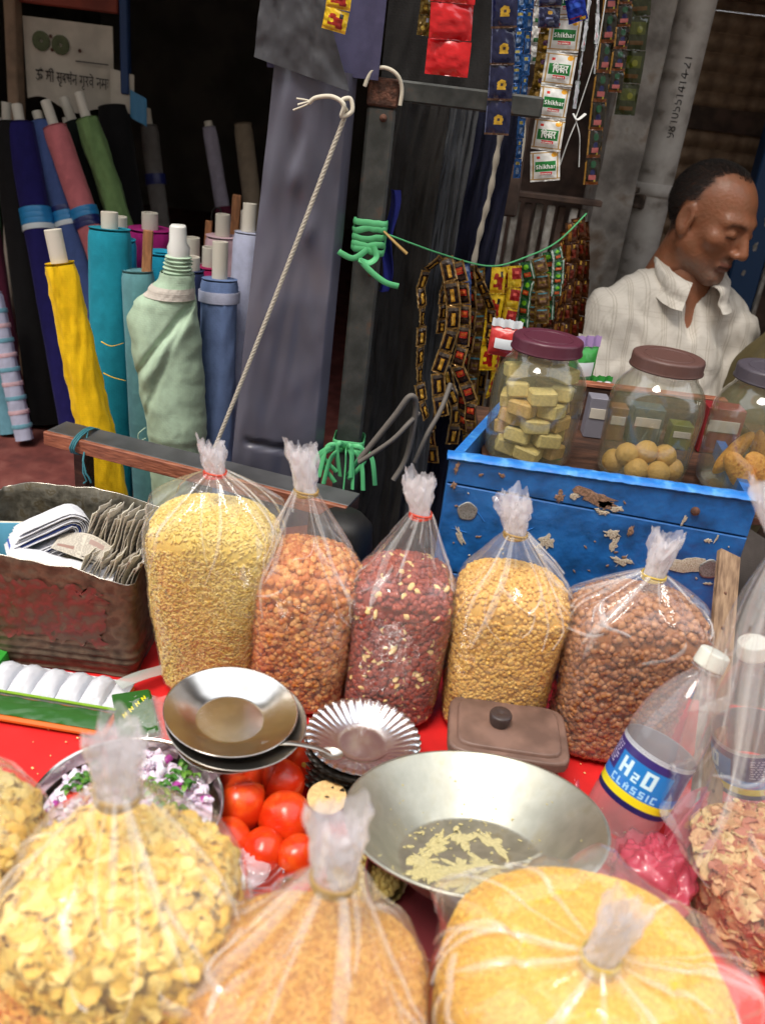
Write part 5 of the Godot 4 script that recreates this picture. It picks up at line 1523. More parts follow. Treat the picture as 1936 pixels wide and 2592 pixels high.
# surface nets over a signed distance field; blocks far from the surface are skipped
func nets(lo: Vector3, hi: Vector3, cell: float, f: Callable, col = null) -> MB:
	var K := 4
	var n := Vector3i(((hi - lo) / (cell * K)).ceil()) * K
	var nx := n.x + 1
	var ny := n.y + 1
	var nz := n.z + 1
	var d := PackedFloat32Array()
	d.resize(nx * ny * nz)
	d.fill(1.0)
	var reach := cell * K * 0.87 * 1.25 + 0.004
	for bz in n.z / K:
		for by in n.y / K:
			for bx in n.x / K:
				var c := lo + (V(bx, by, bz) + V(0.5, 0.5, 0.5)) * cell * K
				var e: float = f.call(c)
				var far := absf(e) > reach
				for z in range(bz * K, bz * K + K + (1 if bz == n.z / K - 1 else 0)):
					for y in range(by * K, by * K + K + (1 if by == n.y / K - 1 else 0)):
						var o := (z * ny + y) * nx
						for x in range(bx * K, bx * K + K + (1 if bx == n.x / K - 1 else 0)):
							d[o + x] = e if far else f.call(lo + V(x, y, z) * cell)
	var m := MB.new()
	m.colored = col != null
	var id := PackedInt32Array()
	id.resize(nx * ny * nz)
	id.fill(-1)
	var off := [0, 1, nx, nx + 1, nx * ny, nx * ny + 1, nx * ny + nx, nx * ny + nx + 1]
	var E := [[0, 1], [2, 3], [4, 5], [6, 7], [0, 2], [1, 3], [4, 6], [5, 7], [0, 4], [1, 5], [2, 6], [3, 7]]
	for z in n.z:
		for y in n.y:
			var o := (z * ny + y) * nx
			for x in n.x:
				var i := o + x
				var s := 0
				for k in 8:
					if d[i + off[k]] < 0.0: s += 1
				if s == 0 or s == 8: continue
				var acc := Vector3.ZERO
				var cnt := 0
				for e in E:
					var a: float = d[i + off[e[0]]]
					var b: float = d[i + off[e[1]]]
					if (a < 0.0) != (b < 0.0):
						var t := a / (a - b)
						var pa := V(e[0] & 1, (e[0] >> 1) & 1, e[0] >> 2)
						var pb := V(e[1] & 1, (e[1] >> 1) & 1, e[1] >> 2)
						acc += pa.lerp(pb, t)
						cnt += 1
				var p := lo + (V(x, y, z) + acc / cnt) * cell
				id[i] = m.v.size()
				m.v.append(p)
				m.n.append(Vector3.ZERO)
				m.uv.append(Vector2(p.x, p.y))
				if col != null: m.c.append(col.call(p))
	var sx := 1
	var sy := nx
	var sz := nx * ny
	for z in range(1, n.z):
		for y in range(1, n.y):
			for x in range(1, n.x):
				var i := (z * ny + y) * nx + x
				var a := d[i]
				for ax in 3:
					var st: int = [sx, sy, sz][ax]
					var b := d[i + st]
					if (a < 0.0) == (b < 0.0): continue
					var u: int = [sy, sz, sx][ax]
					var w: int = [sz, sx, sy][ax]
					var q := [id[i - u - w], id[i - w], id[i], id[i - u]]
					if q.has(-1): continue
					if a > 0.0: q.reverse()
					m.ix.append_array([q[0], q[2], q[1], q[0], q[3], q[2]])
					var fnm: Vector3 = (m.v[q[2]] - m.v[q[0]]).cross(m.v[q[3]] - m.v[q[1]])
					for k in 4: m.n[q[k]] += fnm
	for i in m.n.size(): m.n[i] = m.n[i].normalized()
	return m

func build_person() -> void:
	var t := thing("person", "man in an open necked off white shirt looking down behind the jars", "person", V(0.60, 0, -2.03))
	t.rotation.y = deg_to_rad(14.0)
	var skin := sm("skin", Color.WHITE, 0.42, 0.0, 0.5)
	skin.vertex_color_use_as_albedo = true
	skin.heightmap_enabled = true
	skin.heightmap_texture = ntex(noise(0.05, 80, 4), [[0.0, Color.BLACK], [1.0, Color.WHITE]], 256)
	skin.heightmap_scale = 0.09
	skin.uv1_triplanar = true
	skin.uv1_scale = V(8, 8, 8)
	var tone := rgb(144, 96, 70).srgb_to_linear()
	var ruddy := rgb(154, 98, 70).srgb_to_linear()
	var grey := rgb(128, 112, 102).srgb_to_linear()
	var dark := rgb(40, 28, 24).srgb_to_linear()
	var lip := rgb(112, 62, 54).srgb_to_linear()
	# ---- head, facing +z round its own centre
	var head := func(p: Vector3) -> float:
		var q := V(absf(p.x), p.y, p.z)
		var s := sd_ell(p, V(0, 0.030, -0.016), V(0.075, 0.086, 0.097))
		s = smin(s, sd_ell(p, V(0, -0.03, 0.024), V(0.058, 0.078, 0.064)), 0.03)
		s = smin(s, sd_cap(q, V(0.052, -0.05, 0.0), V(0.012, -0.097, 0.058), 0.021, 0.019), 0.025)
		s = smin(s, sd_ell(q, V(0, -0.098, 0.066), V(0.022, 0.018, 0.018)), 0.018)
		s = smin(s, sd_ell(q, V(0.044, -0.018, 0.056), V(0.022, 0.017, 0.018)), 0.022)
		s = smin(s, sd_cap(q, V(0.046, 0.022, 0.066), V(0.008, 0.022, 0.083), 0.008, 0.010), 0.02)
		# eye hollows, then the lids over the eyeballs
		s = smax(s, -sd_ell(q, V(0.031, 0.004, 0.094), V(0.021, 0.013, 0.016)), 0.014)
		s = smin(s, sd_ell(q, V(0.031, 0.001, 0.074), V(0.0145, 0.0115, 0.0125)), 0.005)
		# nose
		s = smin(s, sd_cap(p, V(0, 0.014, 0.084), V(0, -0.03, 0.107), 0.0085, 0.0115), 0.012)
		s = smin(s, sd_ell(q, V(0.0125, -0.036, 0.096), V(0.0085, 0.0075, 0.011)), 0.007)
		s = smax(s, -sd_ell(q, V(0.007, -0.0435, 0.101), V(0.0045, 0.004, 0.006)), 0.003)
		# lips
		s = smin(s, sd_cap(q, V(0.022, -0.0655, 0.076), V(0.004, -0.0615, 0.0875), 0.0045, 0.0062), 0.008)
		s = smin(s, sd_cap(q, V(0.02, -0.0685, 0.076), V(0.0, -0.0735, 0.0865), 0.0045, 0.0068), 0.007)
		s = smax(s, -sd_cap(q, V(0.024, -0.0675, 0.086), V(0.0, -0.0672, 0.0985), 0.0016, 0.0024), 0.004)
		s = smax(s, -sd_ell(p, V(0, -0.085, 0.092), V(0.022, 0.006, 0.007)), 0.01)
		# cheek fold
		s = smax(s, -sd_cap(q, V(0.021, -0.038, 0.094), V(0.034, -0.068, 0.08), 0.0016, 0.002), 0.008)
		# ears
		var e := sd_ell(q, V(0.079, -0.004, -0.012), V(0.0085, 0.033, 0.02))
		e = smin(e, sd_ell(q, V(0.077, -0.031, -0.004), V(0.007, 0.011, 0.009)), 0.008)
		e = smax(e, -sd_ell(q, V(0.088, 0.003, -0.009), V(0.008, 0.022, 0.0115)), 0.006)
		s = smin(s, e, 0.007)
		# neck
		s = smin(s, sd_cap(p, V(-0.004, -0.06, -0.022), V(-0.010, -0.175, -0.034), 0.051, 0.052), 0.03)
		s = smin(s, sd_ell(p, V(0, -0.135, 0.014), V(0.014, 0.02, 0.014)), 0.02)
		return s
	# below zero where hair grows: behind a line from the brow's crown down the temple to the sideburn, above the nape
	var hair_edge := func(p: Vector3) -> float:
		var q := V(absf(p.x), p.y, p.z)
		var e := p.z - lerpf(0.044, 0.006, smoothstep(0.0, 0.05, q.x)) + 0.25 * maxf(0.0, 0.09 - p.y) - 0.022 * smoothstep(0.02, -0.02, p.y)
		e = maxf(e, -(p.y + 0.058 - 0.9 * maxf(0.0, p.z + 0.05)))
		var ear := 0.03 - V(0, (p.y + 0.006) * 0.8, p.z + 0.006).length()
		if q.x > 0.06: e = maxf(e, ear)
		return e + 0.010 * fn.get_noise_3d(p.x * 30.0, p.y * 30.0, p.z * 30.0)
	var hcol := func(p: Vector3) -> Color:
		var q := V(absf(p.x), p.y, p.z)
		var g := fn.get_noise_3d(p.x * 40.0, p.y * 40.0, p.z * 40.0)
		var c := tone.lerp(ruddy, clampf(0.5 + g, 0.0, 1.0))
		if q.x < 0.084 and p.y > -0.07: c = c.lerp(dark, 0.85 * smoothstep(0.004, -0.012, hair_edge.call(p)))
		var st := fn.get_noise_3d(p.x * 420.0, p.y * 420.0, p.z * 420.0) * 0.6 + 0.5
		var bd := smoothstep(-0.052, -0.085, p.y + 0.25 * maxf(0.0, 0.05 - p.z)) * smoothstep(-0.005, 0.03, p.z) * smoothstep(-0.135, -0.112, p.y)
		c = c.lerp(grey, clampf(bd * (0.25 + 0.6 * st), 0.0, 0.8))
		var mu := exp(-pow((p.y + 0.053) / 0.007, 2.0)) * smoothstep(0.03, 0.022, q.x) * smoothstep(0.07, 0.08, p.z)
		c = c.lerp(grey, clampf(mu * (0.25 + 0.5 * st), 0.0, 0.7))
		if p.z > 0.074 and q.x < 0.022 and p.y > -0.082 and p.y < -0.057: c = c.lerp(lip, 0.7)
		if p.z > 0.07 and absf(p.y + 0.0675) < 0.0022 and q.x < 0.024: c = c.lerp(dark, 0.8)  # mouth crease: shade between the lips put into the skin colour
		var br := exp(-pow((p.y - 0.0225 + absf(q.x - 0.03) * 0.14) / 0.0042, 2.0)) * smoothstep(0.008, 0.014, q.x) * smoothstep(0.054, 0.046, q.x) * smoothstep(0.045, 0.06, p.z)
		c = c.lerp(dark, clampf(br * (0.4 + 0.5 * st), 0.0, 0.85))
		var la := exp(-pow((p.y + 0.0052 - 9.0 * pow(q.x - 0.031, 2.0)) / 0.0018, 2.0)) * smoothstep(0.0165, 0.0145, absf(q.x - 0.031)) * smoothstep(0.066, 0.072, p.z)
		c = c.lerp(dark, clampf(la, 0.0, 0.9))
		return c
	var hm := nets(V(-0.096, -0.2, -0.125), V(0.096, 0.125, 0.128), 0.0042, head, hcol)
	var hx := Transform3D(Basis(Vector3.UP, deg_to_rad(25.0)) * Basis(Vector3.RIGHT, deg_to_rad(14.0)) * Basis(Vector3.BACK, deg_to_rad(-3.0)), V(0.020, 1.366, 0.036))
	# ---- trunk, arms and seated legs
	var sh := 0.15
	var body := func(p: Vector3) -> float:
		var q := V(absf(p.x), p.y, p.z)
		var s := sd_ell(p, V(0, 1.04, 0.0), V(0.15, 0.19, 0.095))
		s = smin(s, sd_ell(p, V(0, 0.82, 0.01), V(0.14, 0.2, 0.1)), 0.06)
		s = smin(s, sd_cap(q, V(0.03, 1.17, -0.005), V(sh - 0.01, 1.12, 0.0), 0.05, 0.045), 0.03)
		s = smin(s, sd_cap(p, V(0.0, 1.14, -0.01), V(0.008, 1.24, 0.012), 0.062, 0.056), 0.03)
		s = smin(s, sd_cap(q, V(sh, 1.11, 0), V(0.20, 0.94, 0.05), 0.042, 0.036), 0.03)
		s = smin(s, sd_cap(q, V(0.20, 0.94, 0.05), V(0.085, 0.90, 0.27), 0.036, 0.023), 0.012)
		s = smin(s, sd_cap(q, V(0.09, 0.68, 0.0), V(0.12, 0.68, 0.36), 0.085, 0.06), 0.04)
		s = smin(s, sd_cap(q, V(0.12, 0.68, 0.36), V(0.12, 0.28, 0.37), 0.058, 0.036), 0.02)
		s = smin(s, sd_cap(q, V(0.12, 0.25, 0.36), V(0.13, 0.225, 0.50), 0.03, 0.022), 0.02)
		return s
	var bcol := func(p: Vector3) -> Color: return tone.lerp(ruddy, clampf(0.5 + fn.get_noise_3d(p.x * 40.0, p.y * 40.0, p.z * 40.0), 0.0, 1.0))
	var bm := nets(V(-0.28, 0.18, -0.14), V(0.28, 1.30, 0.55), 0.014, body, bcol)
	bm.add(hm, hx)
	# hands resting one over the other in the lap
	for s in [-1.0, 1.0]:
		var hand := func(p: Vector3) -> float:
			var d := sd_cap(p, V(0, 0, 0), V(0, 0, 0.05), 0.02, 0.022)
			d = smin(d, sd_ell(p, V(0, 0, 0.05), V(0.038, 0.014, 0.045)), 0.015)
			for k in 4:
				var x: float = -0.028 + 0.0185 * k
				var l: float = [0.06, 0.07, 0.066, 0.052][k]
				var b := V(x * 1.08, -0.002, 0.09 + l * 0.45)
				d = smin(d, sd_cap(p, V(x, 0.002, 0.075), b, 0.0095, 0.0088), 0.006)
				d = minf(d, sd_cap(p, b, b + V(0, -0.018, l * 0.5), 0.0088, 0.007))
			d = smin(d, sd_cap(p, V(-0.03, 0, 0.03), V(-0.055, -0.004, 0.06), 0.012, 0.01), 0.008)
			return minf(d, sd_cap(p, V(-0.055, -0.004, 0.06), V(-0.05, -0.006, 0.09), 0.0098, 0.008))
		var hnd := nets(V(-0.08, -0.05, -0.03), V(0.06, 0.04, 0.18), 0.006, hand, bcol)
		bm.add(hnd, Transform3D(Basis(Vector3.UP, -0.9 * s) * Basis(Vector3.RIGHT, 0.25) * Basis.from_scale(V(-s, 1, 1)), V(0.085 * s, 0.90 + 0.02 * s, 0.265)))
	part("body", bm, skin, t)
	# hair: short strands on the scalp, receding at the temples
	sm("hair_dark", rgb(30, 25, 23), 0.55)
	sm("hair_brown", rgb(46, 37, 32), 0.55)
	var st := MB.new()
	st.tube([V(0, 0, 0), V(0, 0.003, 0.0004), V(0, 0.0065, 0.0014), V(0, 0.0095, 0.003)], func(q): return 0.00055 * (1.0 - 0.75 * q), 3, false)
	var strand := st.mesh()
	var sets := [[], []]
	for i in 22000:
		var d := V(rng.randfn(), rng.randfn(), rng.randfn()).normalized()
		var p := V(0, 0.030, -0.016) + d * V(0.075, 0.086, 0.097)
		var q := V(absf(p.x), p.y, p.z)
		var edge: float = hair_edge.call(p)
		if rng.randf() < smoothstep(-0.012, 0.004, edge): continue
		var nn := (d / V(0.075, 0.086, 0.097)).normalized()
		var flow := V(p.x * 2.0, -0.6 - 4.0 * maxf(0.0, 0.06 - p.y), -0.7) + V(rng.randf() - 0.5, rng.randf() - 0.5, rng.randf() - 0.5) * 0.5
		flow = (flow - nn * flow.dot(nn)).normalized()
		var y := (flow + nn * rng.randf_range(0.05, 0.28)).normalized()
		var x := y.cross(nn).normalized()
		sets[i % 2].append(Transform3D(Basis(x, y, x.cross(y)).scaled_local(Vector3.ONE * rng.randf_range(0.7, 1.2)), p - nn * 0.0008))
	for k in 2:
		var mm := MultiMesh.new()
		mm.transform_format = MultiMesh.TRANSFORM_3D
		mm.mesh = strand
		mm.instance_count = sets[k].size()
		for i in sets[k].size(): mm.set_instance_transform(i, sets[k][i])
		var mo := MultiMeshInstance3D.new()
		mo.name = "hair"
		mo.multimesh = mm
		mo.material_override = [M.hair_dark, M.hair_brown][k]
		mo.transform = hx
		mo.set_meta("kind", "stuff")
		t.add_child(mo, true)
	# shirt
	var shirt := func(p: Vector3) -> float:
		var q := V(absf(p.x), p.y, p.z)
		var s := sd_ell(p, V(0, 1.03, 0.0), V(0.172, 0.205, 0.118))
		s = smin(s, sd_ell(p, V(0, 0.84, 0.015), V(0.165, 0.22, 0.13)), 0.08)
		s = smin(s, sd_cap(q, V(0.035, 1.205, -0.01), V(sh, 1.14, 0.0), 0.06, 0.052), 0.05)
		s = smin(s, sd_cap(q, V(sh, 1.135, 0), V(0.20, 0.985, 0.04), 0.054, 0.066), 0.035)
		# folds: pulled from the shoulder to the chest, slack down the sleeve
		var wn := fn.get_noise_3d(p.x * 4.0, p.y * 4.0, p.z * 4.0)
		var w := 0.011 * (0.6 - absf(sin(q.x * 30.0 - p.y * 17.0 + 3.0 * wn))) * smoothstep(0.03, 0.11, q.x) * smoothstep(0.75, 1.0, p.y)
		w += 0.012 * (0.5 - absf(sin(p.x * 24.0 + p.y * 5.0 + 4.0 * wn))) * smoothstep(1.12, 1.0, p.y) * smoothstep(0.2, 0.12, q.x)
		w += 0.012 * fn.get_noise_3d(p.x * 8.0 + p.y * 4.0, p.y * 4.0, p.z * 8.0) + 0.006 * fn.get_noise_3d(p.x * 20.0 + p.y * 9.0, p.y * 8.0, 7.0)
		s += w
		# the seam and slack fold where the sleeve meets the chest
		s = smax(s, -sd_cap(q, V(0.118, 1.16, 0.085), V(0.135, 0.96, 0.105), 0.006, 0.016), 0.02)
		# neck hole and the open V
		s = smax(s, -sd_cap(p, V(0.004, 1.215, 0.006), V(0.014, 1.30, 0.03), 0.056, 0.066), 0.008)
		s = smax(s, -sd_ell(p, V(0.004, 1.205, 0.112), V(0.026, 0.085, 0.05)), 0.01)
		s = smax(s, -sd_cap(p, V(0.0, 1.13, 0.128), V(0.0, 1.03, 0.135), 0.010, 0.003), 0.006)
		# sleeve ends, shirt tail
		s = smax(s, -(p.y - 0.70), 0.01)
		var arm := V(0.20, 0.985, 0.04) - V(sh, 1.135, 0)
		if q.x > 0.15:
			s = smax(s, (q - V(0.205, 0.965, 0.042)).dot(arm.normalized()), 0.006)
		return s
	var sm2 := nets(V(-0.31, 0.68, -0.17), V(0.31, 1.30, 0.19), 0.0072, shirt)
	cloth("shirt_cotton", rgb(220, 214, 204), 0.85, 60.0, 0.05)
	var si := Image.create(64, 64, false, Image.FORMAT_RGB8)
	si.fill(Color(0.99, 0.99, 0.99))
	for k in [6, 10, 14, 38, 44]: si.fill_rect(Rect2i(k, 0, 2, 64), Color(0.86, 0.85, 0.83))
	for k in [4, 30, 36]: si.fill_rect(Rect2i(0, k, 64, 1), Color(0.92, 0.91, 0.9))
	M.shirt_cotton.albedo_texture = ImageTexture.create_from_image(si)
	M.shirt_cotton.uv1_scale = V(14, 9, 14)
	M.shirt_cotton.backlight_enabled = true
	M.shirt_cotton.backlight = Color(0.15, 0.15, 0.14)
	var sp := part("shirt", sm2, M.shirt_cotton, t)
	# collar: two pointed flaps with thickness
	var cs := sheet(func(u: float, v: float) -> Vector3:
		var a := lerpf(-PI + 0.42, PI - 0.30, u)          # round the back of the neck, from one point to the other
		var d := V(sin(a), 0, -cos(a))
		var back := (1.0 + cos(a)) * 0.5
		var pt := smoothstep(1.5, 2.8, absf(a))             # 1 at the two collar points
		var c := V(0.012, 0, 0.022)
		var top := c + d * V(0.062, 0, 0.064) + V(0, lerpf(1.238, 1.292, back), 0)
		var low := c + d * V(0.092 + 0.012 * pt, 0, 0.084 + 0.02 * pt) + V(0, lerpf(1.185, 1.255, smoothstep(0.0, 0.9, back)), 0)
		if pt > 0.0: low.x += 0.012 * pt * signf(sin(a))
		var q := top.lerp(low, v)
		q += (d + V(0, 0.9, 0)) * 0.011 * sin(minf(v * 1.5, 1.0) * PI)
		return q + d * fn.get_noise_2d(a * 3.0, v * 3.0) * 0.004, 72, 12, 0.0022)
	part("collar", cs, M.shirt_cotton, sp)
	for k in 4:
		var y := 1.0 - k * 0.075
		var bt := MB.new()
		bt.lathe([Vector2(0.0, 0.002), Vector2(0.004, 0.002), Vector2(0.0052, 0.0028), Vector2(0.006, 0.0015), Vector2(0.006, -0.003)], 16, V(-0.004, y, 0.128 + 0.012 * float(k > 0)), Basis(Vector3.RIGHT, PI / 2))
		part("button", bt, M.white_plastic, sp)
	# trousers and a stool
	var tr := func(p: Vector3) -> float:
		var q := V(absf(p.x), p.y, p.z)
		var s := sd_ell(p, V(0, 0.72, 0.0), V(0.165, 0.11, 0.125))
		s = smin(s, sd_cap(q, V(0.09, 0.68, 0.0), V(0.12, 0.685, 0.36), 0.1, 0.075), 0.05)
		s = smin(s, sd_cap(q, V(0.12, 0.685, 0.36), V(0.12, 0.30, 0.37), 0.074, 0.06), 0.03)
		return s + 0.006 * fn.get_noise_3d(p.x * 12.0, p.y * 12.0, p.z * 12.0)
	cloth("trouser_cloth", rgb(70, 64, 62), 0.9)
	part("trousers", nets(V(-0.24, 0.22, -0.16), V(0.24, 0.86, 0.48), 0.018, tr), M.trouser_cloth, t)
	var stl := thing("wooden_stool", "dark wooden stool under the man in the white shirt", "stool", V(0.60, 0.0, -2.05))
	var sb := MB.new()
	sb.box(V(0, 0.575, 0), V(0.34, 0.03, 0.3), 0.006)
	part("seat", sb, M.dark_wood, stl)
	for k in 4:
		var lg := MB.new()
		lg.box(V(0.14 * (1 if k % 2 else -1), 0.28, 0.12 * (1 if k > 1 else -1)), V(0.035, 0.56, 0.035), 0.003)
		part("leg", lg, M.dark_wood, stl)
	var pl := MB.new()
	pl.box(V(0.62, 0.095, -1.6), V(0.7, 0.19, 1.2), 0.01)
	struct("stall_step", pl, M.old_plaster)

# ---------------------------------------------------------------- the vendor's table and what stands on it
func build_table_things() -> void:
	var t := thing("vendor_table", "plank table under the snacks and steel ware", "table", V(0, 0, 0))
	for k in 6:
		var m := MB.new()
		m.box(V(0, 0.785, -0.345 - k * 0.1285), V(1.3, 0.028, 0.126), 0.002)
		part("plank", m, M.table_wood, t)
	var mx := MB.new()
	mx.box(V(-0.29, 0.785, -1.083), V(0.72, 0.028, 0.062), 0.002)
	part("plank", mx, M.table_wood, t)
	for k in 4:
		var lg := MB.new()
		lg.box(V(0.56 * (1 if k % 2 else -1), 0.385, -0.36 if k < 2 else -0.98), V(0.05, 0.77, 0.05), 0.003)
		part("leg", lg, M.table_wood, t)
	var rs := sheet(func(u: float, v: float) -> Vector3: return V(lerpf(-0.64, 0.64, u), 0.8022 + 0.0022 * fn.get_noise_2d(u * 9.0, v * 7.0) + 0.0012 * fn.get_noise_2d(u * 30.0, v * 20.0), lerpf(-0.29, -1.04, v)), 60, 40, 0.0012)
	single("red_tablecloth", rs, M.red_sheet, "bright red plastic sheet covering the vendor's table", "tablecloth")
	tin_box()
	snack_packets()
	steel_ware()
	vegetables()
	bottles()

func tin_box() -> void:
	var t := thing("tin_box", "dented open oil tin with worn red front, holding paper", "tin", V(-0.418, TOP, -1.008))
	var hw := 0.117
	var hd := 0.078
	var path := []
	var c := 0.016
	var corner := [[V(hw - c, 0, hd - c), 0.0], [V(-hw + c, 0, hd - c), PI / 2], [V(-hw + c, 0, -hd + c), PI], [V(hw - c, 0, -hd + c), PI * 1.5]]
	for q in corner:
		for i in 7:
			var a: float = q[1] + i / 6.0 * PI / 2
			path.append([q[0] + V(cos(a) * c, 0, sin(a) * c), V(cos(a), 0, sin(a))])
		var nxt: Array = corner[(corner.find(q) + 1) % 4]
		var a2: float = q[1] + PI / 2
		var p0: Vector3 = q[0] + V(cos(a2), 0, sin(a2)) * c
		var p1: Vector3 = nxt[0] + V(cos(a2), 0, sin(a2)) * c
		for i in range(1, 16):
			path.append([p0.lerp(p1, i / 16.0), V(cos(a2), 0, sin(a2))])
	var n := path.size()
	var top := func(p: Vector3) -> float:
		var f := smoothstep(-hd, hd, p.z)
		var back := 0.197 - 0.018 * pow(p.x / hw + 0.1, 2.0) + 0.0015 * sin(p.x * 60.0)
		var front := 0.160 - 0.03 * (p.x / hw) * 0.45 + 0.004 * sin(p.x * 24.0 + 1.0)
		return lerpf(back, front, f) + 0.003 * fn.get_noise_2d(p.x * 40.0, p.z * 40.0)
	var wall := func(u: float, v: float, off: float) -> Vector3:
		var q: Array = path[int(round(u * n)) % n]
		var p: Vector3 = q[0]
		var d: Vector3 = q[1]
		var h: float = top.call(p) * v
		# pressed ridges low down and dents all over
		var e := 0.003 * exp(-pow((h - 0.022) / 0.0022, 2.0)) + 0.0024 * exp(-pow((h - 0.032) / 0.002, 2.0)) - 0.003 * exp(-pow((h - 0.004) / 0.004, 2.0))
		e += 0.004 * fn.get_noise_3d(p.x * 9.0, h * 9.0, p.z * 9.0) + 0.002 * fn.get_noise_3d(p.x * 50.0, h * 50.0, p.z * 50.0)
		if v > 0.97 and d.z < -0.5: e += 0.003
		if d.z > 0.9:
			var fx := absf(p.x) - 0.082
			e += 0.0022 * exp(-pow(fx / 0.0022, 2.0)) * smoothstep(0.04, 0.05, h)
			e += 0.0018 * exp(-pow((absf(p.x) - 0.094) / 0.002, 2.0)) * smoothstep(0.03, 0.05, h)
			e += 0.0022 * exp(-pow((h - 0.045) / 0.0022, 2.0)) * smoothstep(0.09, 0.08, absf(p.x))
			if v > 0.8: e += 0.006 * fn.get_noise_2d(p.x * 20.0, 3.0) * (v - 0.8) / 0.2
		return V(p.x, h + 0.001, p.z) + d * (e + off)
	var m := MB.new()
	m.grid(n, 60, func(u, v): return wall.call(u, v, 0.0), true)
	part("outer_wall", m, M.tin_outside, t)
	var mi := MB.new()
	mi.grid(n, 30, func(u, v): return wall.call(1.0 - u, v, -0.0012), true)
	part("inner_wall", mi, M.tin_inside, t)
	var rim := MB.new()
	rim.grid(n, 2, func(u: float, v: float) -> Vector3: return wall.call(u, 1.0, -0.0012 * v) + V(0, 0.0006 * sin(v * PI), 0), true)
	part("torn_rim", rim, M.steel_worn, t)
	var bt := MB.new()
	bt.box(V(0, 0.004, 0), V(hw * 2 - 0.012, 0.004, hd * 2 - 0.012))
	part("base", bt, M.tin_inside, t)
	# worn red paint on the front panel
	var rp := MB.new()
	rp.grid(40, 26, func(u: float, v: float) -> Vector3:
		var x := lerpf(-0.080, 0.080, u) + 0.03 * fn.get_noise_2d(v * 9.0, 2.0) * absf(u - 0.5)
		var uu := 0.0
		for i in n:
			if path[i][1].z > 0.9 and (path[i][0].x <= x):
				uu = float(i) / n
				break
		var h := lerpf(0.050, 0.135, v) + 0.03 * fn.get_noise_2d(u * 7.0, 9.0) * absf(v - 0.5)
		var p: Vector3 = wall.call(uu, clampf(h / top.call(V(x, 0, hd)), 0.0, 1.0), 0.0012)
		return V(x, h, p.z))
	part("red_panel", rp, M.tin_red, t)
	var yf := MB.new()
	yf.grid(14, 6, func(u: float, v: float) -> Vector3:
		return V(-hw + 0.0016, 0.155 + 0.035 * u + 0.014 * v + 0.004 * sin(u * 20.0), lerpf(0.05, -0.04, u)))
	part("yellow_paint", yf, M.yellow_flake, t)
	# paper inside: a folded white wad, two leaning stacks of newsprint, a blue booklet, a loose sheet
	var nim := Image.create(128, 128, false, Image.FORMAT_RGB8)
	nim.fill(rgb(198, 190, 176))
	for y in range(4, 124, 5):
		var x := 4
		while x < 122:
			var l := rng.randi_range(2, 9)
			nim.fill_rect(Rect2i(x, y, mini(l, 124 - x), 2), rgb(126, 120, 114))
			x += l + rng.randi_range(1, 3)
			if x > 58 and x < 66: x = 67
	nim.fill_rect(Rect2i(8, 30, 40, 18), rgb(150, 120, 110))
	nim.fill_rect(Rect2i(76, 80, 34, 26), rgb(164, 140, 132))
	nim.fill_rect(Rect2i(70, 10, 46, 5), rgb(60, 56, 56))
	var np := sm("newsprint", Color.WHITE, 0.9, 0.0, 0.3)
	np.albedo_texture = ImageTexture.create_from_image(nim)
	mottled("paper_white", [[0.2, rgb(208, 208, 212)], [0.55, rgb(226, 226, 230)], [0.8, rgb(190, 192, 204)]], 0.85, 18.0, 0.03, 90)
	sm("paper_blue_print", rgb(70, 92, 170), 0.8)
	mottled("paper_cream", [[0.2, rgb(206, 198, 176)], [0.8, rgb(224, 216, 198)]], 0.85, 10.0, 0.02, 91)
	sm("book_blue", rgb(96, 168, 200), 0.55)
	var base := V(-0.418, TOP, -1.008)
	var wad := thing("paper_wad", "wad of folded white printed paper rolled into nested loops in the tin", "paper", base + V(-0.03, 0.155, 0.005))
	for k in 9:
		var s := sheet(func(u: float, v: float) -> Vector3:
			var r := 0.006 + k * 0.0024
			var a := lerpf(-0.5, PI + 0.5, v)
			var q := V(0.038 + cos(a - PI / 2) * r * 1.1, sin(a - PI / 2) * r * 0.95, 0.0)
			if v < 0.2: q = V(lerpf(-0.04, q.x, v / 0.2), -r * 0.95, 0)
			if v > 0.8: q = V(lerpf(q.x, -0.045 + k * 0.003, (v - 0.8) / 0.2), r * 0.95, 0)
			q.z = lerpf(0.034, -0.034, u) + 0.002 * sin(k * 2.0)
			return q + V(0, fn.get_noise_3d(u * 4.0, v * 5.0, k * 2.0) * 0.003, 0), 8, 40, 0.0006)
		part("sheet", s, M.paper_blue_print if k == 2 else M.paper_white, wad)
	wad.rotation = Vector3(-0.25, 0.5, 0.35)
	for b in 2:
		var st := thing("newspaper_stack", ["stack of cut newspaper leaning at the tin's back corner", "shorter stack of cut newspaper leaning in front of the other"][b], "newspaper", base + [V(0.058, 0.01, -0.022), V(0.066, 0.01, 0.03)][b], "newspaper stacks in the tin")
		for k in 15:
			var hh: float = [0.188, 0.15][b] + 0.006 * sin(k * 1.7 + b)
			var sk := sheet(func(u: float, v: float) -> Vector3:
				return V(-0.045 + k * 0.0048 + 0.03 * v * v + fn.get_noise_3d(u * 3.0, v * 3.0, k * 0.7) * 0.006, v * hh - 0.012 * (u - 0.5) * v, lerpf(0.03, -0.03, u) + 0.002 * sin(k * 3.1)), 6, 12, 0.0012)
			part("sheet", sk, np if k % 4 else M.paper_cream, st)
	var bk := thing("booklet", "blue covered booklet with a cream spine standing in the tin", "booklet", base + V(-0.075, 0.06, -0.006))
	bk.rotation = Vector3(-0.25, 0.12, 0.05)
	var bm := MB.new()
	bm.box(V(0.0, 0.05, 0), V(0.062, 0.1, 0.005), 0.001)
	part("pages", bm, M.paper_cream, bk)
	bm = MB.new()
	bm.box(V(0.006, 0.05, 0.0036), V(0.05, 0.098, 0.0016), 0.0005)
	part("cover", bm, M.book_blue, bk)
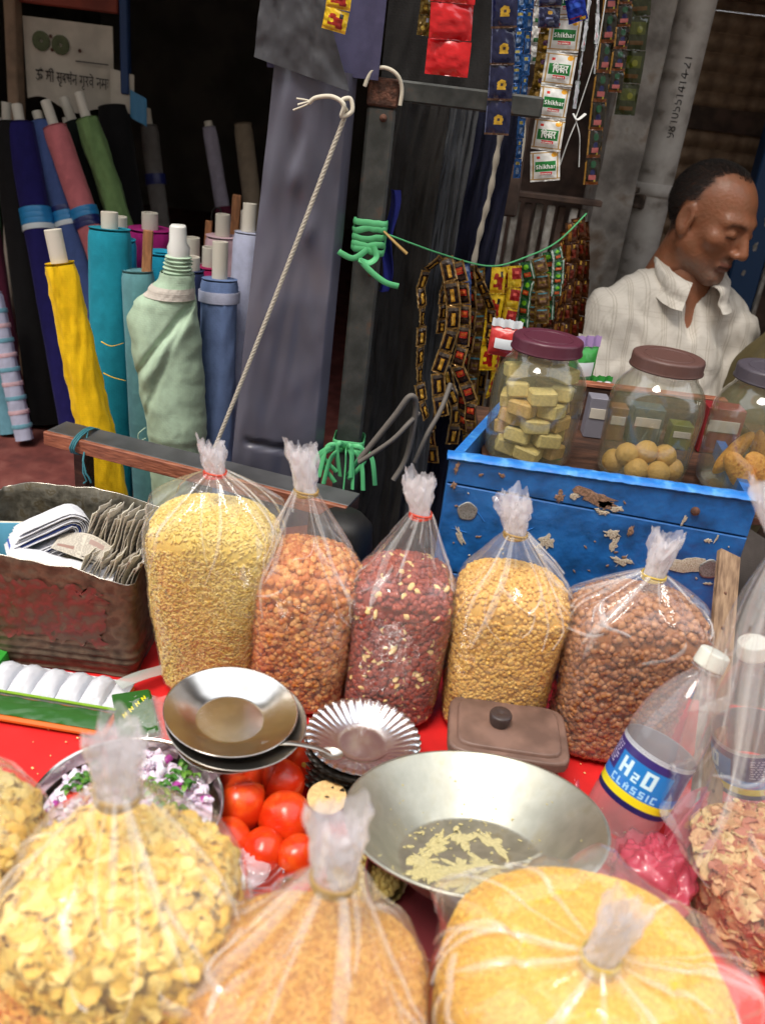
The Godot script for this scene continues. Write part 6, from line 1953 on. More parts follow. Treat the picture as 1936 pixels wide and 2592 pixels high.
	var ls := sheet(func(u: float, v: float) -> Vector3:
		return V(lerpf(-0.05, 0.085, u), 0.153 - 0.02 * u + 0.012 * sin(v * 3.0) + 0.004 * fn.get_noise_2d(u * 6.0, v * 5.0), lerpf(0.066, 0.03, v)), 20, 8, 0.0008)
	single("loose_paper", ls, M.paper_white, "loose white paper sheet along the tin's front rim", "paper", Transform3D(Basis(), base))
	var ls2 := sheet(func(u: float, v: float) -> Vector3:
		return V(lerpf(-0.0, 0.07, u), 0.168 - 0.02 * u + 0.018 * sin(u * 2.6) * v, lerpf(0.045, 0.01, v)), 16, 8, 0.0008)
	single("loose_paper", ls2, np, "curled newspaper scrap beside the white wad in the tin", "paper", Transform3D(Basis(), base))

func snack_packets() -> void:
	sm("pack_green", rgb(44, 92, 36), 0.3)
	sm("pack_lime", rgb(120, 160, 40), 0.3)
	sm("pack_orange", rgb(206, 104, 30), 0.35)
	sm("pack_white", rgb(206, 208, 214), 0.25)
	film("pack_clear", 0.45, 0.15, rgb(190, 196, 190))
	sm("pack_yellow", rgb(226, 214, 40), 0.4)
	var t := thing("blister_packet", "green and white blister packet lying under the tin's front", "packet", V(-0.40, TOP, -0.885))
	t.rotation.y = -0.06
	var m := MB.new()
	m.box(V(-0.03, 0.005, 0.02), V(0.27, 0.009, 0.10), 0.003)
	part("orange_backing", m, M.pack_orange, t)
	m = MB.new()
	m.grid(30, 10, func(u: float, v: float) -> Vector3: return V(lerpf(-0.165, 0.10, u), 0.0105 + 0.004 * sin(v * PI) + 0.0015 * fn.get_noise_2d(u * 12.0, v * 5.0), lerpf(0.066, 0.032, v)))
	part("green_band", m, M.pack_green, t)
	m = MB.new()
	m.box(V(-0.03, 0.0155, 0.031), V(0.266, 0.0012, 0.004))
	part("lime_stripe", m, M.pack_lime, t)
	for k in 8:
		var b := MB.new()
		b.grid(14, 10, func(u: float, v: float) -> Vector3:
			var q := sqrt(maxf(sin(u * PI) * sin(v * PI), 0.0))
			return V(-0.15 + k * 0.031 + (u - 0.5) * 0.03, 0.012 + 0.017 * q + 0.002 * fn.get_noise_3d(u * 5.0, v * 5.0, k * 3.0), lerpf(0.030, -0.028, v)))
		part("blister", b, M.pack_white, t)
	m = MB.new()
	m.box(V(-0.03, 0.0105, -0.0), V(0.268, 0.002, 0.062), 0.0005)
	part("white_card", m, M.pack_white, t)
	m = MB.new()
	m.box(V(0.125, 0.007, 0.025), V(0.05, 0.012, 0.085), 0.003, Basis(Vector3.UP, 0.5))
	part("green_end", m, M.pack_green, t)
	for k in 4:
		var g := MB.new()
		stroke(g, [V(0, 0, 0), V(0.003, 0.006, 0), V(0.005, 0.001, 0), V(0.008, 0.006, 0)], 0.0017)
		part("yellow_mark", g, M.pack_yellow, t, Transform3D(Basis(Vector3.UP, 1.25) * Basis(Vector3.RIGHT, -PI / 2), V(0.118 + 0.0035 * k, 0.0136, 0.04 - 0.012 * k)))
	var p2 := thing("blister_packet", "bright green packet corner under the tin's other end", "packet", V(-0.52, TOP, -0.90))
	m = MB.new()
	m.grid(16, 12, func(u: float, v: float) -> Vector3: return V(lerpf(-0.05, 0.05, u), 0.022 + 0.012 * sin(u * PI) * sin(v * PI), lerpf(0.04, -0.04, v)))
	m.box(V(0, 0.0105, 0), V(0.1, 0.021, 0.08), 0.003)
	sm("pack_bright", rgb(48, 150, 50), 0.3)
	part("pouch", m, M.pack_bright, p2)
	var cp := thing("clear_wrapper", "crumpled clear wrapper on the red sheet beside the puffed rice", "wrapper", V(-0.262, TOP, -0.862))
	m = MB.new()
	m.grid(20, 14, func(u: float, v: float) -> Vector3: return V(lerpf(-0.035, 0.045, u), 0.006 + 0.012 * absf(fn.get_noise_2d(u * 8.0, v * 8.0)) + 0.01 * sin(u * PI) * sin(v * PI), lerpf(0.05, -0.03, v)))
	part("film", m, M.bag_fold, cp)
	var wl := sheet(func(u: float, v: float) -> Vector3: return V(lerpf(-0.010, 0.010, u), 0.004 + 0.002 * sin(v * 6.0), lerpf(0.05, -0.05, v)), 6, 12, 0.0008)
	single("white_strip", wl, M.pack_clear, "narrow white paper strip poking from under the tin", "paper strip", Transform3D(Basis(Vector3.UP, -0.75) * Basis(Vector3.RIGHT, -0.03), V(-0.275, TOP + 0.016, -0.925)))

func plate_mesh(r: float, flat: float, depth: float) -> MB:
	var m := MB.new()
	var pr := [Vector2(0.0, 0.0), Vector2(flat * 0.6, 0.0002), Vector2(flat * 0.93, 0.0), Vector2(flat, 0.0006), Vector2(flat + (r - flat) * 0.25, depth * 0.28), Vector2(flat + (r - flat) * 0.6, depth * 0.68), Vector2(r * 0.955, depth * 0.96), Vector2(r * 0.97, depth * 1.02), Vector2(r * 0.99, depth * 1.05), Vector2(r, depth * 1.0), Vector2(r * 0.992, depth * 0.93), Vector2(r * 0.975, depth * 0.97), Vector2(r * 0.955, depth * 0.92), Vector2(flat + (r - flat) * 0.58, depth * 0.62), Vector2(flat + (r - flat) * 0.25, depth * 0.22), Vector2(flat, -0.0008), Vector2(0.0, -0.0008)]
	m.lathe(pr, 96)
	return m

func steel_ware() -> void:
	var pot := thing("steel_pot", "steel pot under the two plates mirroring the tomatoes", "pot", V(-0.139, TOP, -0.757))
	var m := MB.new()
	m.lathe([Vector2(0.0, 0.0), Vector2(0.05, 0.0), Vector2(0.056, 0.005), Vector2(0.058, 0.02), Vector2(0.058, 0.074), Vector2(0.061, 0.077), Vector2(0.061, 0.079), Vector2(0.0565, 0.079), Vector2(0.0565, 0.02), Vector2(0.0, 0.012)], 80)
	part("body", m, M.steel, pot)
	var pm := plate_mesh(0.0785, 0.046, 0.0135).mesh()
	single("steel_plate", pm, M.steel_worn, "lower steel plate under the shiny one on the pot", "plate", Transform3D(Basis(Vector3.RIGHT, 0.05) * Basis(Vector3.BACK, -0.05), V(-0.134, 0.886, -0.766)), "steel plates on the pot")
	single("steel_plate", plate_mesh(0.075, 0.039, 0.0150), M.steel, "upper shiny steel plate on top of the pot", "plate", Transform3D(Basis(Vector3.RIGHT, 0.03) * Basis(Vector3.BACK, -0.05), V(-0.142, 0.8905, -0.773)), "steel plates on the pot")
	var sp := thing("steel_spoon", "steel spoon handle reaching from the plates to the foil stack", "spoon", V(-0.09, 0.891, -0.735))
	m = MB.new()
	m.tube(bez([V(-0.01, 0.004, 0.0), V(0.02, 0.006, -0.004), V(0.05, 0.0, -0.008), V(0.066, -0.008, -0.010)], 8), 0.0042, 8, true, 0.35)
	part("handle", m, M.steel_worn, sp)
	m = MB.new()
	m.grid(16, 8, func(u: float, v: float) -> Vector3:
		var a := -u * TAU
		return V(0.066 + cos(a) * 0.014 * v, -0.012 + 0.005 * v * v, -0.01 + sin(a) * 0.01 * v), true)
	part("bowl", m, M.steel_worn, sp)
	# foil plates
	var seg := 144
	m = MB.new()
	var fp := [Vector2(0.0, 0.0), Vector2(0.024, 0.0), Vector2(0.031, 0.0004), Vector2(0.0325, 0.002), Vector2(0.034, 0.0012), Vector2(0.044, 0.0055), Vector2(0.055, 0.0105), Vector2(0.0625, 0.0132), Vector2(0.067, 0.0128)]
	m.grid(seg, 8, func(u: float, s: float) -> Vector3:
		var p: Vector2 = fp[int(round(s * 8))]
		var a := -u * TAU
		var f := smoothstep(0.034, 0.06, p.x)
		return V(p.x * cos(a) * (1.0 + 0.012 * f * sin(u * TAU * 36.0)), p.y + 0.0011 * f * sin(u * TAU * 36.0), p.x * sin(a) * (1.0 + 0.012 * f * sin(u * TAU * 36.0))), true)
	var fm := m.mesh()
	for k in 11:
		single("foil_plate", fm, M.foil if k == 10 else M.steel_worn, "top silver foil plate of the stack, fluted rim" if k == 10 else "silver foil plate under the top one of the stack", "foil plate", Transform3D(Basis(Vector3.UP, k * 1.3) * Basis(Vector3.RIGHT, 0.02 * sin(k * 2.0)), V(0.011 + 0.002 * sin(k * 2.3) - 0.0012 * (10 - k), TOP + 0.002 + k * 0.0042, -0.809 + 0.002 * cos(k * 1.7))), "foil plates in the stack")
	var fs := MB.new()
	fs.lathe([Vector2(0.0, 0.0), Vector2(0.03, 0.0), Vector2(0.038, 0.010), Vector2(0.046, 0.021), Vector2(0.044, 0.0225), Vector2(0.032, 0.008), Vector2(0.0, 0.006)], 72, Vector3.ZERO, Basis(), func(u, s): return 1.0 + 0.03 * smoothstep(0.2, 0.5, s) * sin(u * TAU * 22.0))
	single("foil_bowl", fs, M.foil, "small fluted foil bowl in front of the tomatoes", "foil bowl", Transform3D(Basis(), V(-0.098, TOP, -0.615)))
	var pw := MB.new()
	pw.grid(24, 14, func(u: float, v: float) -> Vector3:
		var a := -u * TAU
		return V(sin(v * PI * 0.5) * cos(a) * 0.03, 0.022 + cos(v * PI * 0.5) * 0.008 * (1.0 + 0.5 * fn.get_noise_3d(cos(a) * 2.0, v * 3.0, sin(a) * 2.0)), sin(v * PI * 0.5) * sin(a) * 0.03), true)
	single("plastic_wrap", pw, M.bag_knot, "crumpled milky plastic wrap lying in the foil bowl", "plastic", Transform3D(Basis(), V(-0.098, TOP + 0.002, -0.628)))
	# the wide aluminium basin with traces of batter
	var bs := thing("aluminium_basin", "wide aluminium basin tilted on an added tub, powdery yellow batter inside", "basin", V(0.132, 0.8595, -0.641))
	bs.transform.basis = Basis(Vector3.RIGHT, -0.222) * Basis(Vector3.BACK, 0.063)
	m = MB.new()
	var R := 0.1275
	var bp := [Vector2(0.0, 0.0), Vector2(0.05, 0.0), Vector2(0.071, 0.0004), Vector2(0.0755, 0.0025), Vector2(0.0855, 0.0135), Vector2(0.0985, 0.0265), Vector2(0.112, 0.040), Vector2(R - 0.005, 0.050), Vector2(R - 0.0015, 0.0532), Vector2(R, 0.054), Vector2(R + 0.0025, 0.053), Vector2(R + 0.002, 0.0505), Vector2(R - 0.0025, 0.0485), Vector2(0.1135, 0.0385), Vector2(0.100, 0.025), Vector2(0.087, 0.012), Vector2(0.0765, 0.0005), Vector2(0.071, -0.0015), Vector2(0.0, -0.0015)]
	m.lathe(bp, 120, Vector3.ZERO, Basis(), func(u, s): return 1.0 + 0.012 * cos(u * TAU * 2.0) * smoothstep(0.1, 0.5, s))
	part("bowl", m, M.aluminium, bs)
	sm("tub_red_reflection", rgb(122, 52, 56), 0.35)  # maroon painted in for red cloth mirrored in the basin's outer wall
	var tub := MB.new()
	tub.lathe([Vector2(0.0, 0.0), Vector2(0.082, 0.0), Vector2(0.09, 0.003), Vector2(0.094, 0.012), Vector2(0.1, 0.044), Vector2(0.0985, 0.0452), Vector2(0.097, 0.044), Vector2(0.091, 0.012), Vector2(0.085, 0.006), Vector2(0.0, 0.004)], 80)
	single("added_tub", tub, M.tub_red_reflection, "added maroon tub under the aluminium basin, coloured like its red reflection", "tub", Transform3D(Basis(), V(0.126, TOP, -0.625)))
	mottled("batter", [[0.2, rgb(188, 172, 110)], [0.8, rgb(208, 194, 138)]], 0.8, 30.0, 0.03, 92, 0.0, 0.1)
	mottled("batter_thin", [[0.2, rgb(168, 160, 124)], [0.8, rgb(190, 178, 130)]], 0.7, 30.0, 0.03, 93)
	for k in 15:
		var an := rng.randf() * TAU
		var rd := 0.05 * sqrt(rng.randf()) + 0.008
		part("batter_smear", blob(rng.randf_range(0.008, 0.02), rng.randf_range(0.8, 1.5), rng.randf_range(0.4, 0.8), k * 7.3, 0.9, 40, 0.0003), M.batter_thin if k % 3 else M.batter, bs, Transform3D(Basis(Vector3.UP, rng.randf() * TAU) * Basis(Vector3.RIGHT, -PI / 2), V(cos(an) * rd * 0.85, 0.0006 + 0.00002 * k, sin(an) * rd * 0.85)))
	for k in 260:
		var a := rng.randf() * TAU
		var r := 0.071 * (sqrt(rng.randf()) if k % 3 else rng.randf_range(0.86, 1.0))
		if k < 200 and k % 2: continue
		if k < 200: part("batter_trace", blob(rng.randf_range(0.0005, 0.0019) * (2.0 if k % 17 == 0 else 1.0), rng.randf_range(0.8, 1.6), rng.randf_range(0.5, 0.9), k * 3.3, 0.8, 10, 0.0003), M.batter, bs, Transform3D(Basis(Vector3.UP, rng.randf() * TAU) * Basis(Vector3.RIGHT, -PI / 2), V(cos(a) * r, 0.001 + 0.00001 * k, sin(a) * r)))
		else:
			var h := pow(rng.randf(), 1.6) * 0.8
			var rr := lerpf(0.0762, 0.122, h)
			var out := V(cos(a), -1.0, sin(a)).normalized()
			var xb := V(-sin(a), 0, cos(a))
			part("batter_trace", blob(rng.randf_range(0.0004, 0.0014), 1.3, 0.8, k * 3.3, 0.8, 10, 0.0003), M.batter, bs, Transform3D(Basis(xb, (-out).cross(xb), -out), V(cos(a) * rr, lerpf(0.003, 0.0495, h), sin(a) * rr) - out * 0.0009))
	# brown box with a knobbed lid
	var bx := thing("brown_box", "brown plastic box with a round knob on its lid", "box", V(0.182, TOP, -0.836))
	bx.rotation.y = -0.04
	for l in 3:
		m = MB.new()
		var w: float = [0.064, 0.072, 0.062][l]
		var dp: float = [0.046, 0.0525, 0.044][l]
		var y0: float = [0.0, 0.058, 0.071][l]
		var y1: float = [0.058, 0.071, 0.0755][l]
		var pts := []
		for i in 48:
			var a := -i / 48.0 * TAU
			var k := pow(pow(absf(cos(a)), 7.0) + pow(absf(sin(a)), 7.0), -1.0 / 7.0)
			pts.append(V(cos(a) * k * w, 0, sin(a) * k * dp))
		m.grid(48, 5, func(u: float, v: float) -> Vector3:
			var p: Vector3 = pts[int(round(u * 48)) % 48]
			match int(round(v * 5)):
				0: return V(p.x, y0, p.z)
				1: return V(p.x, y1 - 0.004, p.z)
				2: return V(p.x * 0.985, y1 - 0.0012, p.z * 0.985)
				3: return V(p.x * 0.95, y1, p.z * 0.95)
				4: return V(p.x * 0.5, y1, p.z * 0.5)
			return V(0, y1, 0), true)
		part(["body", "lid", "lid_panel"][l], m, M.brown_plastic, bx if l < 2 else bx.get_child(1))
	m = MB.new()
	var kp := [Vector2(0.010, 0.075), Vector2(0.012, 0.079), Vector2(0.0135, 0.086), Vector2(0.0135, 0.09), Vector2(0.012, 0.0925), Vector2(0.005, 0.0925), Vector2(0.0, 0.091)]
	m.lathe(kp, 32, V(-0.012, 0, 0.0))
	part("knob", m, M.knob_dark, bx.get_child(1))

func ball_mesh(r: Vector3, sd: float, am: float, nu := 36, nv := 22) -> MB:
	var m := MB.new()
	m.grid(nu, nv, func(u: float, v: float) -> Vector3:
		var a := -u * TAU
		var p := V(sin(v * PI) * cos(a), -cos(v * PI), sin(v * PI) * sin(a))
		return p * r * (1.0 + am * fn.get_noise_3d(p.x * 1.6 + sd, p.y * 1.6, p.z * 1.6)), true)
	return m

func vegetables() -> void:
	mottled("tomato_red", [[0.2, rgb(200, 42, 12)], [0.6, rgb(216, 62, 18)], [0.85, rgb(224, 100, 30)]], 0.26, 6.0, 0.01, 95)
	M.tomato_red.subsurf_scatter_enabled = true
	M.tomato_red.subsurf_scatter_strength = 0.15
	sm("stem_pale", rgb(196, 160, 60), 0.7)
	var T := [[-0.115, -0.708, 0.0315, 0.0, "largest tomato with a pale stem scar, beside the onion bowl"], [-0.078, -0.747, 0.0285, 0.0, "tomato furthest back, touching the steel pot"], [-0.064, -0.695, 0.0295, 0.0, "tomato beside the largest one, toward the halved root"], [-0.119, -0.658, 0.0255, 0.0, "tomato between the largest one and the foil bowl"], [-0.081, -0.653, 0.024, 0.0, "small tomato behind the foil bowl"], [-0.044, -0.652, 0.0235, 0.0, "tomato at the end of the heap next to the basin"], [-0.052, -0.792, 0.026, 0.0, "dark tomato behind, between the pot and the foil stack"]]
	for k in T.size():
		var q: Array = T[k]
		var t := thing("tomato", q[4], "tomato", V(q[0], TOP + q[2] * 0.9, q[1]), "loose tomatoes on the table")
		t.basis = Basis(V(sin(k * 2.0), 0.2, cos(k * 1.3)).normalized(), 0.9 + k * 0.7) if k else Basis(Vector3.BACK, -1.45)
		var m := MB.new()
		m.grid(44, 26, func(u: float, v: float) -> Vector3:
			var a := -u * TAU
			var p := V(sin(v * PI) * cos(a), -cos(v * PI) * 0.9, sin(v * PI) * sin(a))
			var d := 0.10 * exp(-pow((1.0 - v) / 0.09, 2.0)) + 0.03 * exp(-pow(v / 0.08, 2.0))
			return p * q[2] * (1.0 - d + 0.012 * cos(a * 5.0) * sin(v * PI) + 0.02 * fn.get_noise_3d(p.x + k, p.y, p.z)), true)
		part("flesh", m, M.tomato_red, t)
		m = MB.new()
		m.lathe([Vector2(q[2] * 0.14, q[2] * 0.8), Vector2(q[2] * 0.1, q[2] * 0.84), Vector2(0.0, q[2] * 0.83)], 12)
		part("stem_scar", m, M.stem_pale, t)
	# steel bowl of chopped onion
	var b := thing("steel_bowl", "steel bowl heaped with chopped onion and coriander", "bowl", V(-0.220, TOP, -0.648))
	var m := MB.new()
	m.lathe([Vector2(0.0, 0.002), Vector2(0.05, 0.002), Vector2(0.072, 0.014), Vector2(0.088, 0.042), Vector2(0.0935, 0.068), Vector2(0.0965, 0.071), Vector2(0.0965, 0.0695), Vector2(0.0945, 0.067), Vector2(0.0895, 0.041), Vector2(0.073, 0.012), Vector2(0.05, 0.0), Vector2(0.0, 0.0)], 96)
	part("bowl", m, M.steel, b)
	var s := thing("chopped_onion", "heap of chopped red onion with coriander and tomato bits in the bowl", "chopped onion", V(-0.220, TOP, -0.648))
	sm("onion_white", rgb(226, 214, 222), 0.3)
	sm("onion_pink", rgb(224, 200, 216), 0.3)
	sm("onion_purple", rgb(160, 60, 140), 0.35)
	sm("herb_green", rgb(62, 116, 34), 0.5)
	sm("herb_light", rgb(112, 156, 62), 0.5)
	for mt in [M.onion_white, M.onion_pink]:
		mt.subsurf_scatter_enabled = true
		mt.subsurf_scatter_strength = 0.2
	m = MB.new()
	m.grid(40, 10, func(u: float, v: float) -> Vector3:
		var a := -u * TAU
		var r := 0.085 * v
		return V(cos(a) * r, 0.054 + 0.012 * (1.0 - v * v) + 0.003 * fn.get_noise_2d(cos(a) * r * 90.0, sin(a) * r * 90.0), sin(a) * r), true)
	part("heap", m, M.onion_pink, s)
	var bits := []
	for k in 4:
		var o := MB.new()
		o.grid(6, 3, func(u: float, v: float) -> Vector3:
			var w: float = [0.0055, 0.0075, 0.006, 0.009][k]
			return V((u - 0.5) * w * 1.3, 0.0022 * sin(v * PI * 1.0) + 0.0016 * cos((u - 0.5) * 3.0), (v - 0.5) * w))
		o.box(V(0, -0.0005, 0), V([0.006, 0.008, 0.0055, 0.009][k], 0.003, [0.005, 0.006, 0.007, 0.005][k]), 0.0009)
		bits.append(o.mesh())
	for k in 290:
		var r := 0.083 * sqrt(rng.randf())
		var a := rng.randf() * TAU
		var y := 0.057 + 0.012 * (1.0 - pow(r / 0.085, 2.0)) + rng.randf() * 0.006
		var mt: Material = [M.onion_white, M.onion_white, M.onion_white, M.onion_pink, M.onion_pink, M.onion_pink, M.onion_purple][rng.randi() % 7]
		part("onion_piece", bits[k % 4], mt, s, Transform3D(Basis(V(rng.randf() - 0.5, rng.randf(), rng.randf() - 0.5).normalized(), rng.randf() * TAU), V(cos(a) * r, y, sin(a) * r)))
	var lf := MB.new()
	lf.grid(6, 4, func(u: float, v: float) -> Vector3: return V((u - 0.5) * 0.010, 0.002 * sin(u * 5.0) + 0.0015 * cos(v * 6.0), (v - 0.5) * 0.006 * sin(u * PI * 0.9 + 0.2)))
	var lm := lf.mesh()
	for k in 90:
		var cc: Array = [[0.045, 0.01], [0.05, -0.045], [-0.05, -0.02], [0.03, -0.02]][k % 4]
		var p := Vector2(cc[0], cc[1]) + Vector2(rng.randfn(0, 0.013), rng.randfn(0, 0.012))
		if p.length() > 0.08: continue
		part("coriander_bit", lm, M.herb_green if k % 3 else M.herb_light, s, Transform3D(Basis(V(rng.randf() - 0.5, 2.0, rng.randf() - 0.5).normalized(), rng.randf() * TAU), V(p.x, 0.0655 + 0.012 * (1.0 - pow(p.length() / 0.085, 2.0)) + rng.randf() * 0.004, p.y)))
	for k in 7:
		var tb := MB.new()
		tb.box(Vector3.ZERO, V(0.011, 0.006, 0.009), 0.002)
		part("tomato_bit", tb, M.tomato_red, s, Transform3D(Basis(V(0.3, 1, k * 0.2).normalized(), k * 1.1), V(-0.058 + 0.006 * (k % 3), 0.0655, -0.008 + 0.007 * (k / 3))))
	# halved root and a little foil plate of yellow puffs
	mottled("root_cut", [[0.2, rgb(214, 172, 104)], [0.7, rgb(228, 192, 128)]], 0.5, 20.0, 0.02, 96)
	sm("root_skin", rgb(196, 96, 76), 0.5)
	var rt := thing("halved_root", "halved root with a pale yellow cut face and pink skin", "root", V(-0.022, TOP + 0.014, -0.738))
	rt.basis = Basis(Vector3.RIGHT, 0.35) * Basis(Vector3.BACK, 0.05)
	m = MB.new()
	m.grid(36, 12, func(u: float, v: float) -> Vector3:
		var a := -u * TAU
		return V(cos(a) * sin(v * PI / 2) * 0.0225, -cos(v * PI / 2) * 0.018 + 0.012, sin(a) * sin(v * PI / 2) * 0.0205), true)
	part("skin", m, M.root_skin, rt)
	m = MB.new()
	m.grid(36, 6, func(u: float, v: float) -> Vector3:
		var a := -u * TAU
		return V(cos(a) * (1.0 - v) * 0.0222, 0.0136 + 0.0006 * sin(v * PI / 2) + fn.get_noise_2d(cos(a) * v * 3.0, sin(a) * 3.0) * 0.0004, sin(a) * (1.0 - v) * 0.0202), true)
	part("cut_face", m, M.root_cut, rt)
	m = MB.new()
	m.grid(10, 4, func(u: float, v: float) -> Vector3: return V((u - 0.5) * 0.006, 0.0148, (v - 0.5) * 0.0018 * sin(u * PI)))
	part("slit", m, M.ink, rt)
	var fl := thing("foil_dish", "small foil dish with yellow crumbs beside the basin", "foil dish", V(0.03, TOP + 0.002, -0.645))
	m = MB.new()
	m.lathe([Vector2(0.0, 0.0), Vector2(0.022, 0.001), Vector2(0.03, 0.006), Vector2(0.042, 0.012)], 96, Vector3.ZERO, Basis(), func(u, s2): return 1.0 + 0.02 * s2 * sin(u * TAU * 28.0))
	part("dish", m, M.foil, fl)
	var cr := thing("yellow_crumbs", "heap of pale yellow crumbs in the small foil dish", "crumbs", V(0.03, TOP + 0.004, -0.645))
	mottled("crumb_yellow", [[0.2, rgb(222, 186, 84)], [0.7, rgb(236, 212, 124)]], 0.7, 30.0, 0.03, 97, 0.0, 0.1)
	var cm := ball_mesh(V(0.005, 0.0035, 0.004), 3.0, 0.5, 10, 6).mesh()
	for k in 240:
		var r := 0.032 * sqrt(rng.randf())
		var a := rng.randf() * TAU
		part("crumb", cm, M.crumb_yellow, cr, Transform3D(Basis(V(rng.randf() - 0.5, 0.6, rng.randf() - 0.5).normalized(), rng.randf() * TAU), V(cos(a) * r, 0.008 + (0.034 - r) * 0.55 * rng.randf() + r * 0.12, sin(a) * r)))

func bottle(label: String, low: Vector3, high: Vector3, roll: float) -> void:
	var t := thing("water_bottle", label, "bottle", low, "plastic water bottles")
	t.basis = lean(low, high) * Basis(Vector3.UP, roll)
	var pr := [Vector2(0.0, 0.004), Vector2(0.028, 0.003), Vector2(0.037, 0.003), Vector2(0.0405, 0.010), Vector2(0.041, 0.03), Vector2(0.0402, 0.036), Vector2(0.041, 0.042), Vector2(0.041, 0.066), Vector2(0.0402, 0.07), Vector2(0.0402, 0.142), Vector2(0.041, 0.146), Vector2(0.0412, 0.155), Vector2(0.0395, 0.172), Vector2(0.035, 0.19), Vector2(0.028, 0.207), Vector2(0.021, 0.220), Vector2(0.0155, 0.229), Vector2(0.0135, 0.234), Vector2(0.0135, 0.238), Vector2(0.0165, 0.239), Vector2(0.0165, 0.241), Vector2(0.0135, 0.242), Vector2(0.0135, 0.258)]
	var m := MB.new()
	m.lathe(pr, 64, Vector3.ZERO, Basis(), func(u, s): return 1.0 + 0.008 * sin(u * TAU * 5.0) * (1.0 if s < 0.25 else 0.0))
	part("shell", m, M.bottle_plastic, t)
	m = MB.new()
	m.lathe([Vector2(0.0, 0.2612), Vector2(0.008, 0.2612), Vector2(0.0145, 0.261), Vector2(0.0162, 0.2595), Vector2(0.0166, 0.2445), Vector2(0.0166, 0.243), Vector2(0.0145, 0.243)], 96, Vector3.ZERO, Basis(), func(u, s): return 1.0 + (0.012 * sin(u * TAU * 44.0) if s > 0.55 and s < 0.8 else 0.0))
	part("cap", m, M.bottle_cap, t)
	m = MB.new()
	m.lathe([Vector2(0.0408, 0.073), Vector2(0.0408, 0.14)], 80)
	part("label", m, M.bottle_label, t)
	m = MB.new()
	m.lathe([Vector2(0.0404, 0.0735), Vector2(0.0404, 0.1395)], 64)
	part("label_back", m, M.label_back, t)

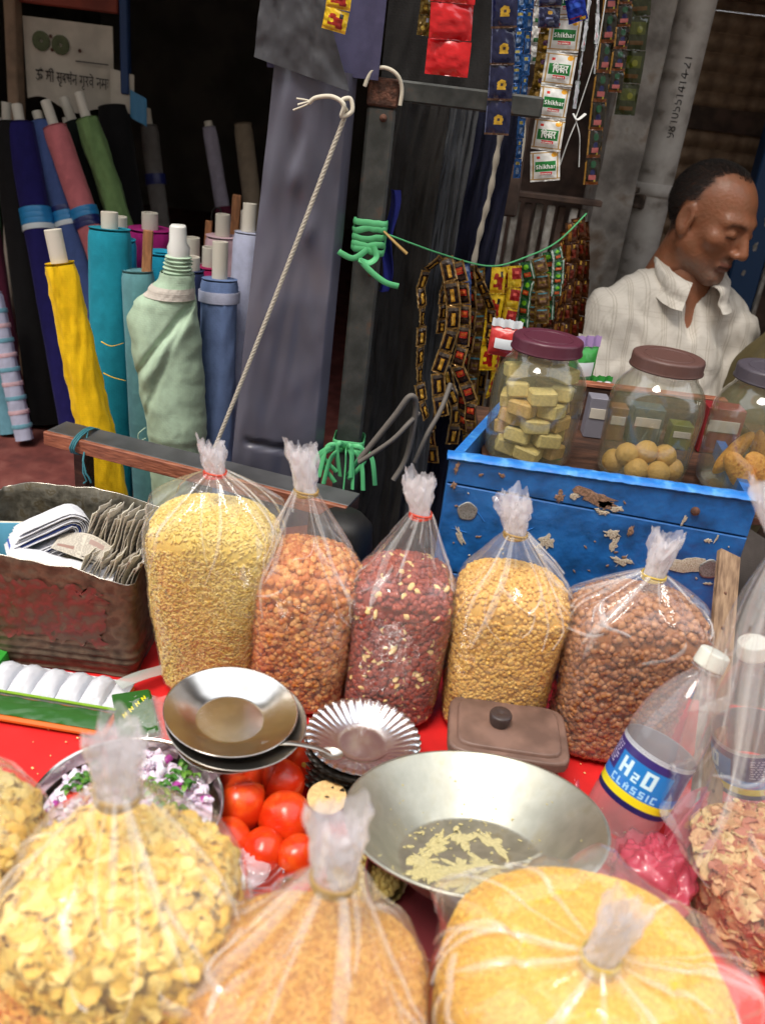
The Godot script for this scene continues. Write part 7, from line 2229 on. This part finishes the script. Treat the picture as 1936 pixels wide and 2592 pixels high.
func bottles() -> void:
	sm("bottle_cap", rgb(216, 216, 204), 0.4)
	sm("label_back", rgb(128, 128, 142), 0.5)
	# the printed label: bands of blue, violet and yellow with the name
	var W := 512
	var H := 160
	var im := Image.create(W, H, false, Image.FORMAT_RGB8)
	im.fill(rgb(52, 40, 110))
	im.fill_rect(Rect2i(0, 0, W, 12), rgb(196, 200, 206))
	for y in [3, 7]: im.fill_rect(Rect2i(0, y, W, 1), rgb(60, 60, 80))
	for rep in 2:
		var x0 := rep * 256
		im.fill_rect(Rect2i(x0 + 92, 34, 130, 84), rgb(24, 116, 190))
		im.fill_rect(Rect2i(x0, 96, 256, 26), rgb(26, 110, 196))
		for r in 8:
			var x := x0 + 8
			while x < x0 + 80:
				var l := rng.randi_range(4, 14)
				im.fill_rect(Rect2i(x, 26 + r * 8, mini(l, x0 + 84 - x), 3), rgb(206, 200, 226))
				x += l + 4
	im.fill_rect(Rect2i(0, 122, W, 22), rgb(226, 206, 30))
	im.fill_rect(Rect2i(40, 126, 14, 12), rgb(224, 110, 40))
	im.fill_rect(Rect2i(296, 126, 14, 12), rgb(224, 110, 40))
	im.fill_rect(Rect2i(0, 144, W, 16), rgb(30, 30, 84))
	var gl := {"H": ["101", "101", "111", "101", "101"], "2": ["111", "001", "111", "100", "111"], "O": ["111", "101", "101", "101", "111"], "C": ["111", "100", "100", "100", "111"], "L": ["100", "100", "100", "100", "111"], "A": ["010", "101", "111", "101", "101"], "S": ["111", "100", "111", "001", "111"], "I": ["1", "1", "1", "1", "1"]}
	for rep in 2:
		var cx := rep * 256 + 104
		for ch in ["H", "2", "O"]:
			for r in 5:
				for c in gl[ch][0].length():
					if gl[ch][r][c] == "1": im.fill_rect(Rect2i(cx + c * 5, 64 + r * 5, 5, 5) if ch == "2" else Rect2i(cx + c * 9, 42 + r * 9, 9, 9), rgb(198, 226, 236))
			cx += gl[ch][0].length() * (5 if ch == "2" else 9) + 8
		cx = rep * 256 + 96
		for ch in ["C", "L", "A", "S", "S", "I", "C"]:
			for r in 5:
				for c in gl[ch][0].length():
					if gl[ch][r][c] == "1": im.fill_rect(Rect2i(cx + c * 4, 98 + r * 4, 4, 4), rgb(160, 206, 236))
			cx += gl[ch][0].length() * 4 + 6
	var lm := sm("bottle_label", Color.WHITE, 0.3, 0.0, 0.5)
	im.flip_y()
	lm.albedo_texture = ImageTexture.create_from_image(im)
	bottle("clear water bottle with a blue and yellow label leaning on the brown chickpea bag", V(0.292, TOP + 0.006, -0.728), V(0.362, 1.04, -0.775), 2.2)
	bottle("added clear water bottle behind the wooden lath, standing in for a reflection", V(0.478, TOP + 0.004, -0.80), V(0.412, 1.06, -0.80), 1.2)  # added bottle in place of the first one's mirror image in a pane
	# crumpled pink carrier bag
	var pb := thing("pink_bag", "crumpled translucent pink carrier bag beside the bottle", "carrier bag", V(0.325, TOP, -0.665))
	var m := MB.new()
	m.grid(64, 40, func(u: float, v: float) -> Vector3:
		var a := -u * TAU
		var p := V(sin(v * PI) * cos(a), -cos(v * PI), sin(v * PI) * sin(a))
		var q := 1.0 + 0.3 * fn.get_noise_3d(p.x * 1.1, p.y * 1.1, p.z * 1.1 + 4.0) + 0.05 * sin(p.x * 9.0 + p.y * 5.0) * sin(p.z * 7.0 - p.y * 6.0)
		var w := V(p.x * 0.042, p.y * 0.038 + 0.04, p.z * 0.05) * V(q, maxf(q, 0.8), q)
		w.y = maxf(w.y, 0.002 + 0.001 * p.x)
		return w, true)
	part("film", m, M.pink_film, pb)
	m = MB.new()
	m.grid(30, 12, func(u: float, v: float) -> Vector3:
		return V(0.02 + v * 0.055 + 0.004 * sin(u * 8.0), 0.05 + v * 0.05 - 0.02 * v * v + 0.008 * sin(u * 11.0 + v * 3.0), -0.04 - v * 0.045 + (u - 0.5) * 0.06 * (1.0 - v * 0.5)))
	part("loose_mouth", m, M.pink_film, pb)
	m = MB.new()
	m.grid(30, 12, func(u: float, v: float) -> Vector3:
		return V(-0.05 - v * 0.02 + 0.004 * sin(u * 8.0), 0.02 + v * 0.045 + 0.008 * sin(u * 9.0 + v * 4.0), -0.04 - v * 0.05 + (u - 0.5) * 0.05))
	part("loose_mouth", m, M.pink_film, pb)
	# wooden lath leaning back against the blue stall, nails along it
	var low := V(0.368, TOP, -0.645)
	var high := V(0.455, 1.045, -1.046)
	var ll := (high - low).length()
	var lt := thing("wooden_lath", "worn wooden lath with nails and a grey metal edge, leaning back", "lath", low)
	lt.basis = lean(low, high)
	m = MB.new()
	m.box(V(0.012, ll * 0.5, 0), V(0.032, ll, 0.01), 0.0015)
	part("wood", m, M.pale_wood, lt)
	m = MB.new()
	m.box(V(-0.0065, ll * 0.33, 0.002), V(0.004, ll * 0.62, 0.014), 0.001)
	part("metal_edge", m, M.grey_slat, lt)
	for k in 7:
		m = MB.new()
		m.lathe([Vector2(0.0022, 0.0), Vector2(0.0018, 0.0012), Vector2(0.0, 0.0014)], 10, V(0.010 + 0.004 * sin(k * 2.0), ll * (0.2 + 0.11 * k), 0.0052), Basis(Vector3.RIGHT, PI / 2))
		part("nail", m, M.rust, lt)

# ---------------------------------------------------------------- clear bags of snacks
func kernel(r: Vector3, nu: int, nv: int, am: float, sd: float) -> ArrayMesh:
	return ball_mesh(r, sd, am, nu, nv).mesh()

# o: at (x, z), a/b half width and depth, low (scale at the foot), he/hc content height at edge and middle,
# hn/ht neck and tip height, nx/nz neck offset, rn neck radius, flare, e shoulder shape, folds, band, sort, n
func snack_bag(label: String, o: Dictionary) -> Node3D:
	var at: Vector2 = o.at
	var t := thing("snack_bag", label, "snack bag", V(at.x, TOP, at.y), "tied clear bags of snacks")
	var a: float = o.a
	var b: float = o.b
	var he: float = o.he
	var hc: float = o.hc
	var hn: float = o.hn
	var ht: float = o.ht
	var rn: float = o.get("rn", 0.011)
	var e: float = o.get("e", 1.25)
	var off := V(o.get("nx", 0.0), 0, o.get("nz", 0.0))
	var low: float = o.get("low", 0.84)
	var sd: float = o.get("sd", 1.0)
	var dip: float = o.get("dip", 0.0)
	var ex: float = o.get("ex", 3.2)
	var prof := func(h: float) -> float:
		return lerpf(low, 1.0, smoothstep(0.0, he * 0.9, h)) * (1.0 - 0.25 * pow(1.0 - minf(h / 0.02, 1.0), 2.0))
	var shape := func(ang: float, k: float) -> Vector2:
		var c := cos(ang)
		var s := sin(ang)
		var q := pow(pow(absf(c), k) + pow(absf(s), k), -1.0 / k)
		return Vector2(c * q * a, s * q * b)
	var bump := func(ang: float, h: float) -> float:
		return 1.0 + 0.045 * fn.get_noise_3d(cos(ang) * 1.3 + sd, h * 9.0, sin(ang) * 1.3)
	var inside := func(ang: float, v: float) -> Vector3:     # the heap's surface, v 0..1 up the side, 1..2 over the top
		if v <= 1.0:
			var h := v * he
			var p: Vector2 = shape.call(ang, ex) * prof.call(h) * bump.call(ang, h)
			return V(p.x, h, p.y)
		var w := (v - 1.0) * PI / 2
		var p2: Vector2 = shape.call(ang, lerpf(ex, 2.0, v - 1.0)) * bump.call(ang, he) * pow(maxf(cos(w), 0.0), 0.8)
		return V(p2.x, he + (hc - he) * sin(w) - dip * pow(v - 1.0, 3.0), p2.y) + off * (0.4 * sin(w))
	# pieces over the heap, and a solid heap of the same stuff under them
	var so: Dictionary = o.sort
	var core := MB.new()
	core.grid(48, 40, func(u: float, v: float) -> Vector3:
		var p: Vector3 = inside.call(-u * TAU, v * 2.0)
		var c := V(0, clampf(p.y, 0.03, he), 0)
		return p + (c - p).normalized() * so.sink, true)
	part("heap", core, so.core, t)
	var side := 2.0 * (a + b) * 2.0 * he * 0.9
	var top := PI * a * b * 1.15
	var free := []
	var own := 0
	var eye := V(0, 1.55, 0) - V(at.x, TOP, at.y)
	for i in int(o.n):
		var ang := rng.randf() * TAU
		var v := rng.randf()
		if rng.randf() < top / (side + top):
			v = 1.0 + acos(pow(sqrt(rng.randf()), 1.0 / 0.8)) / (PI / 2)
		var p: Vector3 = inside.call(ang, v)
		var du: Vector3 = inside.call(ang + 0.05, v) - p
		var dv: Vector3 = inside.call(ang, minf(v + 0.03, 1.999)) - p
		if v > 1.95: dv = V(-cos(ang), 0, -sin(ang)) * 0.01
		var nn := du.cross(dv).normalized()
		if nn.dot(p - V(0, he * 0.5, 0)) < 0.0: nn = -nn
		var tg := nn.cross(V(rng.randf() - 0.5, rng.randf() - 0.5, rng.randf() - 0.5)).normalized()
		var bs := Basis(tg, nn, tg.cross(nn)) * Basis(V(rng.randf() - 0.5, 0, rng.randf() - 0.5).normalized(), rng.randf_range(0.0, so.tilt))
		bs = bs.scaled_local(Vector3.ONE * rng.randf_range(0.82, 1.14))
		var x := Transform3D(bs, p - nn * so.depth * rng.randf_range(0.3, 1.0))
		var pale: bool = so.has("odd") and rng.randf() < so.odd
		if own < 290 and (eye - p).normalized().dot(nn) > 0.25 and (v > 0.35 or rng.randf() < 0.4):
			own += 1
			var k := rng.randi()
			part(so.name, so.odd_mesh if pale else so.mesh[k % so.mesh.size()], so.odd_mat if pale else so.mats[k / 7 % so.mats.size()], t, x)
		else:
			free.append([x, pale, rng.randi()])
	for pass_no in so.mesh.size() * so.mats.size() + (1 if so.has("odd") else 0):
		var mine := []
		for q in free:
			var kk: int = so.mesh.size() * so.mats.size() if q[1] else q[2] % (so.mesh.size() * so.mats.size())
			if kk == pass_no: mine.append(q[0])
		if mine.is_empty(): continue
		var mm := MultiMesh.new()
		mm.transform_format = MultiMesh.TRANSFORM_3D
		var odd: bool = pass_no == so.mesh.size() * so.mats.size()
		mm.mesh = so.odd_mesh if odd else so.mesh[pass_no % so.mesh.size()]
		mm.instance_count = mine.size()
		for i in mine.size(): mm.set_instance_transform(i, mine[i])
		var mo := MultiMeshInstance3D.new()
		mo.name = so.name + "_mass"
		mo.multimesh = mm
		mo.material_override = so.odd_mat if odd else so.mats[pass_no / so.mesh.size()]
		mo.set_meta("kind", "stuff")
		t.add_child(mo, true)
	# the film
	var ph := [rng.randf() * TAU, rng.randf() * TAU, rng.randf() * TAU]
	var pleat := func(ang: float) -> float:
		return 0.5 * (absf(fposmod(ang * 9.0 + ph[0], TAU) / PI - 1.0) - 0.5) + 0.45 * (absf(fposmod(ang * 14.0 + ph[1], TAU) / PI - 1.0) - 0.5) + 0.4 * sin(ang * 5.0 + ph[2])
	var gap: float = o.get("gap", so.depth * 0.4 + 0.0016)
	var skin := func(ang: float, h: float) -> Vector3:
		if h <= he:
			var p: Vector2 = shape.call(ang, ex) * prof.call(h) * bump.call(ang, h)
			var q: Vector2 = p + p.normalized() * (gap + 0.0022 * (0.6 - absf(fn.get_noise_3d(cos(ang) * 5.0 + sd, h * 24.0, sin(ang) * 5.0)) * 2.0) + 0.004 * smoothstep(0.7, 1.0, h / he) * (0.5 + pleat.call(ang)))
			return V(q.x, h, q.y)
		var tt := (h - he) / (hn - he)
		var s := 1.0 - pow(tt, e)
		var p3: Vector2 = shape.call(ang, lerpf(ex, 2.0, tt)) * bump.call(ang, he)
		p3 += p3.normalized() * (gap + 0.004 * (0.5 + pleat.call(ang)))
		var nk := Vector2(cos(ang), sin(ang)) * rn
		var q2: Vector2 = nk.lerp(p3, s)
		q2 *= 1.0 + 0.30 * pleat.call(ang + tt * 0.3) * smoothstep(0.0, 0.5, tt) * (1.0 - 0.35 * tt)
		var dd := dip
		var sl := smoothstep(0.0, 1.0, tt)
		if h < hc:
			# the film lies over the heap, never inside it
			var w := asin(clampf((h - he) / (hc - he), 0.0, 1.0))
			var in2: Vector2 = shape.call(ang, lerpf(ex, 2.0, w / (PI * 0.5))) * bump.call(ang, he) * pow(maxf(cos(w), 0.0), 0.8)
			dd = dip * pow(w / (PI * 0.5), 3.0)
			sl = 0.4 * sin(w)
			var need: float = in2.length() + gap + 0.0012 + 0.0015 * pleat.call(ang)
			if q2.length() < need: q2 = q2.normalized() * need
		else:
			sl = lerpf(0.4, 1.0, smoothstep(0.0, 1.0, (h - hc) / (hn - hc)))
		return V(q2.x, h - dd + gap * smoothstep(0.0, 0.4, tt), q2.y) + off * sl
	var fm := MB.new()
	fm.grid(108, 84, func(u: float, v: float) -> Vector3:
		return skin.call(-u * TAU, 0.0015 + (hn - 0.0015) * v), true)
	var fpart := part("film", fm, M.bag_film, t)
	# creased folds where the film lies double, whitened to paint in highlight streaks: long ones gathered at the neck, short shards on the shoulder
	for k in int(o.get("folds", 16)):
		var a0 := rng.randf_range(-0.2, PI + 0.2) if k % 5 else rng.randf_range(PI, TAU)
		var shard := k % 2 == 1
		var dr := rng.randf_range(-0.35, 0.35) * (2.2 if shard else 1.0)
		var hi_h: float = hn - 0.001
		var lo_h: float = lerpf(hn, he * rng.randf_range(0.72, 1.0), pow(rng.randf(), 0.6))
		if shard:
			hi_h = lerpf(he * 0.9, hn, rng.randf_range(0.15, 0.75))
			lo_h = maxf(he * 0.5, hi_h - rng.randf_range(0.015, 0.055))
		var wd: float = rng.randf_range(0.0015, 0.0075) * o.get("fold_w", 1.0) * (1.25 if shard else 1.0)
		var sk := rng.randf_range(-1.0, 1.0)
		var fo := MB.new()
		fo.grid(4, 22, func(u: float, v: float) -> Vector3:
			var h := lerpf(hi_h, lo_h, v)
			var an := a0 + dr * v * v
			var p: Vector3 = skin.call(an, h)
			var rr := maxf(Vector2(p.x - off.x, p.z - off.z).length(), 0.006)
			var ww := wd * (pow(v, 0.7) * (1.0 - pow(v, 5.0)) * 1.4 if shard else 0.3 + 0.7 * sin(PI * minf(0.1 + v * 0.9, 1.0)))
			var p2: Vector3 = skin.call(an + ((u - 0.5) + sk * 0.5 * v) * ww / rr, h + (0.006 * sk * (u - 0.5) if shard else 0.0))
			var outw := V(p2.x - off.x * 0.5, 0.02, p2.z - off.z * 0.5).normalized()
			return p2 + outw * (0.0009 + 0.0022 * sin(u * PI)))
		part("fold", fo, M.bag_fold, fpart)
	# bunched tip above the band
	var fl: float = o.get("flare", 0.02)
	for layer in 4:
		var kn := MB.new()
		var lp := rng.randf() * TAU
		kn.grid(72, 18, func(u: float, v: float) -> Vector3:
			var ang := -u * TAU
			var r := lerpf(rn, fl * (1.0 - 0.2 * layer), smoothstep(0.0, 0.8, v)) * (1.0 + 0.2 * v * sin(ang * (3.0 + layer) + lp + v * 1.5) + 0.22 * (absf(fposmod(ang * 8.0 + lp + 2.0 * v, TAU) / PI - 1.0) - 0.5) * (0.6 + v * 0.4))
			r *= 1.0 + 0.25 * fn.get_noise_3d(cos(ang) * 1.5 + lp, v * 3.0, sin(ang) * 1.5)
			var h := lerpf(hn - 0.002, ht - 0.005 * layer, v) + v * (0.005 * sin(ang * 2.0 + lp) + 0.010 * fn.get_noise_2d(ang * 1.5, lp))
			return V(cos(ang) * r, h - dip, sin(ang) * r * 0.75) + off * (1.0 + 0.25 * v) + V(o.get("tip", 0.0) * v, 0, 0), true)
		part("bunched_tip", kn, M.bag_knot, t)
	for k in 3:
		var bd := MB.new()
		var pts := []
		for i in 25:
			var q := i / 24.0 * TAU
			pts.append(V(cos(q) * (rn + 0.0016), hn - dip + (k - 1) * 0.0022 + 0.001 * sin(q * 2.0 + k * 2.0), sin(q) * (rn + 0.0016)) + off)
		bd.tube(pts, 0.0014, 6, false)
		part("rubber_band", bd, o.band, fpart)
	return t

func sort(n: String, cols: Array, rough: float, meshes: Array, sink: float, depth: float, tilt: float) -> Dictionary:
	var mats := []
	for k in cols.size():
		var m := mottled("%s_%d" % [n, k], [[0.25, cols[k].darkened(0.1)], [0.75, cols[k]]], rough, 40.0, 0.02)
		mats.append(m)
	return {"name": n, "mats": mats, "core": mats[0], "mesh": meshes, "sink": sink, "depth": depth, "tilt": tilt}

func chip_mesh(w: float, d: float, sd: float) -> ArrayMesh:
	return sheet(func(u: float, v: float) -> Vector3:
		var x := (u - 0.5) * 2.0
		var y := (v - 0.5) * 2.0
		var q := 1.0 + 0.25 * fn.get_noise_2d(x * 2.0 + sd, y * 2.0)
		var xx := x * sqrt(1.0 - 0.5 * y * y) * w * q
		var zz := y * sqrt(1.0 - 0.5 * x * x) * d * q
		return V(xx, 0.16 * w * sin(x * 2.2 + sd) + 0.12 * w * cos(y * 2.6 + sd * 2.0), zz), 7, 6, 0.0016).mesh()

func build_bags() -> void:
	var rice := sort("rice_puff", [rgb(232, 202, 104), rgb(240, 214, 128), rgb(222, 188, 84)], 0.6, [kernel(V(0.0037, 0.0014, 0.0015), 6, 4, 0.2, 1.0)], 0.0016, 0.0014, 0.5)
	var masala := sort("coated_peanut", [rgb(208, 128, 60), rgb(222, 148, 78), rgb(198, 110, 46), rgb(228, 166, 98)], 0.55, [kernel(V(0.0052, 0.0044, 0.0046), 10, 6, 0.4, 2.0), kernel(V(0.0046, 0.0043, 0.0043), 10, 6, 0.45, 6.0)], 0.004, 0.0035, 1.5)
	var red := sort("red_peanut", [rgb(154, 62, 44), rgb(170, 76, 54), rgb(138, 52, 38)], 0.5, [kernel(V(0.0055, 0.0036, 0.0037), 10, 6, 0.15, 3.0), kernel(V(0.0048, 0.0038, 0.0038), 10, 6, 0.15, 9.0)], 0.0035, 0.003, 1.2)
	sm("peanut_pale", rgb(226, 192, 128), 0.5)
	red.odd = 0.075
	red.odd_mesh = kernel(V(0.0066, 0.0027, 0.0042), 12, 6, 0.2, 5.0)
	red.odd_mat = M.peanut_pale
	var dal := sort("split_gram", [rgb(226, 174, 78), rgb(234, 188, 94), rgb(216, 160, 64)], 0.5, [kernel(V(0.0034, 0.0023, 0.0031), 8, 5, 0.15, 4.0)], 0.002, 0.0018, 1.2)
	var gram := sort("brown_chickpea", [rgb(168, 108, 64), rgb(186, 128, 82), rgb(148, 90, 52)], 0.45, [kernel(V(0.0046, 0.0042, 0.0042), 10, 6, 0.22, 7.0), kernel(V(0.005, 0.0042, 0.0042), 10, 6, 0.25, 8.0)], 0.0035, 0.003, 1.5)
	var R := [
		["clear bag of yellow puffed rice beside the tin", {"at": Vector2(-0.203, -0.948), "a": 0.079, "b": 0.064, "low": 0.76, "he": 0.226, "hc": 0.268, "hn": 0.308, "ht": 0.348, "nx": -0.002, "rn": 0.0115, "flare": 0.015, "e": 2.4, "folds": 20, "band": M.band_red, "sort": rice, "n": 15000, "sd": 2.0, "tip": -0.006}],
		["clear bag of orange coated peanuts behind the shiny plates", {"at": Vector2(-0.084, -0.945), "a": 0.066, "b": 0.06, "low": 0.88, "he": 0.185, "hc": 0.226, "hn": 0.300, "ht": 0.358, "nx": -0.010, "rn": 0.0125, "flare": 0.018, "e": 1.05, "folds": 18, "band": M.band_tan, "sort": masala, "n": 4300, "sd": 5.0, "tip": -0.008}],
		["clear bag of red skinned peanuts with a few pale split ones", {"at": Vector2(0.038, -0.943), "a": 0.0625, "b": 0.06, "low": 0.92, "he": 0.18, "hc": 0.223, "hn": 0.289, "ht": 0.340, "nx": 0.008, "rn": 0.0115, "flare": 0.018, "e": 0.95, "folds": 18, "band": M.band_red, "sort": red, "n": 4600, "sd": 8.0, "tip": -0.012}],
		["clear bag of yellow split gram before the blue stall", {"at": Vector2(0.174, -0.938), "a": 0.071, "b": 0.06, "low": 0.88, "he": 0.19, "hc": 0.232, "hn": 0.281, "ht": 0.334, "nx": -0.012, "rn": 0.0125, "flare": 0.020, "e": 1.2, "folds": 20, "band": M.band_tan, "sort": dal, "n": 8200, "sd": 11.0, "tip": -0.006}],
		["wide clear bag of brown chickpeas next to the leaning bottle", {"at": Vector2(0.328, -0.922), "a": 0.083, "b": 0.06, "low": 0.86, "he": 0.185, "hc": 0.232, "hn": 0.256, "ht": 0.312, "nx": 0.004, "rn": 0.0125, "flare": 0.018, "e": 1.7, "folds": 26, "fold_w": 1.2, "band": M.band_yellow, "sort": gram, "n": 4600, "sd": 14.0, "tip": 0.004}],
	]
	for q in R: snack_bag(q[0], q[1])
	# the near row
	var chips := sort("corn_chip", [rgb(240, 200, 94), rgb(246, 214, 124), rgb(232, 186, 76)], 0.55, [chip_mesh(0.0092, 0.0068, 1.0), chip_mesh(0.0082, 0.0074, 4.0), chip_mesh(0.0108, 0.006, 7.0)], 0.008, 0.004, 0.9)
	var sev := sort("sev_bit", [rgb(214, 152, 56), rgb(226, 172, 78), rgb(200, 134, 44)], 0.6, [kernel(V(0.0042, 0.0011, 0.0012), 5, 4, 0.2, 2.0)], 0.0014, 0.001, 0.5)
	var fine := sort("fine_sev_bit", [rgb(234, 178, 46), rgb(240, 192, 68)], 0.55, [kernel(V(0.0034, 0.0008, 0.0009), 5, 4, 0.2, 3.0)], 0.001, 0.0006, 0.25)
	var curls := sort("snack_curl", [rgb(196, 140, 100), rgb(210, 166, 122), rgb(180, 112, 88), rgb(214, 182, 130)], 0.6, [chip_mesh(0.014, 0.007, 2.0), chip_mesh(0.011, 0.009, 8.0)], 0.008, 0.004, 1.0)
	var F := [
		["big clear bag of yellow corn chips in front of the onion bowl", {"at": Vector2(-0.158, -0.452), "a": 0.083, "b": 0.078, "low": 0.9, "he": 0.165, "hc": 0.225, "hn": 0.276, "ht": 0.336, "nx": -0.004, "nz": -0.006, "rn": 0.0145, "flare": 0.0195, "e": 1.15, "folds": 24, "fold_w": 1.3, "band": M.band_tan, "sort": chips, "n": 3000, "sd": 17.0, "gap": 0.007, "tip": 0.0}],
		["big clear bag of orange brown sev bits before the basin", {"at": Vector2(-0.012, -0.408), "a": 0.088, "b": 0.085, "low": 0.9, "he": 0.14, "hc": 0.19, "hn": 0.256, "ht": 0.312, "nx": 0.010, "nz": -0.018, "rn": 0.0145, "flare": 0.020, "e": 1.0, "folds": 22, "fold_w": 1.6, "band": M.band_tan, "sort": sev, "n": 19000, "sd": 20.0, "tip": -0.004}],
		["tight round bag of fine golden sev with its tip sunk in a dimple", {"at": Vector2(0.198, -0.448), "a": 0.112, "b": 0.105, "low": 0.82, "he": 0.135, "hc": 0.213, "hn": 0.232, "ht": 0.292, "nx": -0.006, "nz": 0.022, "rn": 0.0125, "flare": 0.0155, "e": 3.0, "dip": 0.022, "ex": 2.3, "folds": 34, "fold_w": 0.9, "band": M.band_yellow, "gap": 0.0042, "sort": fine, "n": 24000, "sd": 23.0, "tip": 0.006}],
		["clear bag of yellow corn chips cut by the edge, beside the red sheet", {"at": Vector2(-0.335, -0.50), "a": 0.08, "b": 0.075, "low": 0.9, "he": 0.15, "hc": 0.20, "hn": 0.27, "ht": 0.33, "nx": 0.012, "rn": 0.0145, "flare": 0.022, "e": 1.0, "folds": 20, "fold_w": 1.4, "band": M.band_tan, "sort": chips, "n": 2400, "sd": 26.0, "gap": 0.006}],
		["tall clear bag of pinkish brown snack curls next to the lath", {"at": Vector2(0.468, -0.66), "a": 0.095, "b": 0.075, "low": 0.92, "he": 0.07, "hc": 0.10, "hn": 0.41, "ht": 0.475, "nx": -0.10, "nz": -0.04, "rn": 0.016, "flare": 0.026, "e": 1.3, "folds": 30, "fold_w": 1.8, "band": M.band_tan, "sort": curls, "n": 1100, "sd": 29.0, "gap": 0.006}],
	]
	for q in F: snack_bag(q[0], q[1])
	# crumbs spilt on the red sheet
	var mm := MultiMesh.new()
	mm.transform_format = MultiMesh.TRANSFORM_3D
	mm.mesh = kernel(V(0.0022, 0.0011, 0.0015), 6, 4, 0.4, 12.0)
	mm.instance_count = 420
	for i in 420:
		mm.set_instance_transform(i, Transform3D(Basis(Vector3.UP, rng.randf() * TAU).scaled_local(Vector3.ONE * rng.randf_range(0.4, 1.1)), V(rng.randf_range(-0.5, 0.45), TOP + 0.001, rng.randf_range(-0.9, -0.5))))
	var mo := MultiMeshInstance3D.new()
	mo.name = "spilt_crumbs"
	mo.multimesh = mm
	mo.material_override = M.peanut_pale
	mo.set_meta("kind", "stuff")
	mo.set_meta("label", "tan crumbs spilt over the red sheet between the bags")
	mo.set_meta("category", "crumbs")
	add_child(mo)
